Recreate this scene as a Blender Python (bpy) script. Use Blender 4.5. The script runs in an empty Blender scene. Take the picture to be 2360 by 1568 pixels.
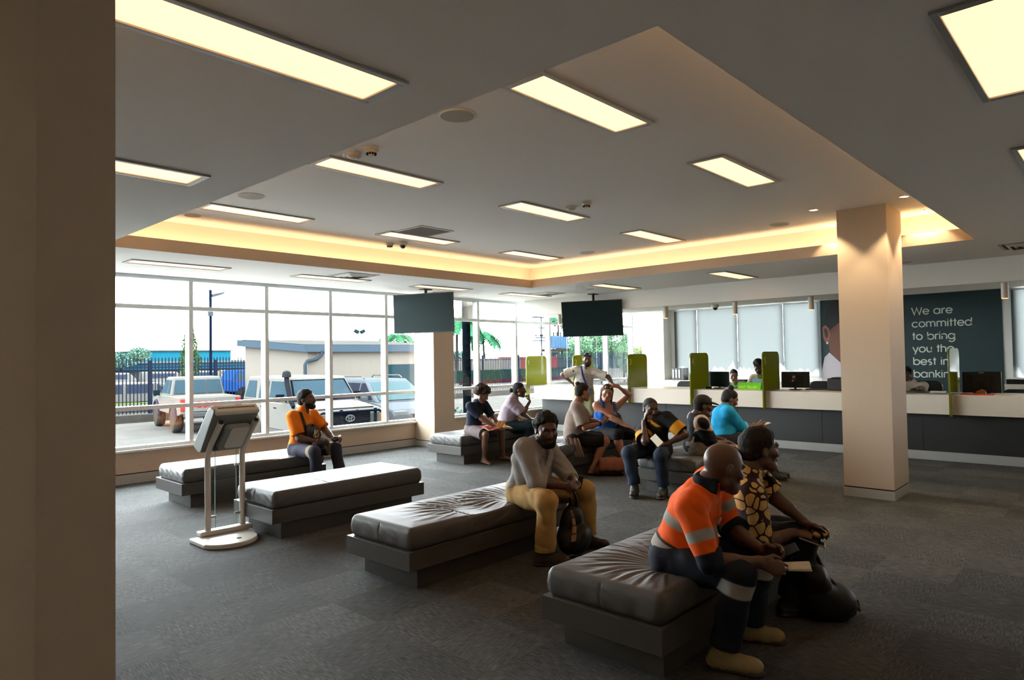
import bpy, bmesh, math, random
import numpy as np
from mathutils import Vector, Matrix
PI = math.pi
scene = bpy.context.scene
COL = scene.collection

# ------------------------------------------------------------------ camera
cam_d = bpy.data.cameras.new('camera'); cam = bpy.data.objects.new('camera', cam_d); COL.objects.link(cam)
cam_d.sensor_fit = 'HORIZONTAL'; cam_d.sensor_width = 36.0
cam_d.lens = 36.0 * 1551.591 / 2360.0
cam_d.clip_start = 0.05; cam_d.clip_end = 600
_yaw, _pit, _rol = math.radians(42.861831), math.radians(1.529967), math.radians(-0.92052)
_F = Vector((math.cos(_pit)*math.cos(_yaw), math.cos(_pit)*math.sin(_yaw), math.sin(_pit)))
_R = _F.cross(Vector((0, 0, 1))).normalized(); _U = _R.cross(_F)
_c, _s = math.cos(_rol), math.sin(_rol)
_R, _U = _c*_R + _s*_U, -_s*_R + _c*_U
cam.matrix_world = Matrix(((_R.x, _U.x, -_F.x, 0), (_R.y, _U.y, -_F.y, 0), (_R.z, _U.z, -_F.z, 1.62), (0, 0, 0, 1)))
scene.camera = cam

# ------------------------------------------------------------------ world, exposure
W = bpy.data.worlds.new('overcast_sky'); scene.world = W; W.use_nodes = True
_nt = W.node_tree; _nt.nodes.clear()
_o = _nt.nodes.new('ShaderNodeOutputWorld'); _b = _nt.nodes.new('ShaderNodeBackground')
_b.inputs['Color'].default_value = (0.90, 0.965, 1.0, 1); _b.inputs['Strength'].default_value = 6.6
_nt.links.new(_b.outputs[0], _o.inputs[0])
vs = scene.view_settings
scene.display_settings.display_device = 'sRGB'
vs.view_transform = 'Standard'; vs.look = 'None'; vs.gamma = 1.0; vs.use_curve_mapping = False
vs.exposure = 2.25
PANEL_E, COVE_E, SPOT_E = 0.52, 2.7, 6.5          # ceiling panels, cove strip, spots
try:
    cy = scene.cycles
    cy.max_bounces = 7; cy.diffuse_bounces = 4; cy.glossy_bounces = 3; cy.transmission_bounces = 4; cy.transparent_max_bounces = 12
    cy.caustics_reflective = False; cy.caustics_refractive = False
    cy.sample_clamp_indirect = 6.0; cy.use_denoising = True
except Exception:
    pass

# ------------------------------------------------------------------ helpers
def lin(c):
    if isinstance(c, str):
        c = c.lstrip('#'); c = [int(c[i:i+2], 16)/255 for i in (0, 2, 4)]
    return tuple((x/12.92 if x <= 0.04045 else ((x+0.055)/1.055)**2.4) for x in c)
MATS = {}
class NT:
    """small node-graph helper"""
    def __init__(s, m):
        s.t = m.node_tree; s.n = s.t.nodes; s.l = s.t.links; s.bsdf = s.n.get('Principled BSDF'); s.out = s.n.get('Material Output')
    def node(s, typ, **kw):
        n = s.n.new(typ)
        for k, v in kw.items():
            if k.startswith('i_'):
                key = k[2:]
                key = int(key) if key.isdigit() else key.replace('_', ' ')
                if isinstance(v, bpy.types.NodeSocket): s.l.new(v, n.inputs[key])
                else: n.inputs[key].default_value = v
            else: setattr(n, k, v)
        return n
    def math(s, op, a, b=None, c=None):
        n = s.n.new('ShaderNodeMath'); n.operation = op
        for i, v in enumerate((a, b, c)):
            if v is None: continue
            if isinstance(v, bpy.types.NodeSocket): s.l.new(v, n.inputs[i])
            else: n.inputs[i].default_value = v
        return n.outputs[0]
    def ramp(s, fac, stops):
        n = s.n.new('ShaderNodeValToRGB'); s.l.new(fac, n.inputs[0]); e = n.color_ramp.elements
        while len(e) < len(stops): e.new(0.5)
        for q, (p, c) in zip(e, stops):
            q.position = p; q.color = (*c[:3], 1)
        return n.outputs[0]
    def mix(s, fac, a, b):
        n = s.n.new('ShaderNodeMix'); n.data_type = 'RGBA'
        for k, v in ((0, fac), (6, a), (7, b)):
            if isinstance(v, bpy.types.NodeSocket): s.l.new(v, n.inputs[k])
            elif k: n.inputs[k].default_value = (*v[:3], 1)
            else: n.inputs[0].default_value = v
        return n.outputs[2]
    def bump(s, h, strength, dist=0.01):
        n = s.n.new('ShaderNodeBump'); n.inputs['Strength'].default_value = strength; n.inputs['Distance'].default_value = dist
        s.l.new(h, n.inputs['Height']); s.l.new(n.outputs[0], s.bsdf.inputs['Normal'])
    def base(s, v): s.l.new(v, s.bsdf.inputs['Base Color'])
def mat(name, color=(0.5, 0.5, 0.5), rough=0.6, metal=0.0, spec=0.5, emit=None, es=0.0, alpha=None, noise=0.0, nscale=20.0, bump=0.0, bscale=60.0, trans=0.0, coat=0.0):
    if name in MATS: return MATS[name]
    m = bpy.data.materials.new(name); m.use_nodes = True; g = NT(m); b = g.bsdf
    c = lin(color)
    b.inputs['Base Color'].default_value = (*c, 1); b.inputs['Roughness'].default_value = rough
    b.inputs['Metallic'].default_value = metal; b.inputs['Specular IOR Level'].default_value = spec
    b.inputs['Transmission Weight'].default_value = trans; b.inputs['Coat Weight'].default_value = coat
    if emit is not None:
        b.inputs['Emission Color'].default_value = (*lin(emit), 1); b.inputs['Emission Strength'].default_value = es
    if alpha is not None: b.inputs['Alpha'].default_value = alpha
    if noise or bump:
        tc = g.node('ShaderNodeTexCoord')
    if noise:
        nz = g.node('ShaderNodeTexNoise', i_Vector=tc.outputs['Object'], i_Scale=nscale, i_Detail=4.0)
        lo = tuple(x*(1-noise) for x in c); hi = tuple(min(1, x*(1+noise)) for x in c)
        g.base(g.ramp(nz.outputs[0], [(0.3, lo), (0.7, hi)]))
    if bump:
        nb = g.node('ShaderNodeTexNoise', i_Vector=tc.outputs['Object'], i_Scale=bscale, i_Detail=3.0)
        g.bump(nb.outputs[0], bump)
    MATS[name] = m
    return m

def tag(o, label=None, cat=None, group=None, kind=None):
    if label: o['label'] = label
    if cat: o['category'] = cat
    if group: o['group'] = group
    if kind: o['kind'] = kind
    return o
ORI = {}
def thing(name, label, cat, loc=(0, 0, 0), group=None, rotz=0.0, kind=None):
    o = bpy.data.objects.new(name, None); COL.objects.link(o); o.empty_display_size = 0.1
    o.location = loc; o.rotation_euler = (0, 0, rotz); ORI[o.name] = Vector(loc)
    return tag(o, label, cat, group, kind)

class MB:
    """collects shapes and links them as ONE mesh object"""
    def __init__(s): s.v = []; s.f = []
    def add(s, vs, fs):
        n = len(s.v); s.v += [tuple(p) for p in vs]; s.f += [tuple(i+n for i in f) for f in fs]; return s
    def box(s, a, b):
        x0, x1 = sorted((a[0], b[0])); y0, y1 = sorted((a[1], b[1])); z0, z1 = sorted((a[2], b[2]))
        vs = [(x0,y0,z0),(x1,y0,z0),(x1,y1,z0),(x0,y1,z0),(x0,y0,z1),(x1,y0,z1),(x1,y1,z1),(x0,y1,z1)]
        return s.add(vs, [(3,2,1,0),(4,5,6,7),(0,1,5,4),(1,2,6,5),(2,3,7,6),(3,0,4,7)])
    def obox(s, c, ax, half):
        c = Vector(c); X, Y, Z = [Vector(a).normalized()*h for a, h in zip(ax, half)]
        vs = [c+sx*X+sy*Y+sz*Z for sz in (-1,1) for sx, sy in ((-1,-1),(1,-1),(1,1),(-1,1))]
        return s.add(vs, [(3,2,1,0),(4,5,6,7),(0,1,5,4),(1,2,6,5),(2,3,7,6),(3,0,4,7)])
    def cyl(s, a, b, r0, r1=None, n=16, cap=True):
        a, b = Vector(a), Vector(b); r1 = r0 if r1 is None else r1
        d = (b-a).normalized(); t = Vector((0,0,1)) if abs(d.z) < 0.9 else Vector((1,0,0))
        u = d.cross(t).normalized(); w = d.cross(u)
        vs = []
        for p, r in ((a, r0), (b, r1)):
            for i in range(n):
                q = 2*PI*i/n; vs.append(p+r*(math.cos(q)*u+math.sin(q)*w))
        fs = [(i, i+n, (i+1) % n+n, (i+1) % n) for i in range(n)]
        if cap: fs += [tuple(range(n)), tuple(range(2*n-1, n-1, -1))]
        return s.add(vs, fs)
    def tube(s, pts, r, n=8, closed=False):
        pts = [Vector(p) for p in pts]; m = len(pts); vs = []; prev = None
        rr = r if hasattr(r, '__len__') else [r]*m
        for i, p in enumerate(pts):
            if closed: d = (pts[(i+1) % m]-pts[i-1]).normalized()
            else: d = (pts[min(i+1, m-1)]-pts[max(i-1, 0)]).normalized()
            if prev is None:
                t = Vector((0,0,1)) if abs(d.z) < 0.9 else Vector((1,0,0)); u = d.cross(t).normalized()
            else:
                u = (prev-d*prev.dot(d)).normalized()
            prev = u; w = d.cross(u)
            for k in range(n):
                q = 2*PI*k/n; vs.append(p+rr[i]*(math.cos(q)*u+math.sin(q)*w))
        fs = []
        for i in range(m if closed else m-1):
            j = (i+1) % m
            for k in range(n): fs.append((i*n+k, i*n+(k+1) % n, j*n+(k+1) % n, j*n+k))
        if not closed: fs += [tuple(range(n-1, -1, -1)), tuple(range((m-1)*n, m*n))]
        return s.add(vs, fs)
    def lathe(s, c, prof, n=24, axis=(0,0,1)):
        """prof: list of (r, h) from bottom to top"""
        c = Vector(c); d = Vector(axis).normalized(); t = Vector((0,0,1)) if abs(d.z) < 0.9 else Vector((1,0,0))
        u = t.cross(d).normalized() if abs(d.z) < 0.9 else Vector((1,0,0)); w = d.cross(u); vs = []; m = len(prof)
        for r, h in prof:
            for k in range(n):
                q = 2*PI*k/n; vs.append(c+d*h+max(r, 1e-5)*(math.cos(q)*u+math.sin(q)*w))
        fs = [(i*n+k, i*n+(k+1) % n, (i+1)*n+(k+1) % n, (i+1)*n+k) for i in range(m-1) for k in range(n)]
        fs += [tuple(range(n-1, -1, -1)), tuple(range((m-1)*n, m*n))]
        return s.add(vs, fs)
    def prism(s, poly, a, b, fn=None):
        """poly: 2-D outline (counter-clockwise); fn(u, v, w) -> point; extruded w from a to b"""
        fn = fn or (lambda u, v, w: (u, v, w)); n = len(poly)
        vs = [fn(u, v, a) for u, v in poly]+[fn(u, v, b) for u, v in poly]
        return s.add(vs, [tuple(range(n-1, -1, -1)), tuple(range(n, 2*n))]+[(i, (i+1) % n, (i+1) % n+n, i+n) for i in range(n)])
    def quad(s, *p): return s.add(p, [tuple(range(len(p)))])
    def build(s, name, material, parent=None, smooth=False, bevel=0.0, seg=2, loc=None, auto=40):
        org = Vector(loc) if loc is not None else (ORI.get(parent.name, Vector((0,0,0))) if parent else Vector((0,0,0)))
        me = bpy.data.meshes.new(name)
        me.from_pydata([tuple(Vector(p)-org) for p in s.v], [], s.f); me.update()
        bm = bmesh.new(); bm.from_mesh(me)
        bmesh.ops.recalc_face_normals(bm, faces=bm.faces)
        bm.to_mesh(me); bm.free()
        o = bpy.data.objects.new(name, me); COL.objects.link(o)
        if material: me.materials.append(material)
        if parent: o.parent = parent; ORI[o.name] = org
        else: o.location = org; ORI[o.name] = org
        if bevel:
            md = o.modifiers.new('edge', 'BEVEL'); md.width = bevel; md.segments = seg; md.limit_method = 'ANGLE'; md.angle_limit = math.radians(40)
        if smooth:
            for p in me.polygons: p.use_smooth = True
            if auto:
                try: me.set_sharp_from_angle(angle=math.radians(auto))
                except Exception: pass
        return o
def struct(name, mb, m, **k):
    o = mb.build(name, m, **k); o['kind'] = 'structure'; return o
def single(name, mb, m, label, cat, loc=None, group=None, kind=None, **k):
    o = mb.build(name, m, loc=loc, **k); return tag(o, label, cat, group, kind)
def copy_tree(o, parent=None):
    c = o.copy(); COL.objects.link(c)
    if parent: c.parent = parent
    for ch in list(o.children): copy_tree(ch, c)
    return c
def arc(cx, cy, r, a0, a1, n=12, ry=None):
    ry = r if ry is None else ry
    return [(cx+r*math.cos(math.radians(a0+(a1-a0)*i/n)), cy+ry*math.sin(math.radians(a0+(a1-a0)*i/n))) for i in range(n+1)]
def rrect(x0, y0, x1, y1, r, n=5):
    return arc(x1-r, y0+r, r, -90, 0, n)+arc(x1-r, y1-r, r, 0, 90, n)+arc(x0+r, y1-r, r, 90, 180, n)+arc(x0+r, y0+r, r, 180, 270, n)

# ------------------------------------------------------------------ stroke lettering (round geometric sans)
def _L(*p): return list(p)
GL = {   # glyph: (advance, [strokes]); x-height 0.56, cap 0.76, bowl radius 0.28
 'W': (1.0, [_L((0,.76),(.24,0),(.48,.72),(.72,0),(.96,.76))]),
 'e': (.62, [_L((.02,.28),(.56,.28))+arc(.29,.28,.27,2,325,20)]),
 'a': (.66, [arc(.28,.28,.27,0,360,24), _L((.56,.56),(.56,0))]),
 'r': (.34, [_L((.05,0),(.05,.56)), arc(.27,.32,.22,180,75,8)]),
 'c': (.58, [arc(.29,.28,.27,40,320,20)]),
 'o': (.64, [arc(.30,.28,.27,0,360,24)]),
 'm': (.92, [_L((.05,0),(.05,.56)), arc(.24,.36,.19,180,0,10)+_L((.43,0)), arc(.62,.36,.19,180,0,10)+_L((.81,0))]),
 'i': (.16, [_L((.05,0),(.05,.56)), _L((.05,.70),(.05,.76))]),
 't': (.30, [_L((.13,0),(.13,.76)), _L((0,.54),(.27,.54))]),
 'd': (.66, [arc(.28,.28,.27,0,360,24), _L((.56,.80),(.56,0))]),
 'b': (.66, [arc(.33,.28,.27,0,360,24), _L((.05,.80),(.05,0))]),
 'n': (.56, [_L((.05,0),(.05,.56)), arc(.255,.34,.205,180,0,12)+_L((.46,0))]),
 'g': (.66, [arc(.28,.28,.27,0,360,24), _L((.56,.56),(.56,-.02))+arc(.29,-.02,.27,0,-150,14)]),
 'y': (.54, [_L((.0,.56),(.25,.02)), _L((.5,.56),(.18,-.24))]),
 'u': (.56, [_L((.05,.56),(.05,.22))+arc(.255,.22,.205,180,360,12)+_L((.46,.56)), _L((.46,.3),(.46,0))]),
 'h': (.56, [_L((.05,0),(.05,.80)), arc(.255,.34,.205,180,0,12)+_L((.46,0))]),
 's': (.44, [arc(.20,.42,.14,50,270,10)+arc(.20,.14,.14,90,-130,10)]),
 'k': (.50, [_L((.05,0),(.05,.80)), _L((.42,.56),(.07,.26)), _L((.18,.34),(.45,0))]),
 '.': (.2, [_L((.05,0),(.05,.05))]), ' ': (.30, []),
 'N': (.72, [_L((.05,0),(.05,.76),(.6,0),(.6,.76))]), 'I': (.2, [_L((.07,0),(.07,.76))]),
 'S': (.62, [_L((.53,.70),(.14,.70),(.07,.63),(.07,.45),(.14,.38),(.46,.38),(.53,.31),(.53,.13),(.46,.06),(.05,.06))]),
 'A': (.72, [_L((.03,0),(.33,.76),(.63,0)), _L((.14,.24),(.52,.24))]),
 'E': (.56, [_L((.48,.72),(.07,.72),(.07,.04),(.48,.04)), _L((.07,.38),(.42,.38))]), 'X': (.62, [_L((.05,0),(.55,.76)), _L((.05,.76),(.55,0))]),
 'T': (.56, [_L((0,.72),(.52,.72)), _L((.26,.72),(.26,0))]), 'L': (.5, [_L((.07,.76),(.07,.04),(.45,.04))]), 'R': (.6, [_L((.07,0),(.07,.72),(.40,.72),(.50,.62),(.50,.46),(.40,.37),(.07,.37)), _L((.3,.37),(.52,0))]),
 'P': (.58, [_L((.07,0),(.07,.72),(.40,.72),(.50,.62),(.50,.46),(.40,.37),(.07,.37))]),
 '1': (.34, [_L((.05,.60),(.2,.76),(.2,0))]), '2': (.56, [arc(.25,.53,.22,160,-40,10)+_L((.03,.02),(.5,.02))]),
 '3': (.54, [arc(.24,.56,.19,150,-90,10)+arc(.24,.19,.20,90,-150,10)]), '4': (.58, [_L((.38,0),(.38,.76),(.03,.22),(.52,.22))]),
 '5': (.54, [_L((.44,.74),(.12,.74),(.08,.42))+arc(.23,.24,.23,120,-140,12)]),
}
def ribbon(mb, pts, w, fn, t):
    """flat band of half-width w along a 2-D polyline, lifted to 3-D by fn(u, v, n)"""
    P = [Vector((p[0], p[1])) for p in pts]; n = len(P)
    closed = (P[0]-P[-1]).length < 1e-4
    L, R_ = [], []
    for i in range(n):
        if closed: d = (P[(i+1) % (n-1)]-P[(i-1) % (n-1)])
        else: d = P[min(i+1, n-1)]-P[max(i-1, 0)]
        d.normalize(); q = Vector((-d.y, d.x))
        k = 1.0
        if 0 < i < n-1:
            d1 = (P[i]-P[i-1]).normalized(); k = 1/max(0.45, abs(d1.dot(d)))
        e = Vector((0, 0))
        if not closed and i == 0: e = -d*w*0.0
        L.append(P[i]+q*w*k+e); R_.append(P[i]-q*w*k+e)
    vs = [fn(p.x, p.y, t) for p in L]+[fn(p.x, p.y, t) for p in R_]+[fn(p.x, p.y, 0) for p in L]+[fn(p.x, p.y, 0) for p in R_]
    fs = []
    for i in range(n-1):
        fs += [(i, i+1, n+i+1, n+i), (i, 2*n+i, 2*n+i+1, i+1), (n+i, n+i+1, 3*n+i+1, 3*n+i)]
    fs += [(0, n, 3*n, 2*n), (n-1, 3*n-1, 4*n-1, 2*n-1)]
    mb.add(vs, fs)
def lettering(mb, text, size, fn, w=0.045, t=0.004, track=0.06):
    x = 0.0
    for ch in text:
        adv, st = GL[ch]
        for s_ in st: ribbon(mb, [((x+p[0])*size, p[1]*size) for p in s_], w*size, fn, t)
        x += adv+track
    return x*size
# ================================================================== THE ROOM
M_wall = mat('painted_wall', (0.765, 0.69, 0.605), 0.75, bump=0.03, bscale=300)
M_ceil = mat('painted_ceiling', (0.93, 0.92, 0.90), 0.8)
M_white = mat('white_paint', (0.86, 0.85, 0.82), 0.6)
M_skirt = mat('grey_skirting', (0.66, 0.655, 0.63), 0.45)
M_dark = mat('shadow_gap', (0.05, 0.05, 0.05), 0.8)
M_frame = mat('window_aluminium', (0.80, 0.82, 0.82), 0.4)
M_alu = mat('brushed_aluminium', (0.74, 0.73, 0.71), 0.35, metal=0.7)

# carpet tiles, half a metre, quarter-turned, with a ribbed random grain
m = bpy.data.materials.new('carpet_tiles'); m.use_nodes = True; g = NT(m)
tc = g.node('ShaderNodeTexCoord'); P = tc.outputs['Object']
sx = g.node('ShaderNodeSeparateXYZ', i_Vector=P)
cx = g.math('FLOOR', g.math('MULTIPLY', sx.outputs[0], 2.0)); cyy = g.math('FLOOR', g.math('MULTIPLY', sx.outputs[1], 2.0))
chk = g.math('MODULO', g.math('ABSOLUTE', g.math('ADD', cx, cyy)), 2.0)
mpA = g.node('ShaderNodeMapping', i_Vector=P, i_Scale=(14, 210, 1)); mpB = g.node('ShaderNodeMapping', i_Vector=P, i_Scale=(210, 14, 1))
nA = g.node('ShaderNodeTexNoise', i_Vector=mpA.outputs[0], i_Scale=1.0, i_Detail=3.0); nB = g.node('ShaderNodeTexNoise', i_Vector=mpB.outputs[0], i_Scale=1.0, i_Detail=3.0)
grain = g.mix(chk, nA.outputs[0], nB.outputs[0])
gv = g.node('ShaderNodeSeparateColor', i_Color=grain).outputs[0]
cell = g.node('ShaderNodeCombineXYZ', i_X=cx, i_Y=cyy)
wn = g.node('ShaderNodeTexWhiteNoise', i_Vector=cell.outputs[0]); 
spk = g.node('ShaderNodeTexNoise', i_Vector=P, i_Scale=90.0, i_Detail=2.0)
blot = g.node('ShaderNodeTexNoise', i_Vector=P, i_Scale=2.2, i_Detail=3.0)
val = g.math('ADD', g.math('MULTIPLY', gv, 0.75), g.math('ADD', g.math('MULTIPLY', wn.outputs[0], 0.10), g.math('ADD', g.math('MULTIPLY', spk.outputs[0], 0.2), g.math('MULTIPLY', blot.outputs[0], 0.12))))
colr = g.ramp(val, [(0.38, (0.016, 0.017, 0.018)), (0.55, (0.050, 0.052, 0.052)), (0.68, (0.098, 0.100, 0.097)), (0.82, (0.19, 0.19, 0.18))])
g.base(colr); g.bsdf.inputs['Roughness'].default_value = 0.9; g.bsdf.inputs['Specular IOR Level'].default_value = 0.25
g.bump(gv, 0.5, 0.004)
M_carpet = m

X0, X1, Y0, YW = -2.2, 16.5, -3.0, 10.1
ZL, ZU, ZB = 2.86, 3.25, 2.53
struct('floor', MB().box((X0-.2, Y0-.2, -0.2), (X1+.3, YW+.12, 0)), M_carpet)
# lower ceiling with the raised tray cut out of it
OX0, OX1, OY0, OY1 = 2.216, 9.0, 1.283, 7.87
c = MB(); T = 0.04
c.box((X0, Y0, ZL), (OX0, YW+.1, ZL+T)).box((OX1, Y0, ZL), (X1, YW+.1, ZL+T)).box((OX0, Y0, ZL), (OX1, OY0, ZL+T)).box((OX0, OY1, ZL), (OX1, YW+.1, ZL+T))
struct('ceiling', c, M_ceil)
# upstand lip around the opening
lp = MB(); t = 0.03; h_ = .003
lp.box((OX0-t, OY0-t, ZL+.001), (OX0+h_, OY1+t, 3.0)).box((OX1-h_, OY0-t, ZL+.001), (OX1+t, OY1+t, 3.0)).box((OX0+h_, OY0-t, ZL+.001), (OX1-h_, OY0+h_, 3.0)).box((OX0+h_, OY1-h_, ZL+.001), (OX1-h_, OY1+t, 3.0))
struct('trim_1', lp, M_wall)
# outer wall of the cove trough + upper ceiling
D = 0.24; q = MB()
a0, a1, b0, b1 = OX0-D, OX1+D, OY0-D, OY1+D
q.box((a0-.05, b0-.05, ZL+T), (a0, b1+.05, ZU)).box((a1, b0-.05, ZL+T), (a1+.05, b1+.05, ZU)).box((a0, b0-.05, ZL+T), (a1, b0, ZU)).box((a0, b1, ZL+T), (a1, b1+.05, ZU))
struct('trim_2', q, M_white)
struct('ceiling_2', MB().box((a0-.05, b0-.05, ZU), (a1+.05, b1+.05, ZU+.06)), M_ceil)
struct('ceiling_3', MB().box((X0-.3, Y0-.3, 3.5), (X1+.4, YW+.6, 3.7)), M_white)      # roof slab above
# cove light strips lie in the trough
M_led = mat('warm_led', (1, .8, .5), .5, emit=(1.0, 0.81, 0.60), es=COVE_E)
e = 0.07
for nm, A, B in (('window', (OX0, OY1+t+.05, 2.905), (OX1, OY1+t+.05+e, 2.915)), ('counter', (OX1+t+.05, OY0, 2.905), (OX1+t+.05+e, OY1, 2.915)),
                 ('entrance', (OX0-t-.05-e, OY0, 2.905), (OX0-t-.05, OY1, 2.915)), ('near', (OX0, OY0-t-.05-e, 2.905), (OX1, OY0-t-.05, 2.915))):
    single('cove_light_strip', MB().box(A, B), M_led, 'warm light strip hidden in the ceiling cove on the %s side' % {'window': 'window', 'counter': 'teller counter', 'entrance': 'left entrance pillar', 'near': 'right-hand open'}[nm], 'light strip', loc=A)

# walls that close the room
wl = MB(); wl.box((X0-.2, Y0-.2, 0), (X0, YW+.1, 3.5)); struct('wall_left', wl, M_wall)
struct('wall_near', MB().box((X0, Y0-.2, 0), (X1, Y0, 3.5)), M_wall)
# window wall: solid below the sill and above the head
WX0 = 0.49
ww = MB(); ww.box((X0, 10.06, 0), (X1, 10.2, 0.43)); ww.box((X0, 10.06, ZL), (X1+.2, 10.2, 3.5)); ww.box((X0, 10.06, .43), (WX0-.03, 10.2, ZL))
struct('wall_window', ww, M_wall)
struct('trim_3', MB().box((WX0-.03, 10.0, .425), (16.4, 10.2, .455)), M_white, bevel=.004)       # sill board
bs = MB(); bs.box((X0, 10.045, 0), (11.6, 10.06, .125)); struct('baseboard_window', bs, M_skirt)
struct('baseboard_gap', MB().box((X0, 10.052, .125), (11.6, 10.06, .137)), M_dark)
# window frame
mull = [WX0, 1.66, 2.82, 3.99, 5.15, 6.30, 7.46, 8.62, 9.81, 10.98, 12.14, 13.29, 14.48, 15.66, 16.38]
wf = MB()
for x in mull: wf.box((x-.03, 10.05, .455), (x+.03, 10.19, ZL))
for i in range(len(mull)-1):
    a, b = mull[i]+.03, mull[i+1]-.03
    for z0, z1, y0 in ((.455, .50, 10.05), (.985, 1.04, 10.06), (2.39, 2.445, 10.06), (ZL-.05, ZL, 10.05)): wf.box((a, y0, z0), (b, 10.18, z1))
win = struct('window_1', wf, M_frame)
# glass: clear with a faint reflection
m = bpy.data.materials.new('clear_glass'); m.use_nodes = True; g = NT(m); g.n.remove(g.bsdf)
tr = g.node('ShaderNodeBsdfTransparent', i_Color=(0.965, 0.985, 0.98, 1)); gl = g.node('ShaderNodeBsdfGlossy', i_Roughness=0.02, i_Color=(1, 1, 1, 1))
fr = g.node('ShaderNodeFresnel', i_IOR=1.45); mx = g.node('ShaderNodeMixShader')
g.l.new(fr.outputs[0], mx.inputs[0]); g.l.new(tr.outputs[0], mx.inputs[1]); g.l.new(gl.outputs[0], mx.inputs[2]); g.l.new(mx.outputs[0], g.out.inputs[0])
M_glass = m
for i in range(len(mull)-1):
    a, b = mull[i]+.03, mull[i+1]-.03
    for z0, z1 in ((.50, .985), (1.04, 2.39), (2.445, ZL-.05)):
        MB().quad((a, 10.12, z0), (b, 10.12, z0), (b, 10.12, z1), (a, 10.12, z1)).build('pane', M_glass, win)
# pillars
def pillar(name, x0, x1, y0, y1, top, m=M_wall, g=True):
    o = struct(name, MB().box((x0, y0, .115), (x1, y1, top)), m)
    k = MB().box((x0+.004, y0+.004, .10), (x1-.004, y1-.004, .115)); k.build('shadow_gap', M_dark, o)
    MB().box((x0-.004, y0-.004, 0), (x1+.004, y1+.004, .10)).build('skirting', M_skirt, o)
pillar('pillar', 8.19, 8.82, 1.975, 2.487, ZU)
pillar('pillar', 8.10, 8.60, 9.49, 10.05, ZL)
pillar('pillar', 16.0, 16.5, 9.30, 9.85, ZL, M_white)
pillar('pillar', 0.475, 0.675, 2.26, 3.4, ZL)
# back wall behind the tellers, two window openings under blinds
bw = MB(); zb, zt = 1.06, 2.83
bw.box((16.4, Y0, 0), (16.6, YW, zb)).box((16.4, Y0, zt), (16.6, YW, 3.5)).box((16.4, 1.75, zb), (16.6, 5.4, zt)).box((16.4, 9.1, zb), (16.6, YW, zt)).box((16.4, Y0, zb), (16.6, -2.2, zt))
struct('wall_back', bw, M_white)
f2 = MB()
for y in (-2.2, -1.0, .2, 1.72, 5.43, 6.24, 7.39, 8.5, 9.08): f2.box((16.42, y-.03, zb), (16.5, y+.03, zt))
w2 = struct('window_2', f2, M_frame)
for a, b in ((-2.2, 1.75), (5.4, 9.1)): MB().quad((16.47, a, zb), (16.47, b, zb), (16.47, b, zt), (16.47, a, zt)).build('pane', M_glass, w2)
# bulkhead dropped over the counter
struct('ceiling_bulkhead', MB().box((10.96, Y0, ZB), (12.0, 9.79, ZL)), M_white)
# ================================================================== CEILING FIXTURES
M_panel = mat('lit_diffuser', (1, .95, .85), .5, emit=(1.0, 0.76, 0.53), es=PANEL_E)
M_lfr = mat('light_frame', (0.62, 0.62, 0.61), 0.4, metal=0.3)
def ceiling_light(name='ceiling_light'):
    t = thing(name, None, 'ceiling light')
    f = MB(); L, B = 0.6, 0.165
    for s in (-1, 1):
        f.box((-L, s*B, -.014), (L, s*(B-.032), 0)); f.box((s*L, -B+.032, -.014), (s*(L-.04), B-.032, 0))
    f.build('frame', M_lfr, t, bevel=.003)
    MB().box((-L+.04, -B+.032, -.004), (L-.04, B-.032, 0)).build('diffuser', M_panel, t)
    return t
cl0 = ceiling_light()
LI = []
rows = ('row nearest the open side', 'middle row', 'row nearest the window side')
cols = ('left', 'middle', 'right')
for j, y in enumerate((2.583, 4.80, 7.02)):
    for i, x in enumerate((3.505, 5.765, 8.06)):
        if (i, j) == (2, 0): continue
        LI.append((x, y, ZU, 'rectangular ceiling light in the raised tray, %s one of the %s' % (cols[i], rows[j]), 'lights in the raised ceiling'))
low = 'rectangular light in the lower ceiling '
LI += [(1.28, 2.51, ZL, low+'at top left, largest beside the near left pillar', None), (1.30, 4.62, ZL, low+'cut by the near left pillar, second from the front', None)]
for x, d in ((3.35, 'farthest left above the windows'), (5.55, 'second from the left along the windows'), (7.72, 'directly behind the left television'), (9.92, 'above the first teller divider near the window corner')):
    LI.append((x, 8.81, ZL, low+d, None))
LI += [(10.0, 6.76, ZL, low+'between the right television and the tray corner', None), (10.05, 4.60, ZL, low+'left of the right pillar above the bulkhead', None),
       (3.43, .36, ZL, low+'at the top right corner, cut by the picture edge', None), (5.70, .37, ZL, low+'at the right picture edge, only its tip showing', None)]
for i, (x, y, z, lab, grp) in enumerate(LI):
    o = cl0 if i == 0 else copy_tree(cl0)
    o.location = (x, y, z); o['label'] = lab
    if grp: o['group'] = grp
    elif 'group' in o: del o['group']
# speakers
M_spk = mat('speaker_grille', (0.68, 0.66, 0.62), .7, bump=.15, bscale=900)
def speaker(x, y, z, r, lab):
    t = thing('ceiling_speaker', lab, 'ceiling speaker', (x, y, z), 'round speakers in the ceiling')
    MB().lathe((x, y, z), [(r, 0), (r, -.006), (r*.93, -.010), (r*.90, -.006)][::-1], 28).build('rim', M_lfr if False else M_white, t, smooth=True)
    MB().lathe((x, y, z-.008), [(r*.9, 0), (r*.9, .004)], 28).build('grille', M_spk, t)
for x, y, r, lab in ((3.04, 3.285, .125, 'large round ceiling speaker nearest the camera'), (3.08, 6.31, .125, 'round ceiling speaker right above the left tray lights'), (3.03, 7.58, .09, 'small round plate in the tray corner by the cove glow'),
                     (8.49, 6.25, .12, 'round ceiling speaker near the far cove corner'), (8.49, 3.25, .12, 'round ceiling speaker left of the right pillar top')):
    speaker(x, y, ZU, r, lab)
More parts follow.
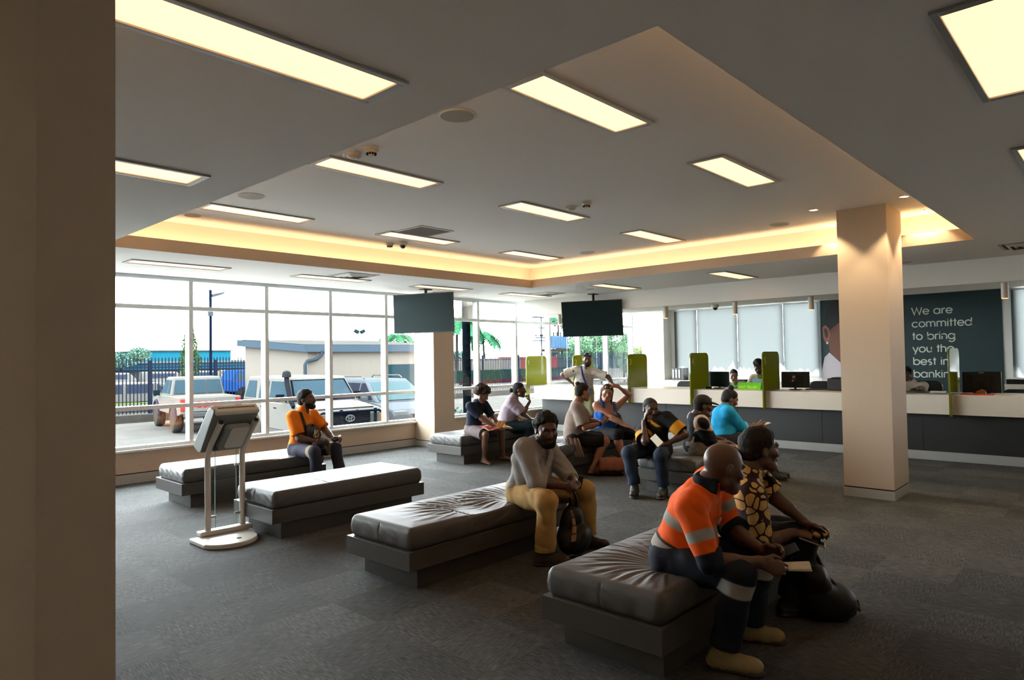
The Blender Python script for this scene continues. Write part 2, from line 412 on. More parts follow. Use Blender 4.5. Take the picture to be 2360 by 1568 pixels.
for x, y, lab in ((9.97, 7.29, 'small round plate in the lower ceiling above the right television'), (10.56, 2.32, 'small round plate in the lower ceiling right of the right pillar')):
    speaker(x, y, ZL, .08, lab)
# smoke detectors
M_pl = mat('cream_plastic', (0.80, 0.77, 0.70), .45)
def smoke(x, y, kind, lab):
    t = thing('smoke_detector', lab, 'smoke detector', (x, y, ZU), 'smoke detectors')
    if kind:
        MB().lathe((x, y, ZU), [(.0, -.062), (.022, -.060), (.026, -.042), (.040, -.038), (.050, -.020), (.058, -.018), (.058, 0)], 24).build('housing', M_pl, t, smooth=True)
        s = MB()
        for k in range(10):
            a = 2*PI*k/10; s.obox((x+.034*math.cos(a), y+.034*math.sin(a), ZU-.041), ((math.cos(a), math.sin(a), 0), (-math.sin(a), math.cos(a), 0), (0, 0, 1)), (.006, .0045, .011))
        s.build('vent_slots', M_dark, t)
    else:
        MB().lathe((x, y, ZU), [(.0, -.045), (.035, -.043), (.052, -.030), (.056, -.026), (.054, -.022), (.054, 0)], 24).build('housing', M_pl, t, smooth=True)
        MB().lathe((x, y, ZU-.046), [(.012, 0), (.012, .004)], 12).build('lens', M_lfr, t)
for x, y, k, lab in ((3.02, 4.465, 0, 'flat round detector above the middle left tray light'), (3.045, 4.27, 1, 'vented smoke detector beside the flat one, nearest the camera'), (5.76, 4.447, 0, 'flat round detector above the middle tray light'),
                     (5.72, 4.205, 1, 'vented smoke detector beside the middle tray light'), (5.72, 7.61, 1, 'small vented smoke detector left of the dark dome camera')):
    smoke(x, y, k, lab)
# dome cameras
M_dome = mat('dark_dome', (0.02, 0.02, 0.022), .08, coat=1.0)
def dome(x, y, z, lab):
    t = thing('dome_camera', lab, 'security camera', (x, y, z))
    MB().lathe((x, y, z), [(.045, -.055), (.062, -.045), (.068, -.02), (.068, 0)], 24).build('housing', M_pl, t, smooth=True)
    MB().lathe((x, y, z-.05), [(0, -.050)]+[(.046*math.sin(math.radians(a)), -.050*math.cos(math.radians(a))) for a in (20, 40, 60, 80)]+[(.046, .0)], 24).build('dome', M_dome, t, smooth=True)
dome(5.766, 7.378, ZU, 'white dome security camera on the raised tray ceiling near the cove')
dome(11.52, 5.62, ZB, 'white dome security camera under the bulkhead above the tellers')
# downlights around the right pillar
M_glow = mat('lamp_lens', (1, .95, .85), .4, emit=(1.0, .86, .62), es=3.0)
M_chr = mat('chrome', (.8, .8, .8), .15, metal=1.0)
def spot_light(x, y, z, tx, ty, tz, watts, ang, blend=.25):
    d = bpy.data.lights.new('spot', 'SPOT'); d.energy = watts; d.color = (1.0, .76, .45); d.spot_size = math.radians(ang); d.spot_blend = blend; d.shadow_soft_size = .03
    o = bpy.data.objects.new('spot_beam', d); COL.objects.link(o); o.location = (x, y, z)
    o.rotation_euler = (Vector((tx, ty, tz))-Vector((x, y, z))).to_track_quat('-Z', 'Y').to_euler(); return o
for x, y, lab in ((7.94, 2.65, 'recessed downlight at the left of the right pillar'), (7.97, 1.745, 'recessed downlight in front of the right pillar near the tray edge'),
                  (8.93, 1.756, 'recessed downlight to the right of the right pillar'), (8.93, 2.70, 'recessed downlight half hidden behind the right pillar')):
    t = thing('downlight', lab, 'downlight', (x, y, ZU), 'downlights around the pillar')
    MB().lathe((x, y, ZU), [(.042, -.003), (.050, -.006), (.055, 0)], 24).build('trim_ring', M_chr, t, smooth=True)
    MB().lathe((x, y, ZU-.003), [(.040, 0), (.040, .003)], 20).build('lens', M_glow, t)
    sp = spot_light(x, y, ZU-.02, x, y, 0, SPOT_E*2.2, 96, .35); sp.parent = t; sp.location = (0, 0, -.02)
# pendant tubes under the bulkhead
M_tube = mat('pendant_tube', (0.78, 0.74, 0.68), .5)
for x, y, lab in ((11.2, 9.0, 'first, between the first two teller dividers'), (11.2, 6.45, 'second, right of the right television'), (11.2, 5.10, 'third, left of the mural woman'),
                  (11.2, 3.82, 'fourth, just left of the right pillar'), (11.2, 1.29, 'fifth, at the right edge of the dark mural')):
    t = thing('pendant_light', 'short cream tube light under the bulkhead, '+lab, 'pendant light', (x, y, ZB), 'tube lights over the counter')
    MB().cyl((x, y, ZB), (x, y, ZB-.21), .042, n=24).build('tube', M_tube, t, smooth=True)
    MB().cyl((x, y, ZB-.2101), (x, y, ZB-.213), .034, n=20).build('lens', mat('warm_lens', (1, .7, .4), .4, emit=(1, .62, .30), es=1.6), t)
    sp = spot_light(x, y, ZB-.22, x, y, 0, SPOT_E*1.0, 70, .5); sp.parent = t; sp.location = (0, 0, -.22)
# air grilles
M_gr = mat('air_grille', (0.46, 0.46, 0.44), .6)
def vent(x, y, z, lab, solid=False):
    t = thing('ceiling_vent', lab, 'air vent', (x, y, z)); h = .27
    f = MB()
    for s in (-1, 1): f.box((x-h, y+s*h, z-.008), (x+h, y+s*(h-.03), z)); f.box((x+s*h, y-h+.03, z-.008), (x+s*(h-.03), y+h-.03, z))
    f.build('frame', M_lfr, t)
    MB().box((x-h+.03, y-h+.03, z-.002), (x+h-.03, y+h-.03, z)).build('backing', M_gr if solid else mat('vent_dark', (.12, .13, .13), .7), t)
    s = MB()
    if solid:
        for k in range(24): yy = y-h+.04+k*(2*h-.08)/23; s.box((x-h+.03, yy-.004, z-.006), (x+h-.03, yy+.004, z-.002))
        s.build('grille_bars', M_gr, t)
    else:
        for r in (.21, .15, .09):
            for a in ((1, 0), (0, 1)):
                for sg in (-1, 1):
                    if a[0]: s.quad((x-r, y+sg*r, z-.004), (x+r, y+sg*r, z-.004), (x+r-.045, y+sg*(r-.045), z-.028), (x-r+.045, y+sg*(r-.045), z-.028))
                    else: s.quad((x+sg*r, y-r, z-.004), (x+sg*r, y+r, z-.004), (x+sg*(r-.045), y+r-.045, z-.028), (x+sg*(r-.045), y-r+.045, z-.028))
        s.build('louvres', M_white, t)
vent(5.50, 6.6, ZU, 'square return air grille behind the middle window-side tray light', True)
vent(5.60, 8.32, ZL, 'square louvred vent above the windows behind the second low light')
vent(10.0, 8.36, ZL, 'square louvred vent by the corner of the bulkhead')
vent(9.95, .9, ZL, 'small vent at the right edge of the lower ceiling')

# ================================================================== TELEVISIONS
M_tv = mat('tv_screen', (0.09, 0.155, 0.16), .35, spec=.12)
M_tvb = mat('tv_bezel', (0.012, 0.012, 0.013), .4)
def television(cx, cy, cz, az, tilt, top, w, h, lab):
    t = thing('television', lab, 'television', (cx, cy, cz), 'hanging televisions')
    a = math.radians(az); n = Vector((math.cos(a)*math.cos(tilt), math.sin(a)*math.cos(tilt), -math.sin(tilt)))
    r = Vector((-math.sin(a), math.cos(a), 0)); u = n.cross(r)
    c0 = Vector((cx, cy, cz))
    MB().obox(c0-n*.03, (r, u, n), (w/2, h/2, .03)).build('casing', M_tvb, t, bevel=.004)
    MB().obox(c0+n*.001, (r, u, n), (w/2-.012, h/2-.014, .0015)).build('screen', M_tv, t)
    MB().obox(c0+n*.002-u*(h/2-.007), (r, u, n), (.03, .003, .001)).build('logo_plate', mat('grey_mark', (.35, .35, .36), .4), t)
    px, py = top; bk = c0-n*.085
    MB().cyl((px, py, ZL), (px, py, cz), .025).build('pole', M_tvb, t, smooth=True)
    MB().box((px-.1, py-.06, ZL-.015), (px+.1, py+.06, ZL)).build('mounting_plate', M_tvb, t)
    MB().obox(bk, (n, r, u), (.03, .16, .14)).build('bracket', M_tvb, t)
television(7.565, 9.15, 2.43, 199, .04, (7.68, 9.19), 1.20, .69, 'black wall-size television hanging from the ceiling in front of the window pillar')
television(10.69, 7.79, 2.365, 201, .13, (10.81, 7.83), 1.21, .695, 'black television hanging tilted over the counter, right of the other')

# ================================================================== COUNTER
M_cw = mat('counter_white', (0.80, 0.755, 0.69), .35)
M_cg = mat('counter_charcoal', (0.075, 0.078, 0.076), .55, noise=.15, nscale=500)
YC1, YC0 = 9.93, -1.5
t = thing('teller_counter', 'long teller counter with white top band and charcoal front along the room', 'counter', (11.4, 4, 0))
MB().box((11.4, YC0, .70), (12.3, YC1, .985)).build('top_band', M_cw, t, bevel=.004)
MB().box((11.64, YC0, .13), (12.25, YC1-.03, .70)).build('front_panel', M_cg, t)
for y in (8.2, 6.75, 5.3, 3.85, 2.4, .95): MB().box((11.637, y-.002, .13), (11.645, y+.002, .70)).build('panel_joint', M_dark, t)
MB().box((11.63, YC0, 0), (12.25, YC1-.03, .13)).build('kickplate', mat('kick_silver', (.60, .60, .585), .4), t)
# lime dividers
m = bpy.data.materials.new('lime_acrylic'); m.use_nodes = True; g = NT(m)
g.bsdf.inputs['Base Color'].default_value = (0.20, 0.195, 0.012, 1); g.bsdf.inputs['Roughness'].default_value = .06; g.bsdf.inputs['Coat Weight'].default_value = .3
tl = g.node('ShaderNodeBsdfTranslucent', i_Color=(0.30, 0.31, 0.018, 1)); mx = g.node('ShaderNodeMixShader', i_0=.35)
g.l.new(g.bsdf.outputs[0], mx.inputs[1]); g.l.new(tl.outputs[0], mx.inputs[2]); g.l.new(mx.outputs[0], g.out.inputs[0]); M_lime = m
M_num = mat('pale_number', (0.80, 0.82, 0.55), .5)
DY = [10.06, 8.74, 7.38, 6.03, 4.68, 3.33, 1.98]
where = ('at the window end', 'behind the standing man', 'right of the woman with a raised elbow', 'beside the black folders', 'right of the green sign', 'hidden behind the right pillar', 'edge-on in front of the mural lettering')
for k, y in enumerate(DY):
    t = thing('counter_divider', ('lime divider panel numbered %d on the counter, ' % (k+1) if k < 5 else 'lime divider panel on the counter, ')+where[k], 'divider', (11.3, y, .98), 'lime counter dividers')
    poly = arc(11.35, .73, .06, 180, 270, 6)+[(11.392, .67), (11.392, .987), (12.0, .987)]+arc(11.90, 1.56, .10, 0, 90, 6)+arc(11.38, 1.57, .09, 90, 180, 6)
    MB().prism(poly, y-.012, y+.012, lambda u, v, w: (u, w, v)).build('panel', M_lime, t, bevel=.003)
    if k < 5:
        n = MB(); lettering(n, str(k+1), .135, lambda u, v, w, y=y: (11.345+u, y-.0125-w, 1.455+v), w=.05, t=.001)
        n.build('number', M_num, t)

# ================================================================== BEHIND THE COUNTER
M_blk = mat('black_plastic', (0.012, 0.012, 0.013), .35)
M_scr = mat('monitor_back', (0.010, 0.012, 0.014), .3)
def monitor(x, y, az, lab, w=.50, h=.31, zc=1.16, front=False, marks=None):
    t = thing('computer_monitor', lab, 'monitor', (x, y, .985))
    a = math.radians(az); n = Vector((math.cos(a), math.sin(a), 0)); r = Vector((-math.sin(a), math.cos(a), 0)); u = Vector((0, 0, 1)); c0 = Vector((x, y, zc))
    MB().obox(c0, (r, u, n), (w/2, h/2, .018)).build('casing', M_blk, t, bevel=.006)
    MB().obox(c0-n*.02, (r, u, n), (w*.28, h*.30, .012)).build('back_cover', M_scr, t, bevel=.006)
    MB().obox(c0+n*.0185, (r, u, n), (w/2-.015, h/2-.015, .001)).build('screen', M_tv, t)
    MB().cyl((x-.03*n.x, y-.03*n.y, .99), (x-.03*n.x, y-.03*n.y, zc), .02).build('stand', M_blk, t)
    MB().lathe((x, y, .986), [(.11, 0), (.10, .012), (.03, .018)], 20).build('base', M_blk, t, smooth=True)
    if marks:
        mk = MB()
        for (du, dv, a_, b_) in marks: mk.obox(c0-n*.034+r*du+u*dv, (r, u, n), (a_, b_, .0015))
        mk.build('marking', mat('pale_mark', (.75, .66, .52), .5), t)
monitor(12.02, 5.83, 170, 'black monitor angled on the counter right of divider 4', w=.46, h=.29, zc=1.155, marks=None)
monitor(12.02, 4.40, 10, 'black monitor seen from behind with two pale stickers, right of divider 5', w=.46, h=.28, zc=1.16, marks=((.02, .05, .024, .020), (.02, -.015, .034, .018)))
monitor(12.02, 1.70, 5, 'large black monitor seen from behind in front of the dark mural', w=.48, h=.31, zc=1.15, marks=((.0, .14, .03, .006),))
def boxy(name, lab, cat, a, b, m, bevel=.004, extra=None):
    t = thing(name, lab, cat, ((a[0]+b[0])/2, (a[1]+b[1])/2, a[2])); MB().box(a, b).build('body', m, t, bevel=bevel)
    if extra: extra(t)
    return t
M_keys = mat('keys', (.03, .03, .032), .5)
def keyboard(x, y, lab, m=M_blk):
    def ex(t):
        k = MB()
        for i in range(4):
            for j in range(12): k.box((x-.055+i*.028, y-.19+j*.032, .999), (x-.033+i*.028, y-.163+j*.032, 1.004))
        k.build('keys', M_keys, t)
    boxy('keyboard', lab, 'keyboard', (x-.07, y-.21, .985), (x+.07, y+.21, .999), m, extra=ex)
keyboard(12.12, 5.34, 'black keyboard on the counter left of the green sign')
keyboard(12.14, 4.05, 'black keyboard on the counter right of the stickered monitor')
def printer(t):
    MB().box((12.0, 3.66, 1.19), (12.28, 3.80, 1.205)).build('lid', M_blk, t, bevel=.003)
boxy('receipt_printer', 'black receipt printer beside the right pillar on the counter', 'printer', (11.98, 3.62, .985), (12.28, 3.86, 1.19), M_blk, .012, printer)
def sign(t):
    mb = MB()
    lettering(mb, 'NEXT TELLER', .045, lambda u, v, w: (11.832+v*.3-w, 5.355-u, 1.005+v), w=.07, t=.001)
    mb.build('lettering', mat('sign_yellow', (.72, .85, .25), .5), t)
t = thing('counter_sign', 'bright green folded sign on the counter left of divider 5', 'sign', (11.87, 5.15, .985))
MB().prism([(11.82, .985), (11.96, .985), (11.895, 1.105), (11.885, 1.105)], 4.95, 5.38, lambda u, v, w: (u, w, v)).build('card', mat('sign_green', (.36, .78, .12), .5), t)
mb = MB(); lettering(mb, 'NEXT TELLER', .055, lambda u, v, w: (11.829+v*.52-w, 5.36-u, 1.005+v), w=.07, t=.002, track=.02); mb.build('lettering', mat('sign_yellow', (.78, .88, .30), .5), t)
# papers on the right part of the counter
M_pap = mat('paper', (.80, .78, .74), .7)
single('desk_pad', MB().box((11.8, 2.1, .985), (12.28, 3.25, .990)), M_blk, 'black desk pad on the counter right of the pillar', 'desk pad', loc=(12, 2.6, .985))
single('note_block', MB().box((11.85, 2.14, .990), (11.97, 2.33, 1.012)), M_pap, 'small pale block of papers left of the edge-on divider', 'notepad', loc=(11.9, 2.2, .99))
single('paper_stack', MB().box((11.55, 1.50, .985), (11.75, 1.90, .994)), mat('red_paper', (.75, .18, .12), .6), 'red papers lying in front of the big right monitor', 'papers', loc=(11.6, 1.7, .985))
single('tape_dispenser', MB().prism([(0, 0), (.13, 0), (.12, .04), (.05, .075), (.0, .05)], -.03, .03, lambda u, v, w: (11.80+w, 1.62+u, .985+v)), mat('tan_plastic', (.55, .40, .2), .4), 'small tan tape dispenser by the big right monitor', 'tape dispenser', loc=(11.8, 1.68, .985))
single('banknote_bundle', MB().box((11.72, 5.86, .985), (11.79, 5.94, 1.03)), mat('teal_bits', (.05, .25, .22), .5), 'small teal packet at the foot of the monitor by divider 4', 'packet', loc=(11.75, 5.9, .985))
# office chairs behind the counter
def office_chair(x, y, az, lab, h=1.06):
    t = thing('office_chair', lab, 'office chair', (x, y, 0), 'office chairs behind the counter')
    a = math.radians(az); n = Vector((math.cos(a), math.sin(a), 0)); r = Vector((-math.sin(a), math.cos(a), 0))
    p = Vector((x, y, 0))
    MB().obox(p+Vector((0, 0, .50)), (n, r, (0, 0, 1)), (.23, .24, .04)).build('seat', M_blk, t, bevel=.03, seg=3)
    poly = rrect(-.22, .62, .22, h, .1)
    MB().prism(poly, -.03, .03, lambda u, v, w: tuple(p-n*(.24+.1*(v-.6))+r*u+Vector((0, 0, v))+n*w)).build('backrest', M_blk, t, bevel=.012)
    MB().cyl((x, y, .12), (x, y, .47), .03).build('column', M_blk, t)
    MB().obox(p-n*.24+Vector((0, 0, .55)), (n, r, (0, 0, 1)), (.02, .04, .14)).build('back_bracket', M_blk, t)
    for k in range(5):
        q = a+2*PI*k/5; d = Vector((math.cos(q), math.sin(q), 0))
        lg = MB().tube([p+Vector((0, 0, .13)), p+d*.28+Vector((0, 0, .08))], .018).build('leg', M_blk, t)
        MB().cyl(p+d*.28+Vector((0, 0, .06))+Vector((-d.y, d.x, 0))*.02, p+d*.28+Vector((0, 0, .06))-Vector((-d.y, d.x, 0))*.02, .03).build('caster', M_blk, lg)
office_chair(13.05, 4.36, 185, 'black office chair with a rounded back left of the right pillar', 1.09)
office_chair(13.15, 5.93, 195, 'black office chair holding the seated teller by the blinds', 1.10)
office_chair(13.2, 2.70, 175, 'black office chair holding the teller half hidden by the right pillar', 1.11)
office_chair(12.9, 1.38, 180, 'black office chair right of the large right monitor', 1.0)
office_chair(13.0, 7.15, 185, 'black office chair peeking out right of divider 3', 1.06)
# credenzas under the back windows
def cabinet(y0, y1, lab, doors=2, top=.965):
    t = thing('low_cabinet', lab, 'cabinet', (16.1, (y0+y1)/2, 0), 'white cabinets under the blinds')
    MB().box((15.86, y0, .06), (16.38, y1, top-.03)).build('body', M_cw, t)
    MB().box((15.83, y0, top-.03), (16.38, y1, top)).build('top', M_cw, t, bevel=.003)
    MB().box((15.90, y0, 0), (16.38, y1, .06)).build('plinth', M_dark, t)
    w = (y1-y0)/doors
    for k in range(doors):
        a, b = y0+k*w+.008, y0+(k+1)*w-.008
        for z0, z1 in ((.08, .36), (.375, .65), (.665, top-.045)):
            d = MB().box((15.845, a, z0), (15.86, b, z1)).build('drawer', M_cw, t, bevel=.002)
            MB().box((15.83, (a+b)/2-.08, z1-.06), (15.845, (a+b)/2+.08, z1-.05)).build('handle', M_alu, d)
cabinet(8.05, 9.28, 'white low drawer cabinet beside the white corner column')
cabinet(6.75, 8.04, 'white low drawer cabinet behind divider 4')
cabinet(5.45, 6.74, 'white low drawer cabinet behind the standing teller')
cabinet(.4, 1.88, 'white low drawer cabinet at the right edge under the blind')
for k in range(4):
    y = 8.98-.088*k
    t = thing('ring_binder', 'black ring binder, %s of four on the cabinet by the corner column' % ('leftmost', 'second', 'third', 'rightmost')[k], 'binder', (15.98, y, .965), 'ring binders')
    MB().box((15.90, y-.040, .965), (16.16, y+.040, 1.285)).build('spine', M_blk, t, bevel=.004)
    if k < 3: MB().box((15.897, y-.018, 1.03), (15.90, y+.018, 1.24)).build('spine_label', M_pap, t)
single('black_tray', MB().box((15.88, 1.0, .965), (16.2, 1.86, 1.06)), M_blk, 'long black tray on the cabinet at the right edge', 'tray', loc=(16, 1.4, .965), bevel=.01)

# blinds with the bright outdoors seen through them painted paler along the foot
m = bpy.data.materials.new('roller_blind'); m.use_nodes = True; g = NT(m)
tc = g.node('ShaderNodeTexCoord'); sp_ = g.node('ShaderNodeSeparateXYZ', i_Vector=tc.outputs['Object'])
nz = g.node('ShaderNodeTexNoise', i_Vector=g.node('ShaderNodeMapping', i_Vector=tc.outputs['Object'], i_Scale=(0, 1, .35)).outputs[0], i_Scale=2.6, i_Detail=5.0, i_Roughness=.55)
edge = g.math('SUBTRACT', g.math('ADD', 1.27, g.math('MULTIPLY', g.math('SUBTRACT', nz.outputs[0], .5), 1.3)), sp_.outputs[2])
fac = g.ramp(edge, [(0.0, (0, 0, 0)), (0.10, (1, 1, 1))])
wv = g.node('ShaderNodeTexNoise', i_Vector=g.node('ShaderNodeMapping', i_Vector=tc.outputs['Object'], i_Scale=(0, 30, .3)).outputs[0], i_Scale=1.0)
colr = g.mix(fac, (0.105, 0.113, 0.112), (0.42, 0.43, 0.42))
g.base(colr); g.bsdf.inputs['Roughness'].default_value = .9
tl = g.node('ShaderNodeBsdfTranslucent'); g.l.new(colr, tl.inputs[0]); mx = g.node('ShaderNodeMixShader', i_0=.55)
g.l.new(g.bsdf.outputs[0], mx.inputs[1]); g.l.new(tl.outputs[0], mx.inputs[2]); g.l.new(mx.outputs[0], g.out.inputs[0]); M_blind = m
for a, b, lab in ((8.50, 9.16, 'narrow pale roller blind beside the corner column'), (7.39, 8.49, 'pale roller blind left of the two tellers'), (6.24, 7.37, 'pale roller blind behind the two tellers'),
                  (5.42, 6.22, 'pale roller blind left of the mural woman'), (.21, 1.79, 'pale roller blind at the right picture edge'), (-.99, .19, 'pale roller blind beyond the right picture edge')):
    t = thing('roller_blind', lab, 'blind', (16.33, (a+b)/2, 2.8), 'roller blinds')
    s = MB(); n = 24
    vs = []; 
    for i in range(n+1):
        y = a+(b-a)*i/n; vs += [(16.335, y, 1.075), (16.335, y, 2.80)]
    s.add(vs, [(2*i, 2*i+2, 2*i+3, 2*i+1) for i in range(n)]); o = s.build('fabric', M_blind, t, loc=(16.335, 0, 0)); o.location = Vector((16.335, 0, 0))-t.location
    MB().box((16.325, a, 1.055), (16.345, b, 1.078)).build('bottom_rail', M_frame, t)
    MB().cyl((16.345, a, 2.815), (16.345, b, 2.815), .02).build('roller', M_frame, t)

# mural with portrait and lettering
MX = 16.385
M_mur = mat('mural_teal', (0.085, 0.185, 0.19), .6, noise=.12, nscale=3.0)
t = thing('wall_mural', 'dark teal wall mural with white slogan and a woman portrait', 'mural', (MX, 3.7, 1.0))
MB().box((MX, 1.94, .75), (16.398, 5.39, 2.84)).build('panel', M_mur, t)
tx = MB()
for i, line in enumerate(('We are', 'committed', 'to bring', 'you the', 'best in', 'banking.')):
    lettering(tx, line, .197, lambda u, v, w, i=i: (MX-w, 3.515-u*1.0, 2.405-i*.267+v), w=.055, t=.004, track=.05)
tx.build('lettering', mat('mural_white', (.80, .82, .77), .6), t)
def flat(name, pts, m, off):
    mb = MB(); mb.prism(pts, MX-off, MX-off+.0012, lambda u, v, w: (w, u, v)); mb.build(name, m, t)
flat('portrait_hair', [(4.98, 2.835), (5.12, 2.80), (5.22, 2.67), (5.29, 2.48), (5.31, 2.25), (5.24, 2.10), (4.9, 2.0), (4.3, 2.0), (4.05, 2.3), (4.12, 2.7), (4.4, 2.835)], mat('portrait_hair', (.085, .085, .09), .6), .002)
flat('portrait_face', [(5.18, 2.15), (4.96, 2.33), (4.65, 2.48), (4.35, 2.40), (4.2, 2.1), (4.22, 1.7), (4.42, 1.36), (4.7, 1.24), (4.96, 1.40), (5.09, 1.52), (5.2, 1.65), (5.22, 1.86)], mat('portrait_skin', (.44, .27, .20), .6), .0035)
flat('portrait_ear', [(5.35, 2.21), (5.28, 2.27), (5.20, 2.17), (5.18, 2.02), (5.22, 1.86), (5.28, 1.84), (5.34, 1.98)], mat('portrait_ear', (.54, .35, .26), .6), .0045)
flat('portrait_inner_ear', [(5.315, 2.17), (5.27, 2.20), (5.23, 2.12), (5.23, 2.0), (5.27, 1.95), (5.30, 2.04)], mat('portrait_ear_dark', (.24, .14, .11), .6), .0055)
flat('portrait_earring', arc(5.25, 1.85, .022, 0, 360, 10, .028)[:-1], mat('portrait_pearl', (.85, .82, .8), .4), .0055)
flat('portrait_shirt', [(5.385, .85), (4.0, .85), (4.15, 1.15), (4.45, 1.30), (4.7, 1.15), (4.96, 1.38), (5.21, 1.63), (5.32, 1.52), (5.385, 1.2)], mat('portrait_shirt', (.74, .70, .72), .6), .0050)

# ================================================================== BENCHES
M_lea = bpy.data.materials.new('bench_vinyl'); M_lea.use_nodes = True; g = NT(M_lea)
g.bsdf.inputs['Base Color'].default_value = (0.080, 0.078, 0.076, 1); g.bsdf.inputs['Roughness'].default_value = .48; g.bsdf.inputs['Specular IOR Level'].default_value = .38
tc = g.node('ShaderNodeTexCoord'); n1 = g.node('ShaderNodeTexNoise', i_Vector=tc.outputs['Object'], i_Scale=7.0, i_Detail=2.0); n2 = g.node('ShaderNodeTexNoise', i_Vector=tc.outputs['Object'], i_Scale=260.0)
g.bump(g.math('ADD', g.math('MULTIPLY', n1.outputs[0], 1.0), g.math('MULTIPLY', n2.outputs[0], .12)), .25, .012)
M_plat = mat('bench_laminate', (0.265, 0.257, 0.243), .38, noise=.18, nscale=350)
def cushion_mesh(L, Wd, Hh, sitters, seams):
    """rounded slab with sewn grooves, sag and radiating creases near the people who sit on it"""
    R = .035; nx, ny, nz = 170, 76, 10
    mb = MB()
    idx = {}
    def pt(i, j, k):
        if (i, j, k) in idx: return idx[(i, j, k)]
        p = np.array([L*i/nx, Wd*j/ny, Hh*k/nz]); c = np.clip(p, [R, R, R*.8], [L-R, Wd-R, Hh-R*.8]); d = p-c; n = np.linalg.norm(d)
        x, y, z = (c+d/n*R if n > 1e-9 else p)
        x, y, z = float(x), float(y), float(z)
        top = k == nz
        if top:
            e = min(x, L-x, y, Wd-y); z += .010*min(1, e/.15)
            for s in seams: z -= .009*math.exp(-((x-s)/.006)**2)
            for (sx, sy) in sitters:
                dx, dy = x-sx, y-sy; r = math.hypot(dx, dy); th = math.atan2(dy, dx)
                z -= .030*math.exp(-(r/.22)**2)
                w = math.exp(-((r-.34)/.20)**2)*min(1, e/.10)
                q = (.5+.5*math.cos(th-2.55))**1.3; z += .0034*w*q*(math.sin(th*31+2.2*math.sin(r*8)+sx*7)+.6*math.sin(th*53+1.7*math.sin(r*11)+2))
        else:
            if 0 < k < nz:
                bulge = .010*math.sin(PI*k/nz)
                if j == 0: y -= bulge
                if j == ny: y += bulge
                if i == 0: x -= bulge
                if i == nx: x += bulge
                for s in seams:
                    q = .006*math.exp(-((x-s)/.005)**2)
                    if j == 0: y += q
                    if j == ny: y -= q
                q = .006*math.exp(-((y-Wd/2)/.005)**2)
                if i == 0: x += q
                if i == nx: x -= q
                if i in (0, nx) or j in (0, ny):
                    cr = .003*math.sin(x*37+y*41+3*math.sin(z*30))*math.sin(PI*k/nz)
                    if j in (0, ny): y += cr
                    else: x += cr
        idx[(i, j, k)] = len(mb.v); mb.v.append((x, y, z)); return idx[(i, j, k)]
    for i in range(nx):
        for j in range(ny):
            mb.f.append((pt(i, j, nz), pt(i+1, j, nz), pt(i+1, j+1, nz), pt(i, j+1, nz))); mb.f.append((pt(i, j, 0), pt(i, j+1, 0), pt(i+1, j+1, 0), pt(i+1, j, 0)))
    for k in range(nz):
        for i in range(nx):
            mb.f.append((pt(i, 0, k), pt(i+1, 0, k), pt(i+1, 0, k+1), pt(i, 0, k+1))); mb.f.append((pt(i, ny, k), pt(i, ny, k+1), pt(i+1, ny, k+1), pt(i+1, ny, k)))
        for j in range(ny):
            mb.f.append((pt(0, j, k), pt(0, j, k+1), pt(0, j+1, k+1), pt(0, j+1, k))); mb.f.append((pt(nx, j, k), pt(nx, j+1, k), pt(nx, j+1, k+1), pt(nx, j, k+1)))
    return mb
def bench(x0, y0, L, lab, sitters=()):
    Wd = .765
    t = thing('bench', lab, 'bench', (x0, y0, 0), 'upholstered waiting benches')
    MB().box((x0, y0, .155), (x0+L, y0+Wd, .285)).build('platform', M_plat, t, bevel=.002)
    MB().box((x0+.12, y0+.065, 0), (x0+L-.12, y0+Wd-.065, .155)).build('plinth', M_plat, t)
    mb = cushion_mesh(L-.05, Wd-.035, .148, [(a-x0-.03, b-y0-.0175) for a, b in sitters], [(L-.05)/3, (L-.05)*2/3])
    mb.v = [(a+x0+.03, b+y0+.0175, c+.285) for a, b, c in mb.v]
    mb.build('cushion', M_lea, t, smooth=True, auto=60)
bench(2.97, 7.75, 1.80, 'grey vinyl bench under the windows with the orange polo man', [(4.25, 7.95)])
bench(2.975, 5.73, 1.755, 'empty grey vinyl bench just right of the white kiosk')
bench(2.925, 3.71, 1.80, 'grey vinyl bench with the grey-shirted bearded man at its far end', [(4.25, 3.92), (3.75, 3.9)])
bench(2.90, 1.73, 1.80, 'nearest grey vinyl bench, carrying the hi-vis shirt man', [(3.43, 1.98), (4.05, 1.93)])
bench(6.94, 7.53, 1.80, 'grey vinyl bench by the window pillar with the barefoot boy', [(7.42, 7.7), (8.2, 7.72)])
bench(6.93, 5.60, 1.80, 'grey vinyl bench carrying the two women who talk', [(7.55, 5.78)])
bench(6.93, 3.68, 1.80, 'grey vinyl bench carrying the cap man and the turquoise woman', [(7.12, 4.15), (7.5, 3.88)])

# ================================================================== KIOSK
M_kw = mat('kiosk_white', (.80, .775, .74), .4); M_kg = mat('kiosk_grey', (.48, .50, .50), .4)
t = thing('kiosk_stand', 'white freestanding touchscreen kiosk with two posts, seen from behind', 'kiosk', (2.75, 6.05, 0))
poly = [(2.475+.0, 6.30), (2.475, 6.16)]+[(2.72+.26*math.cos(a)*1.0, 6.07+.255*math.sin(a)) for a in [math.radians(d) for d in range(200, 345, 12)]]+[(3.0, 6.12), (3.0, 6.30)]
MB().prism(poly, 0, .042).build('base', M_kw, t, bevel=.012, seg=3)
MB().prism([(2.555, 6.245), (3.035, 6.215), (3.035, 6.335), (2.555, 6.345)], .042, .085).build('post_foot', M_kw, t, bevel=.012, seg=3)
MB().lathe((2.78, 5.965, .042), [(.022, 0), (.022, .002), (.012, .0025)], 18).build('cable_cap', M_dark, t)
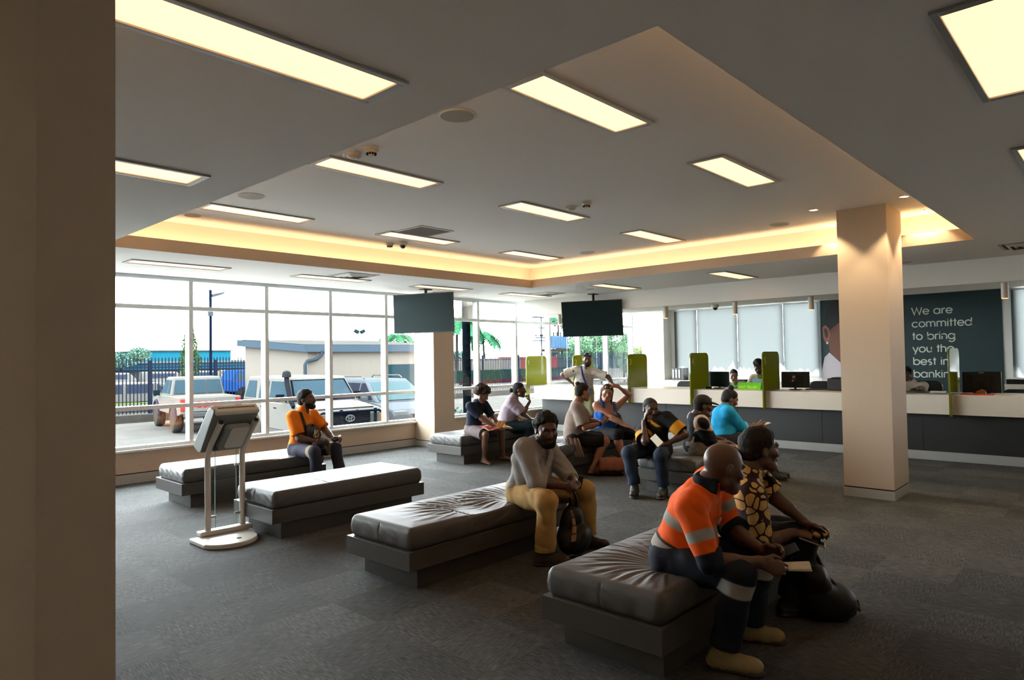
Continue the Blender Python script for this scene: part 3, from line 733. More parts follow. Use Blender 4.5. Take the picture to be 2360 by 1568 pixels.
for x in (2.64, 2.965):
    p = MB().tube([(x, 6.29, .08), (x, 6.29, .74), (x, 6.272, .80), (x, 6.225, .865), (x, 6.005, 1.085)], .027, 14).build('post', M_kw, t, smooth=True, auto=60)
    MB().cyl((x, 6.006, 1.084), (x, 5.999, 1.091), .023).build('end_cap', M_dark, p)
    for z in (.20, .655):
        s = 1 if x < 2.8 else -1
        MB().cyl((x+s*.02, 6.29, z), (x+s*.075, 6.29, z), .012).build('glass_clamp', M_alu, p, smooth=True)
MB().box((2.705, 6.285, .10), (2.905, 6.293, .80)).build('glass_panel', M_glass, t)
eg = MB()
for x in (2.704, 2.904): eg.box((x, 6.284, .10), (x+.004, 6.294, .80))
eg.build('glass_edge', mat('glass_edge', (.55, .68, .66), .2), t)
sec = [(6.35, .795), (6.445, .845), (6.45, .875), (6.13, 1.205), (6.075, 1.225), (6.005, 1.20), (5.995, 1.18), (6.29, .80)]
MB().prism(sec, 2.575, 3.0, lambda u, v, w: (w, u, v)).build('head', M_kg, t, bevel=.02, seg=3)
MB().prism([(6.05, 1.238), (5.975, 1.185), (5.988, 1.145), (6.05, 1.195)], 2.585, 2.99, lambda u, v, w: (w, u, v)).build('top_rim', M_kw, t, bevel=.012, seg=3)
sl = MB()
for k in range(22): sl.obox((2.62+k*.0158, 6.013, 1.2125), ((1, 0, 0), (0, .82, .58), (0, -.58, .82)), (.0042, .009, .002))
sl.build('vent_slots', M_dark, t)
d = Vector((0, -.36, .385)).normalized(); nrm = Vector((0, -.385, -.36)).normalized(); cc = Vector((-.03, 6.135, .975))
hb = MB(); pts = rrect(-.115, -.17, .135, .13, .05)
hb.prism(pts, 0, .065, lambda u, v, w: tuple(Vector((2.83, 0, 0))+cc+Vector((u, 0, 0))+d*v+nrm*w)); hb.build('back_housing', M_kg, t, bevel=.018, seg=3)
hb = MB(); hb.prism(rrect(-.065, -.13, .105, .13, .03), .0655, .072, lambda u, v, w: tuple(Vector((2.83, 0, 0))+cc+Vector((u, 0, 0))+d*v+nrm*w)); hb.build('access_panel', M_kw, t, bevel=.005)
sn = Vector((0, .35, .32)).normalized()
MB().obox(Vector((2.787, 6.287, 1.030)), ((1, 0, 0), d, (0, .67, .74)), (.19, .17, .006)).build('touchscreen', M_tv, t)
# ================================================================== OUTSIDE THE WINDOWS
GZ = -0.55
_mat = mat
def mat(name, color=(.5, .5, .5), rough=.6, **k):      # outdoor paint: dull, little shine
    k['spec'] = 0.0; return _mat(name, color, rough, **k)
random.seed(5)
M_conc = mat('concrete', (.195, .192, .185), .8, noise=.12, nscale=1.2)
M_kerb = mat('kerb_concrete', (.135, .128, .12), .85, noise=.15, nscale=6)
M_wcar = mat('car_white', (.245, .242, .232), .45, spec=.06)
M_scar = mat('car_silver', (.19, .205, .22), .45, spec=.06)
M_cglass = mat('car_glass', (.105, .15, .175), .2, spec=.06)
M_cdark = mat('car_dark', (.018, .024, .042), .5)
M_tyre = mat('tyre', (.045, .042, .040), .8)
M_dust = mat('dusty_tyre', (.15, .14, .125), .85)
M_rim = mat('rim', (.22, .215, .20), .4)
M_navy = mat('fence_navy', (.045, .06, .095), .6)
struct('ground', MB().box((-40, 10.25, GZ-.3), (200, 160, GZ)), M_conc)
struct('bounce_apron', MB().box((-12, 10.25, GZ-.05), (40, 17.5, GZ+.01)), mat('light_concrete', (.41, .405, .395), .8, noise=.05, nscale=1.5))  # added pale apron, unseen from the camera, bounces daylight onto the ceiling
struct('kerb', MB().box((-5, 27.2, GZ), (60, 27.6, GZ+.28)), M_kerb)
struct('trim_9', MB().box((-3, 10.22, GZ-.1), (30, 10.5, -.25)), M_kerb)
ln = MB(); ln.box((6.3, 14, GZ), (6.42, 26.5, GZ+.004)); struct('trim_10', ln, mat('bay_line', (.20, .20, .19), .7))
gr = MB(); gr.box((-10, 39.5, GZ), (26, 62, GZ+.03)); tag(gr.build('grass', mat('grass', (.16, .20, .075), .9, noise=.35, nscale=3)), 'sunlit green grass verge beyond the fence', 'grass', kind='stuff')

def vehicle(name, lab, cat, c, fdir, parts):
    f = Vector((fdir[0], fdir[1], 0)).normalized(); l = Vector((-f.y, f.x, 0)); c = Vector((c[0], c[1], GZ))
    t = thing(name, lab, cat, tuple(c))
    fn = lambda s, u, z: tuple(c+f*s+l*u+Vector((0, 0, z)))
    parts(t, fn, f, l)
    return t
def arch(s, r, zc, z0, n=8):
    a0 = math.degrees(math.asin((z0-zc)/r))
    return [(s+r*math.cos(math.radians(a)), zc+r*math.sin(math.radians(a))) for a in [180-a0+(a0*2-180)*(i/n) for i in range(n+1)]]
def wheel(t, fn, l, s, u, r, w, mt=None, nm='wheel'):
    a, b = Vector(fn(s, u-w/2, r)), Vector(fn(s, u+w/2, r)); d = (b-a).normalized()
    o = MB().lathe(a, [(r*.62, 0), (r*.9, 0), (r, w*.18), (r, w*.82), (r*.9, w), (r*.62, w)], 26, d).build(nm, mt or M_tyre, t, smooth=True)
    for e, sg in ((a, 1), (b, -1)):
        MB().lathe(e+d*sg*.02, [(r*.62, 0), (r*.5, .03*1), (r*.2, .02), (.02, .0)], 20, d*sg).build('rim', M_rim, o)
def cabin_side(z0, z1, w0, w1):
    return lambda z: w0+(w1-w0)*(z-z0)/(z1-z0)
def side_panes(t, fn, polys, hw, name='side_window', m=None):
    for sg in (-1, 1):
        for p in polys:
            p_ = p if sg > 0 else p[::-1]
            mb = MB(); mb.quad(*[fn(s, sg*(hw(z)+.008), z) for s, z in p]); mb.build(name, m or M_cglass, t)
def cabin(t, fn, base, top, z0, z1, w0, w1, m, nm='cabin'):
    """base/top: (rear s, front s)"""
    (r0, f0), (r1, f1) = base, top
    vs = [fn(r0, -w0, z0), fn(f0, -w0, z0), fn(f0, w0, z0), fn(r0, w0, z0), fn(r1, -w1, z1), fn(f1, -w1, z1), fn(f1, w1, z1), fn(r1, w1, z1)]
    return MB().add(vs, [(3,2,1,0),(4,5,6,7),(0,1,5,4),(1,2,6,5),(2,3,7,6),(3,0,4,7)]).build(nm, m, t, bevel=.05, seg=3)

# ---- white four wheel drive facing the windows
def lc(t, fn, f, l):
    W_ = .88
    lower = [(2.3, .62), (2.30, .98), (2.20, 1.05), (1.05, 1.17), (-2.30, 1.17), (-2.36, 1.0), (-2.36, .5)]+[(-1.75, .5)]+arch(-1.32, .43, .40, .5)[1:-1]+[(-.89, .5), (.97, .5)]+arch(1.40, .43, .40, .5)[1:-1]+[(1.83, .5), (2.24, .5)]
    MB().prism(lower[::-1], -W_, W_, lambda s, z, u: fn(s, u, z)).build('body', M_wcar, t, bevel=.035, seg=3)
    MB().prism([(1.0, 1.16), (2.18, 1.05), (2.2, 1.09), (1.0, 1.20)], -.70, .70, lambda s, z, u: fn(s, u, z)).build('bonnet', M_wcar, t, bevel=.02)
    hw = cabin_side(1.17, 1.77, .86, .76)
    cabin(t, fn, (-2.34, 1.08), (-2.12, .55), 1.16, 1.79, .86, .76, M_wcar)
    MB().box((0, 0, 0), (0, 0, 0)) 
    side_panes(t, fn, [[(-2.17, 1.24), (-1.35, 1.24), (-1.42, 1.68), (-2.02, 1.68)], [(-1.12, 1.24), (-.50, 1.24), (-.50, 1.68), (-1.14, 1.68)], [(-.38, 1.24), (.86, 1.24), (.50, 1.68), (-.38, 1.68)]], hw)
    ws = [(1.045, 1.22), (.60, 1.72)]
    k = .012
    mb = MB(); mb.quad(fn(1.045+k, -.80, 1.22), fn(1.045+k, .80, 1.22), fn(.61+k, .71, 1.72), fn(.61+k, -.71, 1.72)); mb.build('windscreen_seal', M_cdark, t)
    k = .018
    mb = MB(); mb.quad(fn(1.02+k, -.75, 1.25), fn(1.02+k, .75, 1.25), fn(.632+k, .67, 1.695), fn(.632+k, -.67, 1.695)); mb.build('windscreen', M_cglass, t)
    for u in (-.32, .36):
        MB().obox(fn(.78+.05, u, 1.40), (f*.65+Vector((0, 0, -.75)), l, f*.75+Vector((0, 0, .65))), (.10, .19, .01)).build('headrest', mat('seat_grey', (.05, .065, .08), .7), t, bevel=.008)
    # front: grille, lamps, bumper, guard
    MB().box((0, 0, 0), (0, 0, 0))
    g_ = MB(); g_.obox(fn(2.31, 0, .83), (f, l, (0, 0, 1)), (.02, .52, .155)); g_.build('grille', M_cdark, t)
    b_ = MB()
    for z in (.73, .78, .83, .88, .93): b_.obox(fn(2.335, 0, z), (f, l, (0, 0, 1)), (.008, .50, .008))
    b_.build('grille_bars', mat('grille_blue', (.035, .045, .09), .4), t)
    for u in (-.65, .65):
        MB().obox(fn(2.31, u, .83), (f, l, (0, 0, 1)), (.02, .12, .13)).build('headlight', mat('lamp_glass', (.24, .26, .26), .2), t, bevel=.01)
        MB().obox(fn(2.24, u*1.255, .80), (f, l, (0, 0, 1)), (.07, .05, .10)).build('indicator', mat('amber', (.45, .27, .09), .3), t, bevel=.01)
    MB().obox(fn(2.36, 0, .55), (f, l, (0, 0, 1)), (.06, .86, .09)).build('bumper', mat('bumper_grey', (.16, .165, .17), .4), t, bevel=.02)
    gd = MB()
    for u in (-.24, .62): gd.obox(fn(2.40, u, .78), (f, l, (0, 0, 1)), (.012, .035, .27))
    gd.build('guard_upright', mat('guard_blue', (.03, .045, .075), .4), t)
    bar = MB(); bar.tube([fn(2.42, u, z) for u, z in ((-.88, .52), (-.90, .80), (-.84, .93), (-.70, 1.0), (.70, 1.0), (.84, .93), (.90, .80), (.88, .52))], .028, 8); bar.build('bull_bar', mat('guard_blue', (.03, .045, .075), .4), t, smooth=True)
    MB().tube([fn(2.42, -.85, .62), fn(2.42, .85, .62)], .018, 8).build('lower_bar', M_rim, t, smooth=True)
    em = MB(); n = 28
    def ell(a, b, cu=0, cz=0): return [fn(2.356, cu+a*math.cos(2*PI*i/n), .845+cz+b*math.sin(2*PI*i/n)) for i in range(n)]
    em.tube(ell(.105, .072), .012, 6, True); em.tube(ell(.036, .066), .010, 6, True); em.tube(ell(.066, .030, 0, .030), .010, 6, True)
    em.build('emblem', mat('emblem_silver', (.30, .31, .32), .3), t, smooth=True)
    MB().obox(fn(2.34, .18, 1.02), (f, l, (0, 0, 1)), (.01, .03, .02)).build('bonnet_badge', mat('badge_yellow', (.35, .25, .03), .4), t)
    # snorkel on the vehicle's right side
    MB().tube([fn(1.30, -.90, 1.10), fn(1.12, -.90, 1.25), fn(.72, -.83, 1.66), fn(.68, -.82, 1.80)], [.05, .055, .06, .06], 10).build('snorkel', mat('snorkel_grey', (.055, .062, .075), .5), t, smooth=True)
    MB().lathe(fn(.68, -.82, 1.79), [(.10, 0), (.11, .03), (.085, .13), (.03, .16)], 16).build('snorkel_head', mat('snorkel_head', (.09, .095, .105), .5), t, smooth=True)
    for u in (-1, 1):
        MB().obox(fn(.72, u*1.0, 1.30), (f, l, (0, 0, 1)), (.04, .10, .085)).build('mirror', M_cdark, t, bevel=.02)
        MB().tube([fn(.78, u*.86, 1.20), fn(.74, u*.98, 1.28)], .015, 6).build('mirror_arm', M_cdark, t)
        for s in (1.40, -1.32):
            wheel(t, fn, l, s, u*.76, .39, .24, M_dust)
    MB().tube([fn(-.9, -.885, 1.03), fn(-.75, -.885, 1.03)], .012, 6).build('door_handle', M_cdark, t)
    MB().tube([fn(.0, -.885, 1.03), fn(.15, -.885, 1.03)], .012, 6).build('door_handle', M_cdark, t)
ph = math.radians(7); fd = (-math.sin(ph), -math.cos(ph))
ctr = (7.911+.91*math.cos(ph)+2.35*math.sin(ph), 13.40-.91*math.sin(ph)+2.35*math.cos(ph))
vehicle('car', 'white boxy four wheel drive with a snorkel and dark bull bar facing the windows', 'car', ctr, fd, lc)

# ---- white utility with red tailgate lettering
def ute(t, fn, f, l):
    W_ = .88
    lower = [(2.45, .60), (2.45, .95), (1.2, 1.12), (-2.40, 1.12), (-2.40, .62), (-2.0, .55)]+arch(-1.45, .45, .40, .55)[:]+[(1.10, .55)]+arch(1.55, .45, .40, .55)+[(2.2, .55)]
    MB().prism(lower[::-1], -W_, W_, lambda s, z, u: fn(s, u, z)).build('body', M_wcar, t, bevel=.035, seg=3)
    cabin(t, fn, (-.62, 1.30), (-.50, .55), 1.10, 1.72, .84, .72, M_wcar)
    hw = cabin_side(1.10, 1.72, .84, .72)
    side_panes(t, fn, [[(-.50, 1.18), (-.05, 1.18), (-.05, 1.62), (-.40, 1.62)], [(.05, 1.18), (1.10, 1.18), (.55, 1.62), (.05, 1.62)]], hw)
    for a, b in ((-.78, -.30), (-.27, .25), (.28, .76)):
        mb = MB(); mb.quad(fn(-.63-.012, a*.97, 1.18), fn(-.63-.012, b*.97, 1.18), fn(-.535-.012, b*.88, 1.62), fn(-.535-.012, a*.88, 1.62)); mb.build('rear_window', M_cglass, t)
    MB().obox(fn(-2.42, 0, .90), (f, l, (0, 0, 1)), (.02, .72, .21)).build('tailgate', M_wcar, t, bevel=.01)
    MB().obox(fn(-1.55, 0, 1.125), (f, l, (0, 0, 1)), (.80, .78, .01)).build('tray_cover', mat('tray_grey', (.24, .235, .225), .6), t)
    tx = MB(); lettering(tx, 'NISSAN', .235, lambda u, v, w: fn(-2.442-w, .68-u, .815+v), w=.075, t=.006, track=.10)
    tx.build('lettering', mat('letter_red', (.50, .03, .045), .5), t)
    for u in (-.80, .80): MB().obox(fn(-2.41, u, .90), (f, l, (0, 0, 1)), (.02, .07, .17)).build('tail_light', mat('tail_red', (.33, .09, .09), .3), t, bevel=.005)
    MB().obox(fn(-2.50, 0, .60), (f, l, (0, 0, 1)), (.07, .80, .07)).build('bumper', mat('bumper_grey', (.16, .165, .17), .4), t, bevel=.02)
    MB().obox(fn(-2.54, .1, .50), (f, l, (0, 0, 1)), (.05, .06, .05)).build('tow_bar', M_cdark, t)
    for u in (-1, 1):
        MB().obox(fn(1.0, u*.98, 1.18), (f, l, (0, 0, 1)), (.05, .10, .09)).build('mirror', mat('mirror_green', (.03, .07, .08), .4), t, bevel=.02)
        for s in (1.55, -1.45):
            wheel(t, fn, l, s, u*.80, .41, .27, M_dust)
            MB().tube([fn(s+.47*math.cos(a), u*.90, .42+.47*math.sin(a)) for a in [PI*i/10 for i in range(11)]], .05, 6).build('wheel_flare', mat('flare_blue', (.10, .11, .15), .6), t, smooth=True)
f2 = Vector((.18, .98, 0)).normalized(); l2 = Vector((-f2.y, f2.x, 0))
p2 = Vector((8.27, 22.1, 0))+f2*1.45-l2*.85
vehicle('car', 'white utility with red tailgate lettering parked nose to the kerb', 'car', (p2.x, p2.y), (f2.x, f2.y), ute)

# ---- silver wagon beside the four wheel drive
def wagon(t, fn, f, l):
    W_ = .90
    lower = [(2.30, .45), (2.32, .72), (2.15, .86), (1.15, 1.02), (-2.2, 1.06), (-2.32, .9), (-2.32, .45), (-1.75, .4)]+arch(-1.35, .40, .36, .4)[1:-1]+[(-.9, .4), (.95, .4)]+arch(1.38, .40, .36, .4)[1:-1]+[(1.8, .4)]
    MB().prism(lower[::-1], -W_, W_, lambda s, z, u: fn(s, u, z)).build('body', M_scar, t, bevel=.06, seg=3)
    cabin(t, fn, (-2.25, 1.30), (-1.9, .30), 1.0, 1.62, .86, .68, M_scar)
    hw = cabin_side(1.0, 1.62, .86, .68)
    side_panes(t, fn, [[(-1.95, 1.08), (-.95, 1.08), (-.95, 1.52), (-1.72, 1.52)], [(-.85, 1.08), (.10, 1.08), (.10, 1.52), (-.85, 1.52)], [(.18, 1.08), (1.02, 1.08), (.40, 1.52), (.18, 1.52)]], hw, m=mat('tinted', (.075, .085, .11), .2))
    mb = MB(); mb.quad(fn(1.255, -.74, 1.06), fn(1.255, .74, 1.06), fn(.395, .62, 1.56), fn(.395, -.62, 1.56)); mb.build('windscreen', mat('pale_screen', (.14, .19, .20), .15), t)
    for u in (-1, 1):
        MB().tube([fn(-1.7, u*.62, 1.63), fn(-1.6, u*.62, 1.70), fn(0, u*.62, 1.71), fn(.15, u*.62, 1.64)], .02, 8).build('roof_rail', M_rim, t, smooth=True)
        MB().obox(fn(.85, u*1.0, 1.10), (f, l, (0, 0, 1)), (.05, .10, .07)).build('mirror', M_scar, t, bevel=.02)
        MB().obox(fn(2.2, u*.68, .76), (f, l, (0, 0, 1)), (.12, .18, .07)).build('headlight', mat('lamp_glass', (.24, .26, .26), .2), t, bevel=.03)
        for s in (1.38, -1.35): wheel(t, fn, l, s, u*.78, .36, .22)
    MB().obox(fn(2.31, 0, .66), (f, l, (0, 0, 1)), (.02, .40, .08)).build('grille', M_cdark, t)
ctr = (10.75+.91*math.cos(ph)+2.3*math.sin(ph), 14.2-.91*math.sin(ph)+2.3*math.cos(ph))
vehicle('car', 'silver wagon with roof rails parked right of the white four wheel drive', 'car', ctr, fd, wagon)

# ---- white van behind the fence
def van(t, fn, f, l):
    prof = [(2.5, .45), (2.52, .9), (1.9, 1.05), (1.15, 1.32), (-2.3, 1.36), (-2.45, 1.2), (-2.45, .45)]
    MB().prism(prof[::-1], -.85, .85, lambda s, z, u: fn(s, u, z)).build('body', M_wcar, t, bevel=.07, seg=3)
    side_panes(t, fn, [[(1.0, .86), (1.55, .86), (1.05, 1.24), (1.0, 1.24)], [(-.2, .86), (.85, .86), (.85, 1.26), (-.2, 1.26)], [(-2.2, .86), (-.4, .86), (-.4, 1.26), (-2.2, 1.26)]], lambda z: .85, m=mat('van_window', (.10, .12, .16), .3))
    for u in (-1, 1):
        for s in (1.6, -1.6): wheel(t, fn, l, s, u*.74, .33, .22)
vehicle('van', 'white van parked beyond the dark fence at the far left', 'van', (10.55, 33.6), (1, -.12), van)
# ---- blue truck
def truck(t, fn, f, l):
    mb_ = mat('truck_blue', (.05, .14, .29), .4)
    MB().prism([(1.6, .55), (1.6, 1.2), (1.35, 1.75), (.3, 1.75), (.3, .55)][::-1], -.95, .95, lambda s, z, u: fn(s, u, z)).build('cab', mb_, t, bevel=.06)
    side_panes(t, fn, [[(.5, 1.15), (1.4, 1.15), (1.2, 1.6), (.5, 1.6)]], lambda z: .95)
    MB().prism([(.2, .75), (.2, 1.05), (-3.4, 1.05), (-3.4, .75)], -1.0, 1.0, lambda s, z, u: fn(s, u, z)).build('tray', mb_, t, bevel=.02)
    MB().prism([(.15, 1.05), (.15, 1.35), (-.8, 1.5), (-2.6, 1.38), (-3.3, 1.5), (-3.3, 1.05)], -.9, .9, lambda s, z, u: fn(s, u, z)).build('tarped_load', mat('load_yellow', (.17, .14, .06), .8, noise=.5, nscale=3), t)
    for u in (-1, 1):
        for s in (.95, -2.3): wheel(t, fn, l, s, u*.85, .42, .26)
vehicle('truck', 'blue flatbed truck with a pale load beyond the fence', 'truck', (18.2, 37.0), (-1, .1), truck)

# ---- palisade fence: posts, rails, a run of pickets per bay
def fence(xs, y, lab, pitch=.135, top=1.88, posts=True):
    t = thing('palisade_fence', lab, 'fence', (xs[0], y, GZ))
    for x in xs: MB().box((x-.055, y-.055, GZ), (x+.055, y+.055, top-.12)).build('post', M_navy, t)
    for a, b in zip(xs[:-1], xs[1:]):
        bay = MB()
        for z in (GZ+.25, top-.42): bay.box((a, y-.02, z-.02), (b, y+.02, z+.02))
        n = int((b-a)/pitch)
        for i in range(n):
            x = a+(i+.5)*(b-a)/n
            bay.box((x-.018, y-.012, GZ+.08), (x+.018, y+.012, top-.05)); bay.add([(x-.018, y-.012, top-.05), (x+.018, y-.012, top-.05), (x+.018, y+.012, top-.05), (x-.018, y+.012, top-.05), (x, y, top+.03)], [(0,1,4),(1,2,4),(2,3,4),(3,0,4),(3,2,1,0)])
        bay.build('picket_bay', M_navy, t)
fence([4.9, 7.7, 10.52, 13.3, 16.1, 18.9, 21.7, 24.5], 30.8, 'dark blue picket fence behind the white utility')
fence([24.9, 27.6, 30.4, 33.8, 37.0, 40.2, 43.4, 46.6, 50.0], 30.8, 'dark blue picket fence beyond the window corner at right', pitch=.15, top=1.95)
# ---- lamp pole, steel column by the glass
t = thing('street_lamp', 'tall dark lamp pole with a flat white head beyond the utility', 'street lamp', (12.53, 29.5, GZ))
MB().cyl((12.53, 29.5, GZ), (12.53, 29.5, 4.8), .06, n=12).build('pole', mat('pole_blue', (.018, .035, .075), .5), t, smooth=True)
MB().prism([(12.53, 4.45), (13.0, 4.62), (13.15, 4.75), (12.62, 4.62)], 29.3, 29.7, lambda u, v, w: (u, w, v)).build('lamp_head', mat('lamp_white', (.13, .15, .16), .5), t, bevel=.02)
MB().box((12.45, 29.4, 3.65), (12.61, 29.6, 3.95)).build('sensor_box', mat('lamp_white', (.13, .15, .16), .5), t)
t = thing('steel_column', 'thick dark blue steel column standing just outside the glass right of the pillar', 'column', (10.68, 11.35, GZ))
MB().cyl((10.68, 11.35, GZ), (10.68, 11.35, 3.5), .095, n=24).build('shaft', mat('column_blue', (.016, .030, .042), .45), t, smooth=True)
MB().cyl((10.68, 11.35, 2.70), (10.68, 11.35, 2.715), .098, n=24).build('band', mat('band_grey', (.12, .12, .11), .5), t)
# ---- low building with grey roof
t = thing('low_building', 'low white building with a grey skillion roof and teal door', 'building', (14, 20, GZ))
M_bw = mat('building_wall', (.275, .262, .245), .8); M_rf = mat('roof_grey', (.13, .165, .195), .5); M_rt = mat('roof_light', (.17, .17, .165), .6)
MB().prism([(19.15, GZ), (23.4, GZ), (23.4, 2.24), (19.15, 1.96)], 11.16, 16.6, lambda u, v, w: (w, u, v)).build('wall', M_bw, t)
MB().prism([(18.95, 1.91), (23.6, 2.20), (23.6, 2.42), (18.95, 2.13)], 10.95, 16.8, lambda u, v, w: (w, u, v)).build('roof', M_rf, t)
MB().prism([(19.0, 2.14), (23.6, 2.43), (23.6, 2.44), (19.0, 2.15)], 11.0, 16.75, lambda u, v, w: (w, u, v)).build('roof_sheet', M_rt, t)
MB().tube([(11.55, 18.98, 1.95), (11.55, 18.99, 1.80), (11.4, 19.03, 1.68), (11.08, 19.05, 1.62), (11.02, 19.06, 1.52), (11.02, 19.06, GZ)], .055, 10).build('downpipe', mat('pipe_grey', (.10, .13, .15), .5), t, smooth=True)
MB().box((14.18, 19.10, GZ), (16.4, 19.16, 1.46)).build('roller_door', mat('door_teal', (.035, .105, .125), .5), t)
MB().box((14.14, 19.08, GZ), (14.18, 19.16, 1.50)).build('door_frame', M_rt, t)
t = thing('floodlight', 'twin floodlight on a thin mast above the low building roof', 'floodlight', (15.4, 22.5, 2.3))
MB().cyl((15.4, 22.5, 2.40), (15.4, 22.5, 2.72), .015).build('mast', M_rt, t)
for s in (-1, 1): MB().obox((15.4+s*.14, 22.5, 2.76), ((1, 0, s*.5), (0, 1, 0), (-s*.5, 0, 1)), (.09, .06, .06)).build('lamp', mat('flood_blue', (.06, .09, .10), .4), t)
# ---- teal warehouse, long low teal shed
t = thing('warehouse', 'bright teal warehouse far beyond the grass with a small awning', 'building', (31, 82, GZ))
M_teal = mat('teal_cladding', (.05, .215, .265), .6); M_teal2 = mat('teal_dark', (.06, .16, .21), .6)
MB().box((26.6, 80, GZ), (36.4, 90, 3.0)).build('wall', M_teal, t)
MB().box((26.4, 79.8, 3.0), (36.6, 90.2, 3.12)).build('roof', M_rt, t)
MB().prism([(22.5, 2.35), (26.6, 2.9), (26.6, 2.2)], 79.5, 82, lambda u, v, w: (u, w, v)).build('awning', mat('awning_brown', (.10, .09, .09), .7), t)
t = thing('long_shed', 'long low pale shed with a teal fascia across the road', 'building', (28, 72, GZ))
MB().box((18, 79, .95), (46, 79.5, 1.7)).build('fascia', M_teal2, t); MB().box((18, 79.5, GZ), (46, 79.9, .95)).build('wall', mat('shed_wall', (.14, .15, .15), .8), t); MB().prism([(78.8, 1.7), (79.8, 1.9), (79.8, 1.85), (78.8, 1.65)], 17.8, 46.2, lambda u, v, w: (w, u, v)).build('roof', M_rt, t)
for k, (x, y, s) in enumerate(((19.5, 66, 1), (23.5, 66, 1), (27.2, 66, 1.1), (30.4, 66, .8))):
    t = thing('parked_van', 'small white vehicle parked in front of the long shed, %s' % ('farthest left', 'second from the left', 'third from the left', 'nearest the conifer')[k], 'van', (x, y, GZ), 'vehicles in front of the long shed')
    MB().prism([(-1.6*s, 0.25), (1.6*s, .25), (1.7*s, .8), (1.1*s, 1.4), (-1.6*s, 1.45)], -.8, .8, lambda u, v, w, x=x, y=y: (x+u, y+w, GZ+v)).build('body', M_wcar, t, bevel=.1)
    MB().box((x-1.2*s, y-.82, GZ+.85), (x+.9*s, y-.80, GZ+1.25)).build('side_window', mat('van_window', (.10, .12, .16), .3), t)
    for q in (-1, 1): MB().cyl((x+q*s, y-.83, GZ+.3), (x+q*s, y-.6, GZ+.3), .3).build('wheel', M_tyre, t)
# ---- trees
def blob_leaves(mb, c, r, n, size, seed, flat=1.0):
    n = int(n*2.4); size = size*.52
    rn = random.Random(seed)
    for _ in range(n):
        while True:
            p = Vector((rn.uniform(-1, 1), rn.uniform(-1, 1), rn.uniform(-1, 1)))
            if .45 < p.length < 1: break
        p = Vector((p.x*r[0], p.y*r[1], p.z*r[2]))+Vector(c)
        a = Vector((rn.gauss(0, 1), rn.gauss(0, 1), rn.gauss(0, 1)*flat)).normalized(); b = a.orthogonal().normalized(); d = a.cross(b); s = size*rn.uniform(.6, 1.3)
        mb.quad(p-b*s, p-d*s*.6, p+b*s, p+d*s*.6)
M_trunk = mat('bark', (.06, .05, .04), .9)
def tree(name, lab, base, blobs, m, n, size, trunk=.12, cat='tree', grp=None):
    t = thing(name, lab, cat, base, grp)
    top = max(b[0][2] for b in blobs)
    MB().cyl(base, (base[0], base[1], top), trunk, trunk*.5).build('trunk', M_trunk, t)
    mb = MB()
    for i, (c, r) in enumerate(blobs): blob_leaves(mb, c, r, n, size, hash((name, i)) % 1000 if False else i*7+len(lab))
    mb.build('crown', m, t)
M_gd = mat('leaf_dark', (.13, .19, .10), .8, noise=.4, nscale=4); M_gm = mat('leaf_mid', (.20, .30, .215), .8, noise=.4, nscale=2); M_gl = mat('leaf_yellow', (.24, .30, .11), .8, noise=.4, nscale=2); M_gb = mat('leaf_pale', (.19, .27, .235), .8, noise=.3, nscale=2)
tree('conifer', 'narrow dark conifer beyond the fence behind the first window post', (14.22, 36, GZ), [((14.22, 36, .4), (.62, .62, .9)), ((14.22, 36, 1.6), (.55, .55, .9)), ((14.22, 36, 2.5), (.38, .38, .8)), ((14.22, 36, 3.2), (.2, .2, .5))], M_gd, 900, .085)
tree('rain_tree', 'broad spreading green tree behind the standing man', (80, 60, GZ), [((77.5, 60, 3.1), (3.2, 3, .9)), ((80.5, 60, 4.3), (3.6, 3, .9)), ((84, 60, 5.0), (3.2, 3, .9)), ((85, 60, 3.4), (3.0, 3, .9)), ((81, 60, 2.6), (4.2, 3, .8)), ((77, 60, 1.9), (2.2, 2, .7)), ((88, 60, 4.2), (2.6, 3, 1.0)), ((88, 60, 2.4), (2.6, 3, 1.0))], M_gm, 520, .30, .4)
tree('slim_tree', 'slim pointed green tree right of the right television', (76, 50, GZ), [((76, 50, .8), (1.1, 1, 1.2)), ((76, 50, 2.4), (.9, .9, 1.3)), ((76, 50, 3.8), (.5, .5, 1.0))], M_gm, 420, .2)
tree('yellow_tree', 'yellowish bushy tree at the right end of the window wall', (82.5, 50, GZ), [((82.5, 50, 1.0), (2.6, 2, 1.5)), ((81.8, 50, 2.4), (1.9, 2, 1.0)), ((84, 50, 2.2), (1.8, 2, 1.2))], M_gl, 500, .26)
tree('hazy_tree', 'pale hazy tree crown low behind the right fence', (66, 80, GZ), [((70, 80, 2.2), (3, 2, 1.0)), ((73, 80, 2.0), (2, 2, .9))], M_gb, 400, .35)
tree('far_tree', 'pale hazy tree at the left end of the teal warehouse', (23.5, 77, GZ), [((23.5, 77, 2.0), (1.6, 1.5, .9)), ((25.2, 77, 2.6), (1.2, 1.2, .8)), ((21.8, 77, 1.5), (1.4, 1.4, .8))], M_gb, 300, .25)
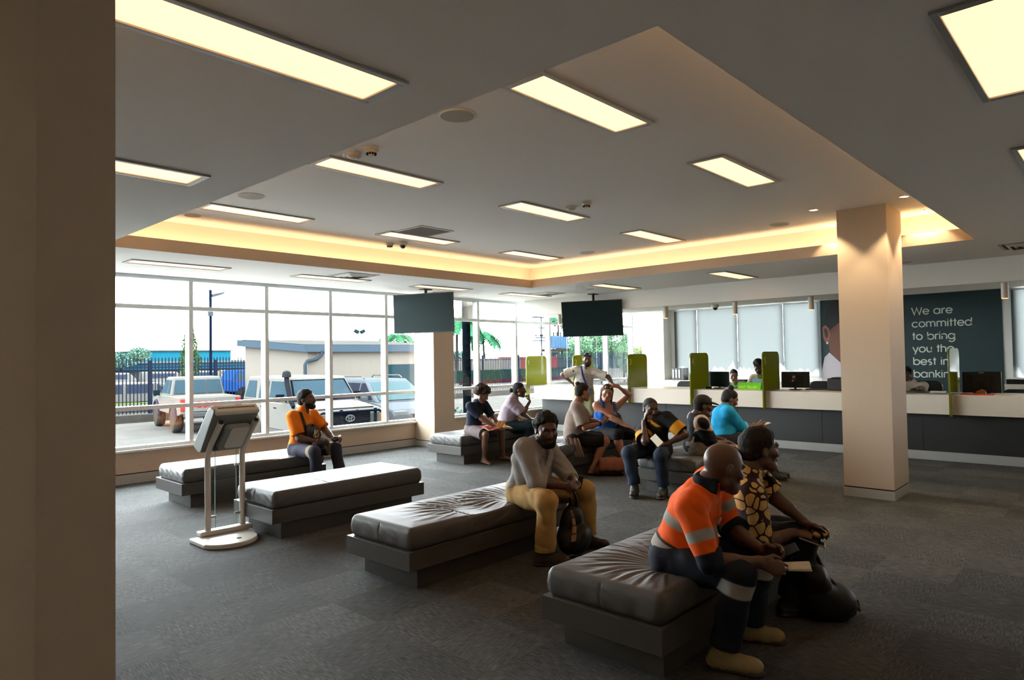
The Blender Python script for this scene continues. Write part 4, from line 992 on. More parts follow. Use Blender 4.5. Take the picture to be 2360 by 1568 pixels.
def palm(lab, base, h, r, m, seed, nf=15):
    t = thing('palm_tree', lab, 'palm tree', base); rn = random.Random(seed)
    b = Vector(base); top = Vector((base[0]+rn.uniform(-.2, .2), base[1], h))
    MB().tube([b, b*.5+top*.5+Vector((.08, 0, 0)), top], [.16, .12, .10], 8).build('trunk', mat('palm_bark', (.10, .095, .085), .9), t, smooth=True)
    for k in range(nf):
        a = 2*PI*k/nf+rn.uniform(-.2, .2); e = rn.uniform(-.1, 1.0); d = Vector((math.cos(a), math.sin(a), 0))
        pts = [top+d*(r*u)+Vector((0, 0, r*(e*u-1.05*u*u*(.8+.4*e)))) for u in [i/10 for i in range(11)]]
        fr = MB(); sd = Vector((-d.y, d.x, 0))
        for i in range(10):
            w = .26*r*math.sin(PI*(.12+.86*i/10))
            for sg in (-1, 1):
                q = pts[i]; fr.quad(q, pts[i+1], pts[i+1]+sd*sg*w*.9+Vector((0, 0, -w*.55))+d*w*.4, q+sd*sg*w*.9+Vector((0, 0, -w*.55))+d*w*.8)
        fr.build('frond', m, t)
M_palm = mat('palm_leaf', (.10, .22, .15), .7, noise=.3, nscale=3)
palm('palm tree with a round crown seen between two window posts', (54.5, 55, GZ), 4.35, 2.2, M_palm, 1)
palm('tall palm tree half hidden behind the steel column', (41.0, 45, GZ), 5.2, 2.4, M_palm, 2)
palm('palm tree above the low building, mostly hidden by the left television', (38.4, 50, GZ), 3.75, 2.0, M_palm, 4)
palm('high palm crown showing above the window transom', (68, 55, GZ), 6.9, 2.0, M_palm, 6)
# ---- power pole with transformer
t = thing('power_pole', 'thin power pole with crossarms and insulators', 'power pole', (58.85, 50, GZ))
MB().cyl((58.85, 50, GZ), (58.85, 50, 6.6), .09, .07).build('pole', mat('pole_grey', (.11, .11, .11), .7), t)
for z, w in ((6.2, 1.6), (5.0, .7), (3.9, 1.3), (3.55, 1.5)): MB().box((58.85-w, 49.9, z-.05), (58.85+min(w, .95), 50.1, z+.05)).build('crossarm', mat('arm_blue', (.05, .075, .11), .6), t)
for k in range(6): MB().lathe((57.9+.38*k, 50, 4.0), [(.1, 0), (.06, .1), (.1, .16), (.03, .3)], 10).build('insulator', mat('insul', (.06, .08, .10), .4), t)
t = thing('transformer', 'blue finned transformer on a platform beside the power pole', 'transformer', (61.4, 50, 2.4))
MB().box((60.0, 49.4, 2.65), (62.8, 50.6, 4.1)).build('tank', mat('tank_blue', (.13, .21, .31), .5), t)
fn_ = MB()
for k in range(14): fn_.box((60.05+k*.2, 49.2, 2.7), (60.13+k*.2, 49.4, 4.05))
fn_.build('cooling_fins', mat('fin_blue', (.17, .25, .34), .5), t)
for k in range(4): MB().lathe((60.4+k*.65, 50, 4.1), [(.12, 0), (.06, .2), (.1, .35), (.02, .55)], 10).build('bushing', mat('insul', (.06, .08, .10), .4), t)
MB().box((59.8, 49.3, 2.3), (63.0, 50.7, 2.6)).build('platform', mat('plat_brown', (.09, .08, .07), .7), t)
for x in (60.2, 62.6): MB().box((x-.08, 49.9, GZ), (x+.08, 50.1, 2.3)).build('leg', mat('pole_grey', (.11, .11, .11), .7), t)
# ---- traffic and houses beyond the right-hand fence
single('red_container', MB().box((62, 58, GZ), (72, 60, 1.75)), mat('cont_red', (.27, .10, .09), .6), 'long red container truck bed seen through the right fence', 'container', loc=(66, 59, GZ))
single('white_container', MB().box((47, 52, GZ), (57.5, 54, 1.6)), mat('cont_white', (.23, .22, .21), .6), 'long white container seen through the right fence', 'container', loc=(54, 53, GZ))
single('green_barrier', MB().box((40, 44, GZ), (62, 44.3, .55)), mat('barrier_green', (.02, .075, .05), .6), 'long green barrier low behind the right fence', 'barrier', loc=(50, 44, GZ))
single('red_barrier', MB().box((38, 41, GZ), (52, 41.3, -.22)), mat('barrier_red', (.12, .02, .025), .6), 'low dark red barrier behind the right fence', 'barrier', loc=(45, 41, GZ))
t = thing('house', 'grey-green roofed house beyond the fence at right', 'building', (104, 72, GZ))
MB().box((96, 70, GZ), (112, 80, 2.6)).build('wall', mat('house_wall', (.09, .13, .13), .8), t)
MB().prism([(95, 2.5), (104, 4.2), (113, 2.5)], 69.5, 80.5, lambda u, v, w: (u, w, v)).build('roof', mat('house_roof', (.08, .10, .10), .6), t)
t = thing('shrub', 'pale green shrub outside the glass beside the steel column', 'shrub', (11.1, 12.2, GZ)); mb = MB(); blob_leaves(mb, (11.1, 12.2, .05), (.45, .35, .38), 260, .07, 3); mb.build('leaves', M_gb, t); MB().cyl((11.1, 12.2, GZ), (11.1, 12.2, .1), .02).build('stem', M_trunk, t)
for k, (xa, ya, za, xb, yb, zb_) in enumerate(((-20, 60, 13.0, 58.85, 50, 6.25), (-20, 62, 11.0, 58.85, 50, 6.2), (58.85, 50, 6.2, 130, 62, 7.2))):
    single('power_line', MB().tube([(xa+(xb-xa)*i/12, ya+(yb-ya)*i/12, za+(zb_-za)*i/12-1.2*math.sin(PI*i/12)) for i in range(13)], .018, 5), mat('cable', (.10, .10, .10), .6), ('upper thin power line crossing the sky at left', 'lower thin power line crossing the sky at left', 'thin power line running right from the power pole')[k], 'power line', loc=(xa, ya, za))

mat = _mat
# ================================================================== PEOPLE: smooth distance-field bodies turned into one mesh each
def V3(*a): return np.array(a if len(a) > 1 else a[0], dtype=float)
def nz_(v): return v/max(1e-9, np.linalg.norm(v))
def cap(a, b, ra, rb=None):
    a, b = V3(a), V3(b); rb = ra if rb is None else rb; ab = b-a; L2 = max(1e-9, ab@ab)
    def f(P):
        t = np.clip(((P-a)@ab)/L2, 0, 1); d = P-a-t[:, None]*ab
        return np.sqrt((d*d).sum(1))-(ra+(rb-ra)*t)
    return f, (a+b)/2, np.linalg.norm(ab)/2+max(ra, rb)
def ecap(a, b, ra, rb, ax, s):
    """capsule whose section is scaled by s along axis ax"""
    a, b, ax = V3(a), V3(b), nz_(V3(ax)); k = 1/s-1; ab = b-a; ab = ab+ax*(ab@ax)*k; L2 = max(1e-9, ab@ab)
    def f(P):
        Q = P-a; Q = Q+np.outer(Q@ax, ax)*k; t = np.clip((Q@ab)/L2, 0, 1); d = Q-t[:, None]*ab
        return (np.sqrt((d*d).sum(1))-(ra+(rb-ra)*t))*min(1.0, s)
    return f, (a+b)/2, np.linalg.norm(b-a)/2+max(ra, rb)*max(1, s)
def ell(c, r, M):
    """ellipsoid, radii r along the rows of M"""
    c, r, M = V3(c), V3(r), np.array(M, float)
    def f(P):
        Q = (P-c)@M.T; k0 = np.sqrt(((Q/r)**2).sum(1)); k1 = np.sqrt(((Q/(r*r))**2).sum(1))
        return k0*(k0-1)/np.maximum(k1, 1e-6)
    return f, c, float(max(r))
def cut(p, point, n):
    """keep the side the normal points away from"""
    f, c, R = p; q, n = V3(point), nz_(V3(n))
    return (lambda P: np.maximum(f(P), (P-q)@n)), c, R
def infl(p, t):
    f, c, R = p
    return (lambda P: f(P)-t), c, R+t
def noise3(P, sc, seed=0, oct=2):
    rn = np.random.RandomState(seed); o = np.zeros(len(P))
    for k in range(oct):
        A = rn.normal(size=(4, 3)); ph = rn.uniform(0, 6.28, 4); s = sc*(1.9**k)
        Q = P*s+np.stack([np.sin(P[:, 1]*s*.7+ph[0]), np.sin(P[:, 2]*s*.7+ph[1]), np.sin(P[:, 0]*s*.7+ph[2])], 1)*.8
        o += np.sin(Q@A.T+ph).mean(1)*1.6/(1.6**k)
    return o
def mesh_sdf(ops, h):
    """ops: (kind, prim, k) with kind u (smooth union), s (smooth cut away), i (plane keep: prim = function), d (displace). Sparse surface nets."""
    U = [p for k, p, _ in ops if k == 'u']
    lo = np.min([c-R for _, c, R in U], 0)-.03; hi = np.max([c+R for _, c, R in U], 0)+.03
    B = 8; H = B*h; nb = np.ceil((hi-lo)/H).astype(int)+1
    I = np.stack(np.meshgrid(*[np.arange(n) for n in nb], indexing='ij'), -1).reshape(-1, 3)
    C_ = lo+(I+.5-.5/B)*H
    def fold(P, first=None, sel=None):
        d = np.full(len(P), 9.0)
        return d
    half = H*.87
    dc = np.full(len(C_), 9.0); DU = []
    for kind, p, k in ops:
        if kind == 'u':
            v = p[0](C_); DU.append(v); m_ = np.minimum(dc, v)
            if k: q = np.maximum(k-np.abs(dc-v), 0); m_ = m_-q*q/(4*k)
            dc = m_
        elif kind == 's': dc = np.maximum(dc, -p[0](C_))
        elif kind == 'i': dc = np.maximum(dc, p(C_))
    act = np.abs(dc) < half*1.35+.012
    ai = np.nonzero(act)[0]
    off = np.stack(np.meshgrid(*[np.arange(B)]*3, indexing='ij'), -1).reshape(-1, 3)*h
    base = lo+I[ai]*H; n = len(ai); E_ = len(off)
    D = np.full((n, E_), 9.0); umin = np.min(np.array(DU)[:, ai], 0); ui = 0
    for kind, p, k in ops:
        if kind == 'u':
            v0 = DU[ui][ai]; ui += 1
            s = np.nonzero(v0 < umin+2.4*half+k)[0]
            if len(s) == 0: continue
            P = (base[s][:, None, :]+off[None]).reshape(-1, 3)
            v = p[0](P).reshape(len(s), E_); d = D[s]; m_ = np.minimum(d, v)
            if k: q = np.maximum(k-np.abs(d-v), 0); m_ = m_-q*q/(4*k)
            D[s] = m_
        else:
            P = None
            if kind == 's':
                s = np.nonzero(p[0](base+H/2) < half*1.3+k)[0]
                if len(s) == 0: continue
                P = (base[s][:, None, :]+off[None]).reshape(-1, 3); v = -p[0](P).reshape(len(s), E_); d = D[s]; m_ = np.maximum(d, v)
                if k: q = np.maximum(k-np.abs(d-v), 0); m_ = m_+q*q/(4*k)
                D[s] = m_
            else:
                P = (base[:, None, :]+off[None]).reshape(-1, 3); v = p(P).reshape(n, E_)
                D = np.maximum(D, v) if kind == 'i' else D+v
    full = np.repeat(np.where(dc > 0, 1.0, -1.0)[:, None], E_, 1).astype(np.float32); full[ai] = D
    G = full.reshape(nb[0], nb[1], nb[2], B, B, B).transpose(0, 3, 1, 4, 2, 5).reshape(nb[0]*B, nb[1]*B, nb[2]*B)
    S = G < 0
    cs = [S[a:S.shape[0]-1+a, b:S.shape[1]-1+b, c:S.shape[2]-1+c] for a in (0, 1) for b in (0, 1) for c in (0, 1)]
    anyv = cs[0].copy(); allv = cs[0].copy()
    for c in cs[1:]: anyv |= c; allv &= c
    cell = np.argwhere(anyv & ~allv)
    cor = np.array([(a, b, c) for a in (0, 1) for b in (0, 1) for c in (0, 1)])
    vals = np.stack([G[cell[:, 0]+o[0], cell[:, 1]+o[1], cell[:, 2]+o[2]] for o in cor], 1)
    acc = np.zeros((len(cell), 3)); cnt = np.zeros(len(cell))
    for i in range(8):
        for j in range(i+1, 8):
            if np.abs(cor[i]-cor[j]).sum() != 1: continue
            a, b = vals[:, i], vals[:, j]; m_ = (a < 0) != (b < 0); t = np.where(m_, a/np.where(m_, a-b, 1), 0)
            acc += np.where(m_[:, None], cor[i]+t[:, None]*(cor[j]-cor[i]), 0); cnt += m_
    vt = lo+(cell+acc/cnt[:, None])*h
    idx = np.full(tuple(np.array(S.shape)-1), -1, np.int32); idx[cell[:, 0], cell[:, 1], cell[:, 2]] = np.arange(len(cell))
    quads = []
    for ax in range(3):
        sl0 = [slice(None)]*3; sl1 = [slice(None)]*3; sl0[ax] = slice(0, -1); sl1[ax] = slice(1, None)
        a = S[tuple(sl0)]; b = S[tuple(sl1)]; e = np.argwhere(a != b)
        u, w = [(1, 2), (2, 0), (0, 1)][ax]
        ok = (e[:, u] > 0) & (e[:, w] > 0) & (e[:, u] < idx.shape[u]) & (e[:, w] < idx.shape[w]) & (e[:, ax] < idx.shape[ax]); e = e[ok]
        if len(e) == 0: continue
        q = []
        for du, dw in ((0, 0), (-1, 0), (-1, -1), (0, -1)):
            p = e.copy(); p[:, u] += du; p[:, w] += dw; q.append(idx[p[:, 0], p[:, 1], p[:, 2]])
        q = np.stack(q, 1); fl = a[e[:, 0], e[:, 1], e[:, 2]]
        q[~fl] = q[~fl][:, ::-1]; quads.append(q)
    F_ = np.concatenate(quads); F_ = F_[(F_ >= 0).all(1)]
    return vt, F_
def mesh_obj(name, vt, F_, m, parent, colors=None):
    org = np.array(ORI[parent.name]); me = bpy.data.meshes.new(name); n = len(vt)
    me.vertices.add(n); me.vertices.foreach_set('co', (vt-org).astype(np.float32).ravel())
    me.loops.add(len(F_)*4); me.loops.foreach_set('vertex_index', F_.astype(np.int32).ravel())
    me.polygons.add(len(F_)); me.polygons.foreach_set('loop_start', np.arange(0, len(F_)*4, 4, dtype=np.int32))
    me.polygons.foreach_set('use_smooth', np.ones(len(F_), bool)); me.update(calc_edges=True)
    if colors is not None:
        at = me.color_attributes.new('Col', 'FLOAT_COLOR', 'POINT')
        at.data.foreach_set('color', np.concatenate([colors, np.ones((n, 1))], 1).astype(np.float32).ravel())
    me.materials.append(m); o = bpy.data.objects.new(name, me); COL.objects.link(o); o.parent = parent; ORI[o.name] = Vector(org)
    return o
def vcol_mat(name, rough, bump=0.0, bscale=200, spec=.4, sheen=0.0, grain=0.0):
    if name in MATS: return MATS[name]
    m = bpy.data.materials.new(name); m.use_nodes = True; g = NT(m)
    a = g.node('ShaderNodeVertexColor', layer_name='Col'); g.base(a.outputs[0])
    g.bsdf.inputs['Roughness'].default_value = rough; g.bsdf.inputs['Specular IOR Level'].default_value = spec
    if bump:
        tc = g.node('ShaderNodeTexCoord'); nb = g.node('ShaderNodeTexNoise', i_Vector=tc.outputs['Object'], i_Scale=bscale, i_Detail=2.0); g.bump(nb.outputs[0], bump, .004)
    MATS[name] = m; return m
M_skin = vcol_mat('skin', .42, .12, 140, .45); M_cloth = vcol_mat('cloth', .85, .45, 26, .25); M_hair = vcol_mat('hair', .75, .6, 160, .3); M_shoe = vcol_mat('shoe_leather', .55, .2, 90, .4)

def ik(A, Bt, l1, l2, pole):
    A, Bt = V3(A), V3(Bt); d = np.linalg.norm(Bt-A); d2 = min(d, (l1+l2)*.995); e = (Bt-A)/d; Bt = A+e*d2
    a = (l1*l1-l2*l2+d2*d2)/(2*d2); hh = math.sqrt(max(0, l1*l1-a*a)); p = V3(pole); p = nz_(p-e*(p@e))
    return A+e*a+p*hh, Bt
class Person:
    def __init__(s, label, pel, yaw, lean=(5, 10), side=0.0, twist=0.0, head=(0, 0, 0), hpos=None, neck=None, sc=1.0, bulk=1.0, fem=False, hands={}, elbows={}, feet={}, knees={}, toes={}, h=.006,
                 skin=(.095, .045, .028), pose={}, hscale=1.0, bare=False, belly=0.0, sit=None, group=None, armr=1.0, drop=.018):
        s.h, s.sc, s.skin, s.fem = h, sc, V3(skin), fem; s.pose = pose; s.bulk = bulk; s.bare = bare; s.sit = sit
        P = s.P = V3(pel); y = math.radians(yaw)
        f0 = s.f0 = V3(math.cos(y), math.sin(y), 0); r0 = s.r0 = V3(math.sin(y), -math.cos(y), 0); z = V3(0, 0, 1)
        a1, a2 = [math.radians(v) for v in lean]; sd = math.tan(math.radians(side))
        dl = s.dl = nz_(math.cos(a1)*z+math.sin(a1)*f0+sd*r0); du = s.du = nz_(math.cos(a2)*z+math.sin(a2)*f0+sd*r0)
        C = s.C = P+dl*.285*sc; N = s.N = (V3(neck) if neck is not None else C+du*.215*sc)
        if neck is not None: du = s.du = nz_(N-C)
        tw = math.radians(yaw+twist); rr = V3(math.sin(tw), -math.cos(tw), 0); rr = nz_(rr-du*(rr@du)+0*z); s.r = rr; s.f = np.cross(du, rr)
        sw = (.165 if fem else .185)*sc
        s.sh = {'R': N-du*(.055+drop)*sc+rr*sw, 'L': N-du*(.055+drop)*sc-rr*sw}
        hw = .098*sc; s.hip = {'R': P+r0*hw-z*.01, 'L': P-r0*hw-z*.01}
        s.l = dict(ua=.285*sc, fa=.255*sc, th=.425*sc, ca=.41*sc)
        s.el, s.wr, s.kn, s.an, s.toe = {}, {}, {}, {}, {}
        for k, sg in (('R', 1), ('L', -1)):
            ht = V3(hands.get(k, s.sh[k]-z*.25*sc+f0*.25*sc)); pole = V3(elbows.get(k, tuple(-z*.8+sg*r0*.5-f0*.25)))
            s.el[k], s.wr[k] = ik(s.sh[k], ht, s.l['ua'], s.l['fa'], pole)
            ft = V3(feet.get(k, tuple(P+f0*.45*sc+sg*r0*.1-z*(P[2]-.09)))); pole = V3(knees.get(k, tuple(f0+z*.9+sg*r0*.25)))
            s.kn[k], s.an[k] = ik(s.hip[k], ft, s.l['th'], s.l['ca'], pole)
            t = V3(toes.get(k, tuple(f0))); t[2] = 0; s.toe[k] = nz_(t)
        hy, hp, hr = [math.radians(v) for v in head]
        hf = V3(math.cos(hy)*math.cos(hp), math.sin(hy)*math.cos(hp), math.sin(hp)); hrt = nz_(np.cross(hf, z)); hu = np.cross(hrt, hf)
        c_, s_ = math.cos(hr), math.sin(hr); hrt, hu = c_*hrt+s_*hu, -s_*hrt+c_*hu
        s.hf, s.hr, s.hu = hf, hrt, hu; s.hs = hscale*(.97 if fem else 1.0)
        s.H = V3(hpos) if hpos is not None else N+nz_(du+.35*f0)*.155*sc
        s.HM = np.array([hrt, hf, hu])
        s.t = thing('person', label, 'person', (float(P[0]), float(P[1]), 0.0), group)
        s.body_prims(belly, armr)
    def hp(s, r, f, u): return s.H+(s.hr*r+s.hf*f+s.hu*u)*s.hs
    def body_prims(s, belly, armr):
        sc, b = s.sc, s.bulk; fem = s.fem; z = V3(0, 0, 1); k = .045*sc
        P, C, N, r0, rr = s.P, s.C, s.N, s.r0, s.r; fl = np.cross(s.dl, r0)*-1; fl = np.cross(s.dl, r0); fl = fl if fl@s.f0 > 0 else -fl
        ML = np.array([r0, fl, s.dl]); MU = np.array([rr, s.f, s.du])
        W_ = P+s.dl*.15*sc
        T = [('u', ell(P+s.dl*.02*sc-fl*.01, (.165*b*sc*(1.04 if fem else 1), .125*b*sc, .125*sc), ML), k),
             ('u', ell(W_, (.140*b*sc*(.95 if fem else 1), .108*b*sc, .15*sc), ML), k),
             ('u', ell(C, (.158*b*sc*(.92 if fem else 1), .112*b*sc, .17*sc), MU), k),
             ('u', ecap(s.sh['R']-rr*.03*sc-s.du*.01, s.sh['L']+rr*.03*sc-s.du*.01, .066*sc*b, .066*sc*b, s.f, .95), k),
             ('u', cap(N-s.du*.03*sc, (N+s.H)/2-s.hf*.012, .075*sc, .056*sc), .05*sc)]
        if belly: T.append(('u', ell(W_+fl*(.05+belly*.3)*sc-s.dl*.02, (.135*b*sc, (.07+belly)*sc, .12*sc), ML), k))
        if fem:
            for sg in (1, -1): T.append(('u', ell(C+s.f*.085*b*sc+rr*sg*.075*sc-s.du*.0*sc, (.062*sc, .060*sc, .065*sc), MU), .03))
        s.torso = T
        s.arm = {}; s.leg = {}
        A = armr*(.9 if fem else 1.0)*sc
        for q in 'RL':
            sh, el, wr = s.sh[q], s.el[q], s.wr[q]
            s.arm[q] = [('u', cap(sh, el, .056*A*b, .043*A), .03), ('u', cap(el, wr, .043*A, .027*A), .02), ('u', cap(el+(wr-el)*.08, el+(wr-el)*.45, .046*A, .040*A), .02)]
            hp_, kn, an = s.hip[q], s.kn[q], s.an[q]
            back = nz_(np.cross(nz_(kn-hp_), s.r0)); ca = nz_(an-kn); bk = -nz_(s.toe[q]-ca*(s.toe[q]@ca))
            L_ = (1.0 if not fem else 1.0)*sc*b
            s.leg[q] = [('u', cap(hp_, kn, .088*L_, .058*L_), .05), ('u', cap(kn, an, .055*L_, .036*sc), .03), ('u', cap(kn+ca*.06*sc+bk*.012, kn+ca*.22*sc+bk*.016, .05*L_, .042*L_), .03)]
        # head
        q = s.hs; M = s.HM; hp = s.hp
        Hd = [('u', ell(hp(0, -.014, .030), V3(.0765, .098, .088)*q, M), .02), ('u', ell(hp(0, .026, -.030), V3(.063, .066, .086)*q, M), .03),
              ('u', cap(hp(-.016, .068, -.098), hp(.016, .068, -.098), .021*q), .03), ('u', cap(hp(-.052, .012, -.068), hp(-.022, .058, -.098), .020*q, .018*q), .03), ('u', cap(hp(.052, .012, -.068), hp(.022, .058, -.098), .020*q, .018*q), .03),
              ('u', cap(hp(-.034, .078, .024), hp(.034, .078, .024), .013*q), .02),
              ('u', ell(hp(-.046, .060, -.022), V3(.022, .022, .020)*q, M), .025), ('u', ell(hp(.046, .060, -.022), V3(.022, .022, .020)*q, M), .025)]
        for sg in (-1, 1): Hd.append(('s', ell(hp(sg*.032, .094, .002), V3(.019, .015, .011)*q, M), .014))
        for sg in (-1, 1): Hd.append(('u', ell(hp(sg*.031, .0735, .001), V3(.0135, .012, .0115)*q, M), .003))
        Hd += [('u', cap(hp(0, .086, .010), hp(0, .107, -.030), .0085*q, .0125*q), .012), ('u', ell(hp(-.014, .096, -.035), V3(.0105, .012, .009)*q, M), .008), ('u', ell(hp(.014, .096, -.035), V3(.0105, .012, .009)*q, M), .008),
               ('u', cap(hp(-.017, .087, -.0585), hp(.017, .087, -.0585), .0085*q), .008), ('u', cap(hp(-.015, .085, -.0735), hp(.015, .085, -.0735), .0095*q), .008),
               ('s', cap(hp(-.024, .096, -.066), hp(.024, .096, -.066), .0022*q), .004)]
        for sg in (-1, 1):
            Hd += [('u', ell(hp(sg*.078, -.010, -.008), V3(.010, .020, .033)*q, M), .006), ('s', ell(hp(sg*.088, -.004, -.004), V3(.006, .010, .017)*q, M), .006)]
        s.headp = Hd
    def hand(s, q):
        wr, el = s.wr[q], s.el[q]; d0 = nz_(wr-el); po = s.pose.get(q, {})
        d = nz_(V3(po.get('dir', tuple(d0)))); n = V3(po.get('palm', (0, 0, -1))); n = nz_(n-d*(n@d)); curl = po.get('curl', .4); sp = po.get('spread', 1.0)
        sd = np.cross(d, n); sd = sd if q == 'R' else -sd           # thumb side
        if po.get('flip'): sd = -sd
        q_ = s.sc; out = [('u', ecap(wr-d*.005, wr+d*.082*q_, .030*q_, .040*q_, n, .42), .012)]
        for i, (o, L) in enumerate(((.031, .070), (.0105, .079), (-.0105, .074), (-.031, .058))):
            b = wr+d*(.084 if i in (1, 2) else .078)*q_+sd*o*q_; ang = 0; p = b; dd = d+sd*o*1.2*sp; dd = nz_(dd)
            for j, (fr, bend) in enumerate(((.46, 48), (.30, 62), (.24, 40))):
                ang += math.radians(bend)*curl*(1+.12*(i-1)); v = nz_(math.cos(ang)*dd+math.sin(ang)*n); p2 = p+v*L*fr*q_
                out.append(('u', cap(p, p2, (.0092-.0008*j)*q_, (.0086-.0009*j)*q_), .004 if j else .008)); p = p2
        b = wr+d*.026*q_+sd*.026*q_; t1 = nz_(d*.62+sd*.68+n*.40*(.5+curl)); p1 = b+t1*.040*q_; t2 = nz_(d*.85+sd*(.25-.35*curl)+n*.45*curl*1.4); p2 = p1+t2*.032*q_
        out += [('u', cap(b, p1, .0135*q_, .0105*q_), .012), ('u', cap(p1, p2, .0105*q_, .0085*q_), .005)]
        return out
    def foot(s, q, shoe=False):
        an, t = s.an[q], s.toe[q]; sc = s.sc; z = V3(0, 0, 1); g0 = an[2]-.085*sc; sd = np.cross(t, z)
        base = V3(an[0], an[1], g0)
        if shoe:
            return [('u', cap(an+z*.02, base+z*.055*sc, .045*sc, .046*sc), .03), ('u', ecap(base-t*.045*sc+z*.040*sc, base+t*.145*sc+z*.036*sc, .042*sc, .047*sc, z, .85), .03), ('u', cap(base+z*.07*sc+t*.01, base+t*.10*sc+z*.045*sc, .040*sc, .034*sc), .03),
                    ('i', lambda P, g=g0: g+.002-P[:, 2], 0)]
        o = [('u', cap(an, base+z*.045*sc-t*.02*sc, .036*sc, .036*sc), .02), ('u', ecap(base-t*.04*sc+z*.028*sc, base+t*.12*sc+z*.020*sc, .032*sc, .040*sc, z, .55), .02), ('u', cap(base+z*.06*sc, base+t*.09*sc+z*.026*sc, .034*sc, .024*sc), .025)]
        for i in range(5):
            w = (i-2)*.0165*sc*(1 if q == 'R' else -1); L = (.185, .183, .176, .166, .152)[i] if True else 0
            o.append(('u', cap(base+t*.13*sc-sd*w*-1*-1+z*.017*sc, base+t*L*sc-sd*w+z*.014*sc, .011*sc, .0095*sc), .005))
        return o
    # ------------------------------------------------ meshes
    def build_body(s, feet=True, lips=(.75, .55, .55), brow=(.012, .010, .010), grey=None):
        ops = list(s.torso)
        for q in 'RL': ops += s.arm[q]+s.leg[q]
        for q in 'RL':
            if q not in s.pose.get('nohand', ''): ops += s.hand(q)
            if feet: ops += [o for o in s.foot(q) if o[0] == 'u']
        ops += s.headp
        vt, F_ = mesh_sdf(ops, s.h)
        n = noise3(vt, 9, 3)
        col = s.skin*(1+.10*n[:, None])
        L = (vt-s.H)@s.HM.T/s.hs; r, f, u = L[:, 0], L[:, 1], L[:, 2]; face = (np.abs(r) < .09) & (np.abs(u) < .13) & (f > .03) & (f < .14)
        def put(mask, c): col[mask] = c
        lip = face & (np.abs(r) < .024) & (u < -.050) & (u > -.082) & (f > .080); put(lip, s.skin*V3(lips)*1.05+V3(.03, .006, .006))
        bz = .024+.004*(1-((np.abs(r)-.03)/.02)**2)
        put(face & (np.abs(r) > .012) & (np.abs(r) < .050) & (np.abs(u-bz) < .0045*max(1, s.h/.005)) & (f > .05), V3(brow))
        for sg in (-1, 1):
            ey = face & (((r-sg*.031)/.0125)**2+((u-.001)/.0060)**2 < 1) & (f > .06); put(ey, V3(.42, .38, .34))
            put(face & (((r-sg*.031)/.0058)**2+((u-.001)/.0058)**2 < 1) & (f > .06), V3(.012, .008, .006))
            put(face & (((r-sg*.031)/.0145)**2+((u-.0065)/.0025)**2 < 1) & (f > .06), s.skin*.25)
        put((np.abs(np.abs(r)-.008) < .004) & face & (np.abs(u+.043) < .003), s.skin*.35)
        s.body = mesh_obj('body', vt, F_, M_skin, s.t, np.clip(col, 0, 1)); return s
    def local(s, vt):
        d = vt-s.P; v = d@s.dl; x = d@s.r; y = d@s.f
        out = dict(v=v, x=x, y=y, P=vt)
        for q in 'RL':
            ab = s.el[q]-s.sh[q]; t = ((vt-s.sh[q])@ab)/(ab@ab); dist = np.linalg.norm(vt-s.sh[q]-np.clip(t, 0, 1)[:, None]*ab, axis=1); out['t'+q] = t; out['d'+q] = dist
            ab = s.wr[q]-s.el[q]; t = ((vt-s.el[q])@ab)/(ab@ab); out['ft'+q] = t; out['fd'+q] = np.linalg.norm(vt-s.el[q]-np.clip(t, 0, 1)[:, None]*ab, axis=1)
            ab = s.kn[q]-s.hip[q]; t = ((vt-s.hip[q])@ab)/(ab@ab); out['kt'+q] = t; out['kd'+q] = np.linalg.norm(vt-s.hip[q]-np.clip(t, 0, 1)[:, None]*ab, axis=1)
            ab = s.an[q]-s.kn[q]; t = ((vt-s.kn[q])@ab)/(ab@ab); out['at'+q] = t; out['ad'+q] = np.linalg.norm(vt-s.kn[q]-np.clip(t, 0, 1)[:, None]*ab, axis=1)
        return out
    def garment(s, name, ops, color, m=None, wr=.0035, ws=16, seed=1, parent=None):
        ops = list(ops)
        if s.sit is not None: ops.append(('i', lambda P, z=s.sit: z-P[:, 2] if True else 0, 0)) if False else None
        ops = [o for o in ops if o is not None]
        if wr: ops.append(('d', lambda P: wr*.9*noise3(P, ws, seed, 2)+wr*1.5*(.5-np.abs(noise3(P*V3(1, 1, .55), ws*.75, seed+5, 1)))+wr*.7*(.4-np.abs(noise3(P*V3(.6, .6, 1.5), ws*1.7, seed+9, 1))), 0))
        vt, F_ = mesh_sdf(ops, s.h)
        if callable(color):
            c = 0
            for o_ in ((0, 0, 0), (.6, .6, .6), (-.6, -.6, .6), (-.6, .6, -.6), (.6, -.6, -.6), (.9, 0, 0), (-.9, 0, 0), (0, .9, 0), (0, -.9, 0), (0, 0, .9), (0, 0, -.9)): c = c+color(s.local(vt+V3(o_)*s.h))/11.0
        else: c = np.tile(V3(color), (len(vt), 1))
        if len(vt): c = c*(1+.05*noise3(vt, 30, seed)[:, None])
        return mesh_obj(name, vt, F_, m or M_cloth, parent or s.t, np.clip(c, 0, 1))
    def top(s, color, sleeve=.75, t=.014, hem=.06, name='shirt', collar=None, neck=.0, loose=0.0, sl_r=.010, wr=.0035, seed=1, vneck=0.0, sleeveless=False, ws=16):
        ops = [(k, infl(p, t+loose*(i == 1)), kk) for i, (k, p, kk) in enumerate(s.torso[:4])]+[(k, infl(p, t), kk) for k, p, kk in s.torso[5:]]
        z = V3(0, 0, 1); sc = s.sc
        ops.append(('u', cap(s.N-s.du*.05*sc, s.N+s.du*.012*sc+(s.H-s.N)*.10, .088*sc, .068*sc), .03))
        if loose: ops.append(('u', ell(s.P+s.dl*.12*sc, (.165*sc*s.bulk+loose, .13*sc*s.bulk+loose, .2*sc), np.array([s.r0, np.cross(s.dl, s.r0), s.dl])), .04))
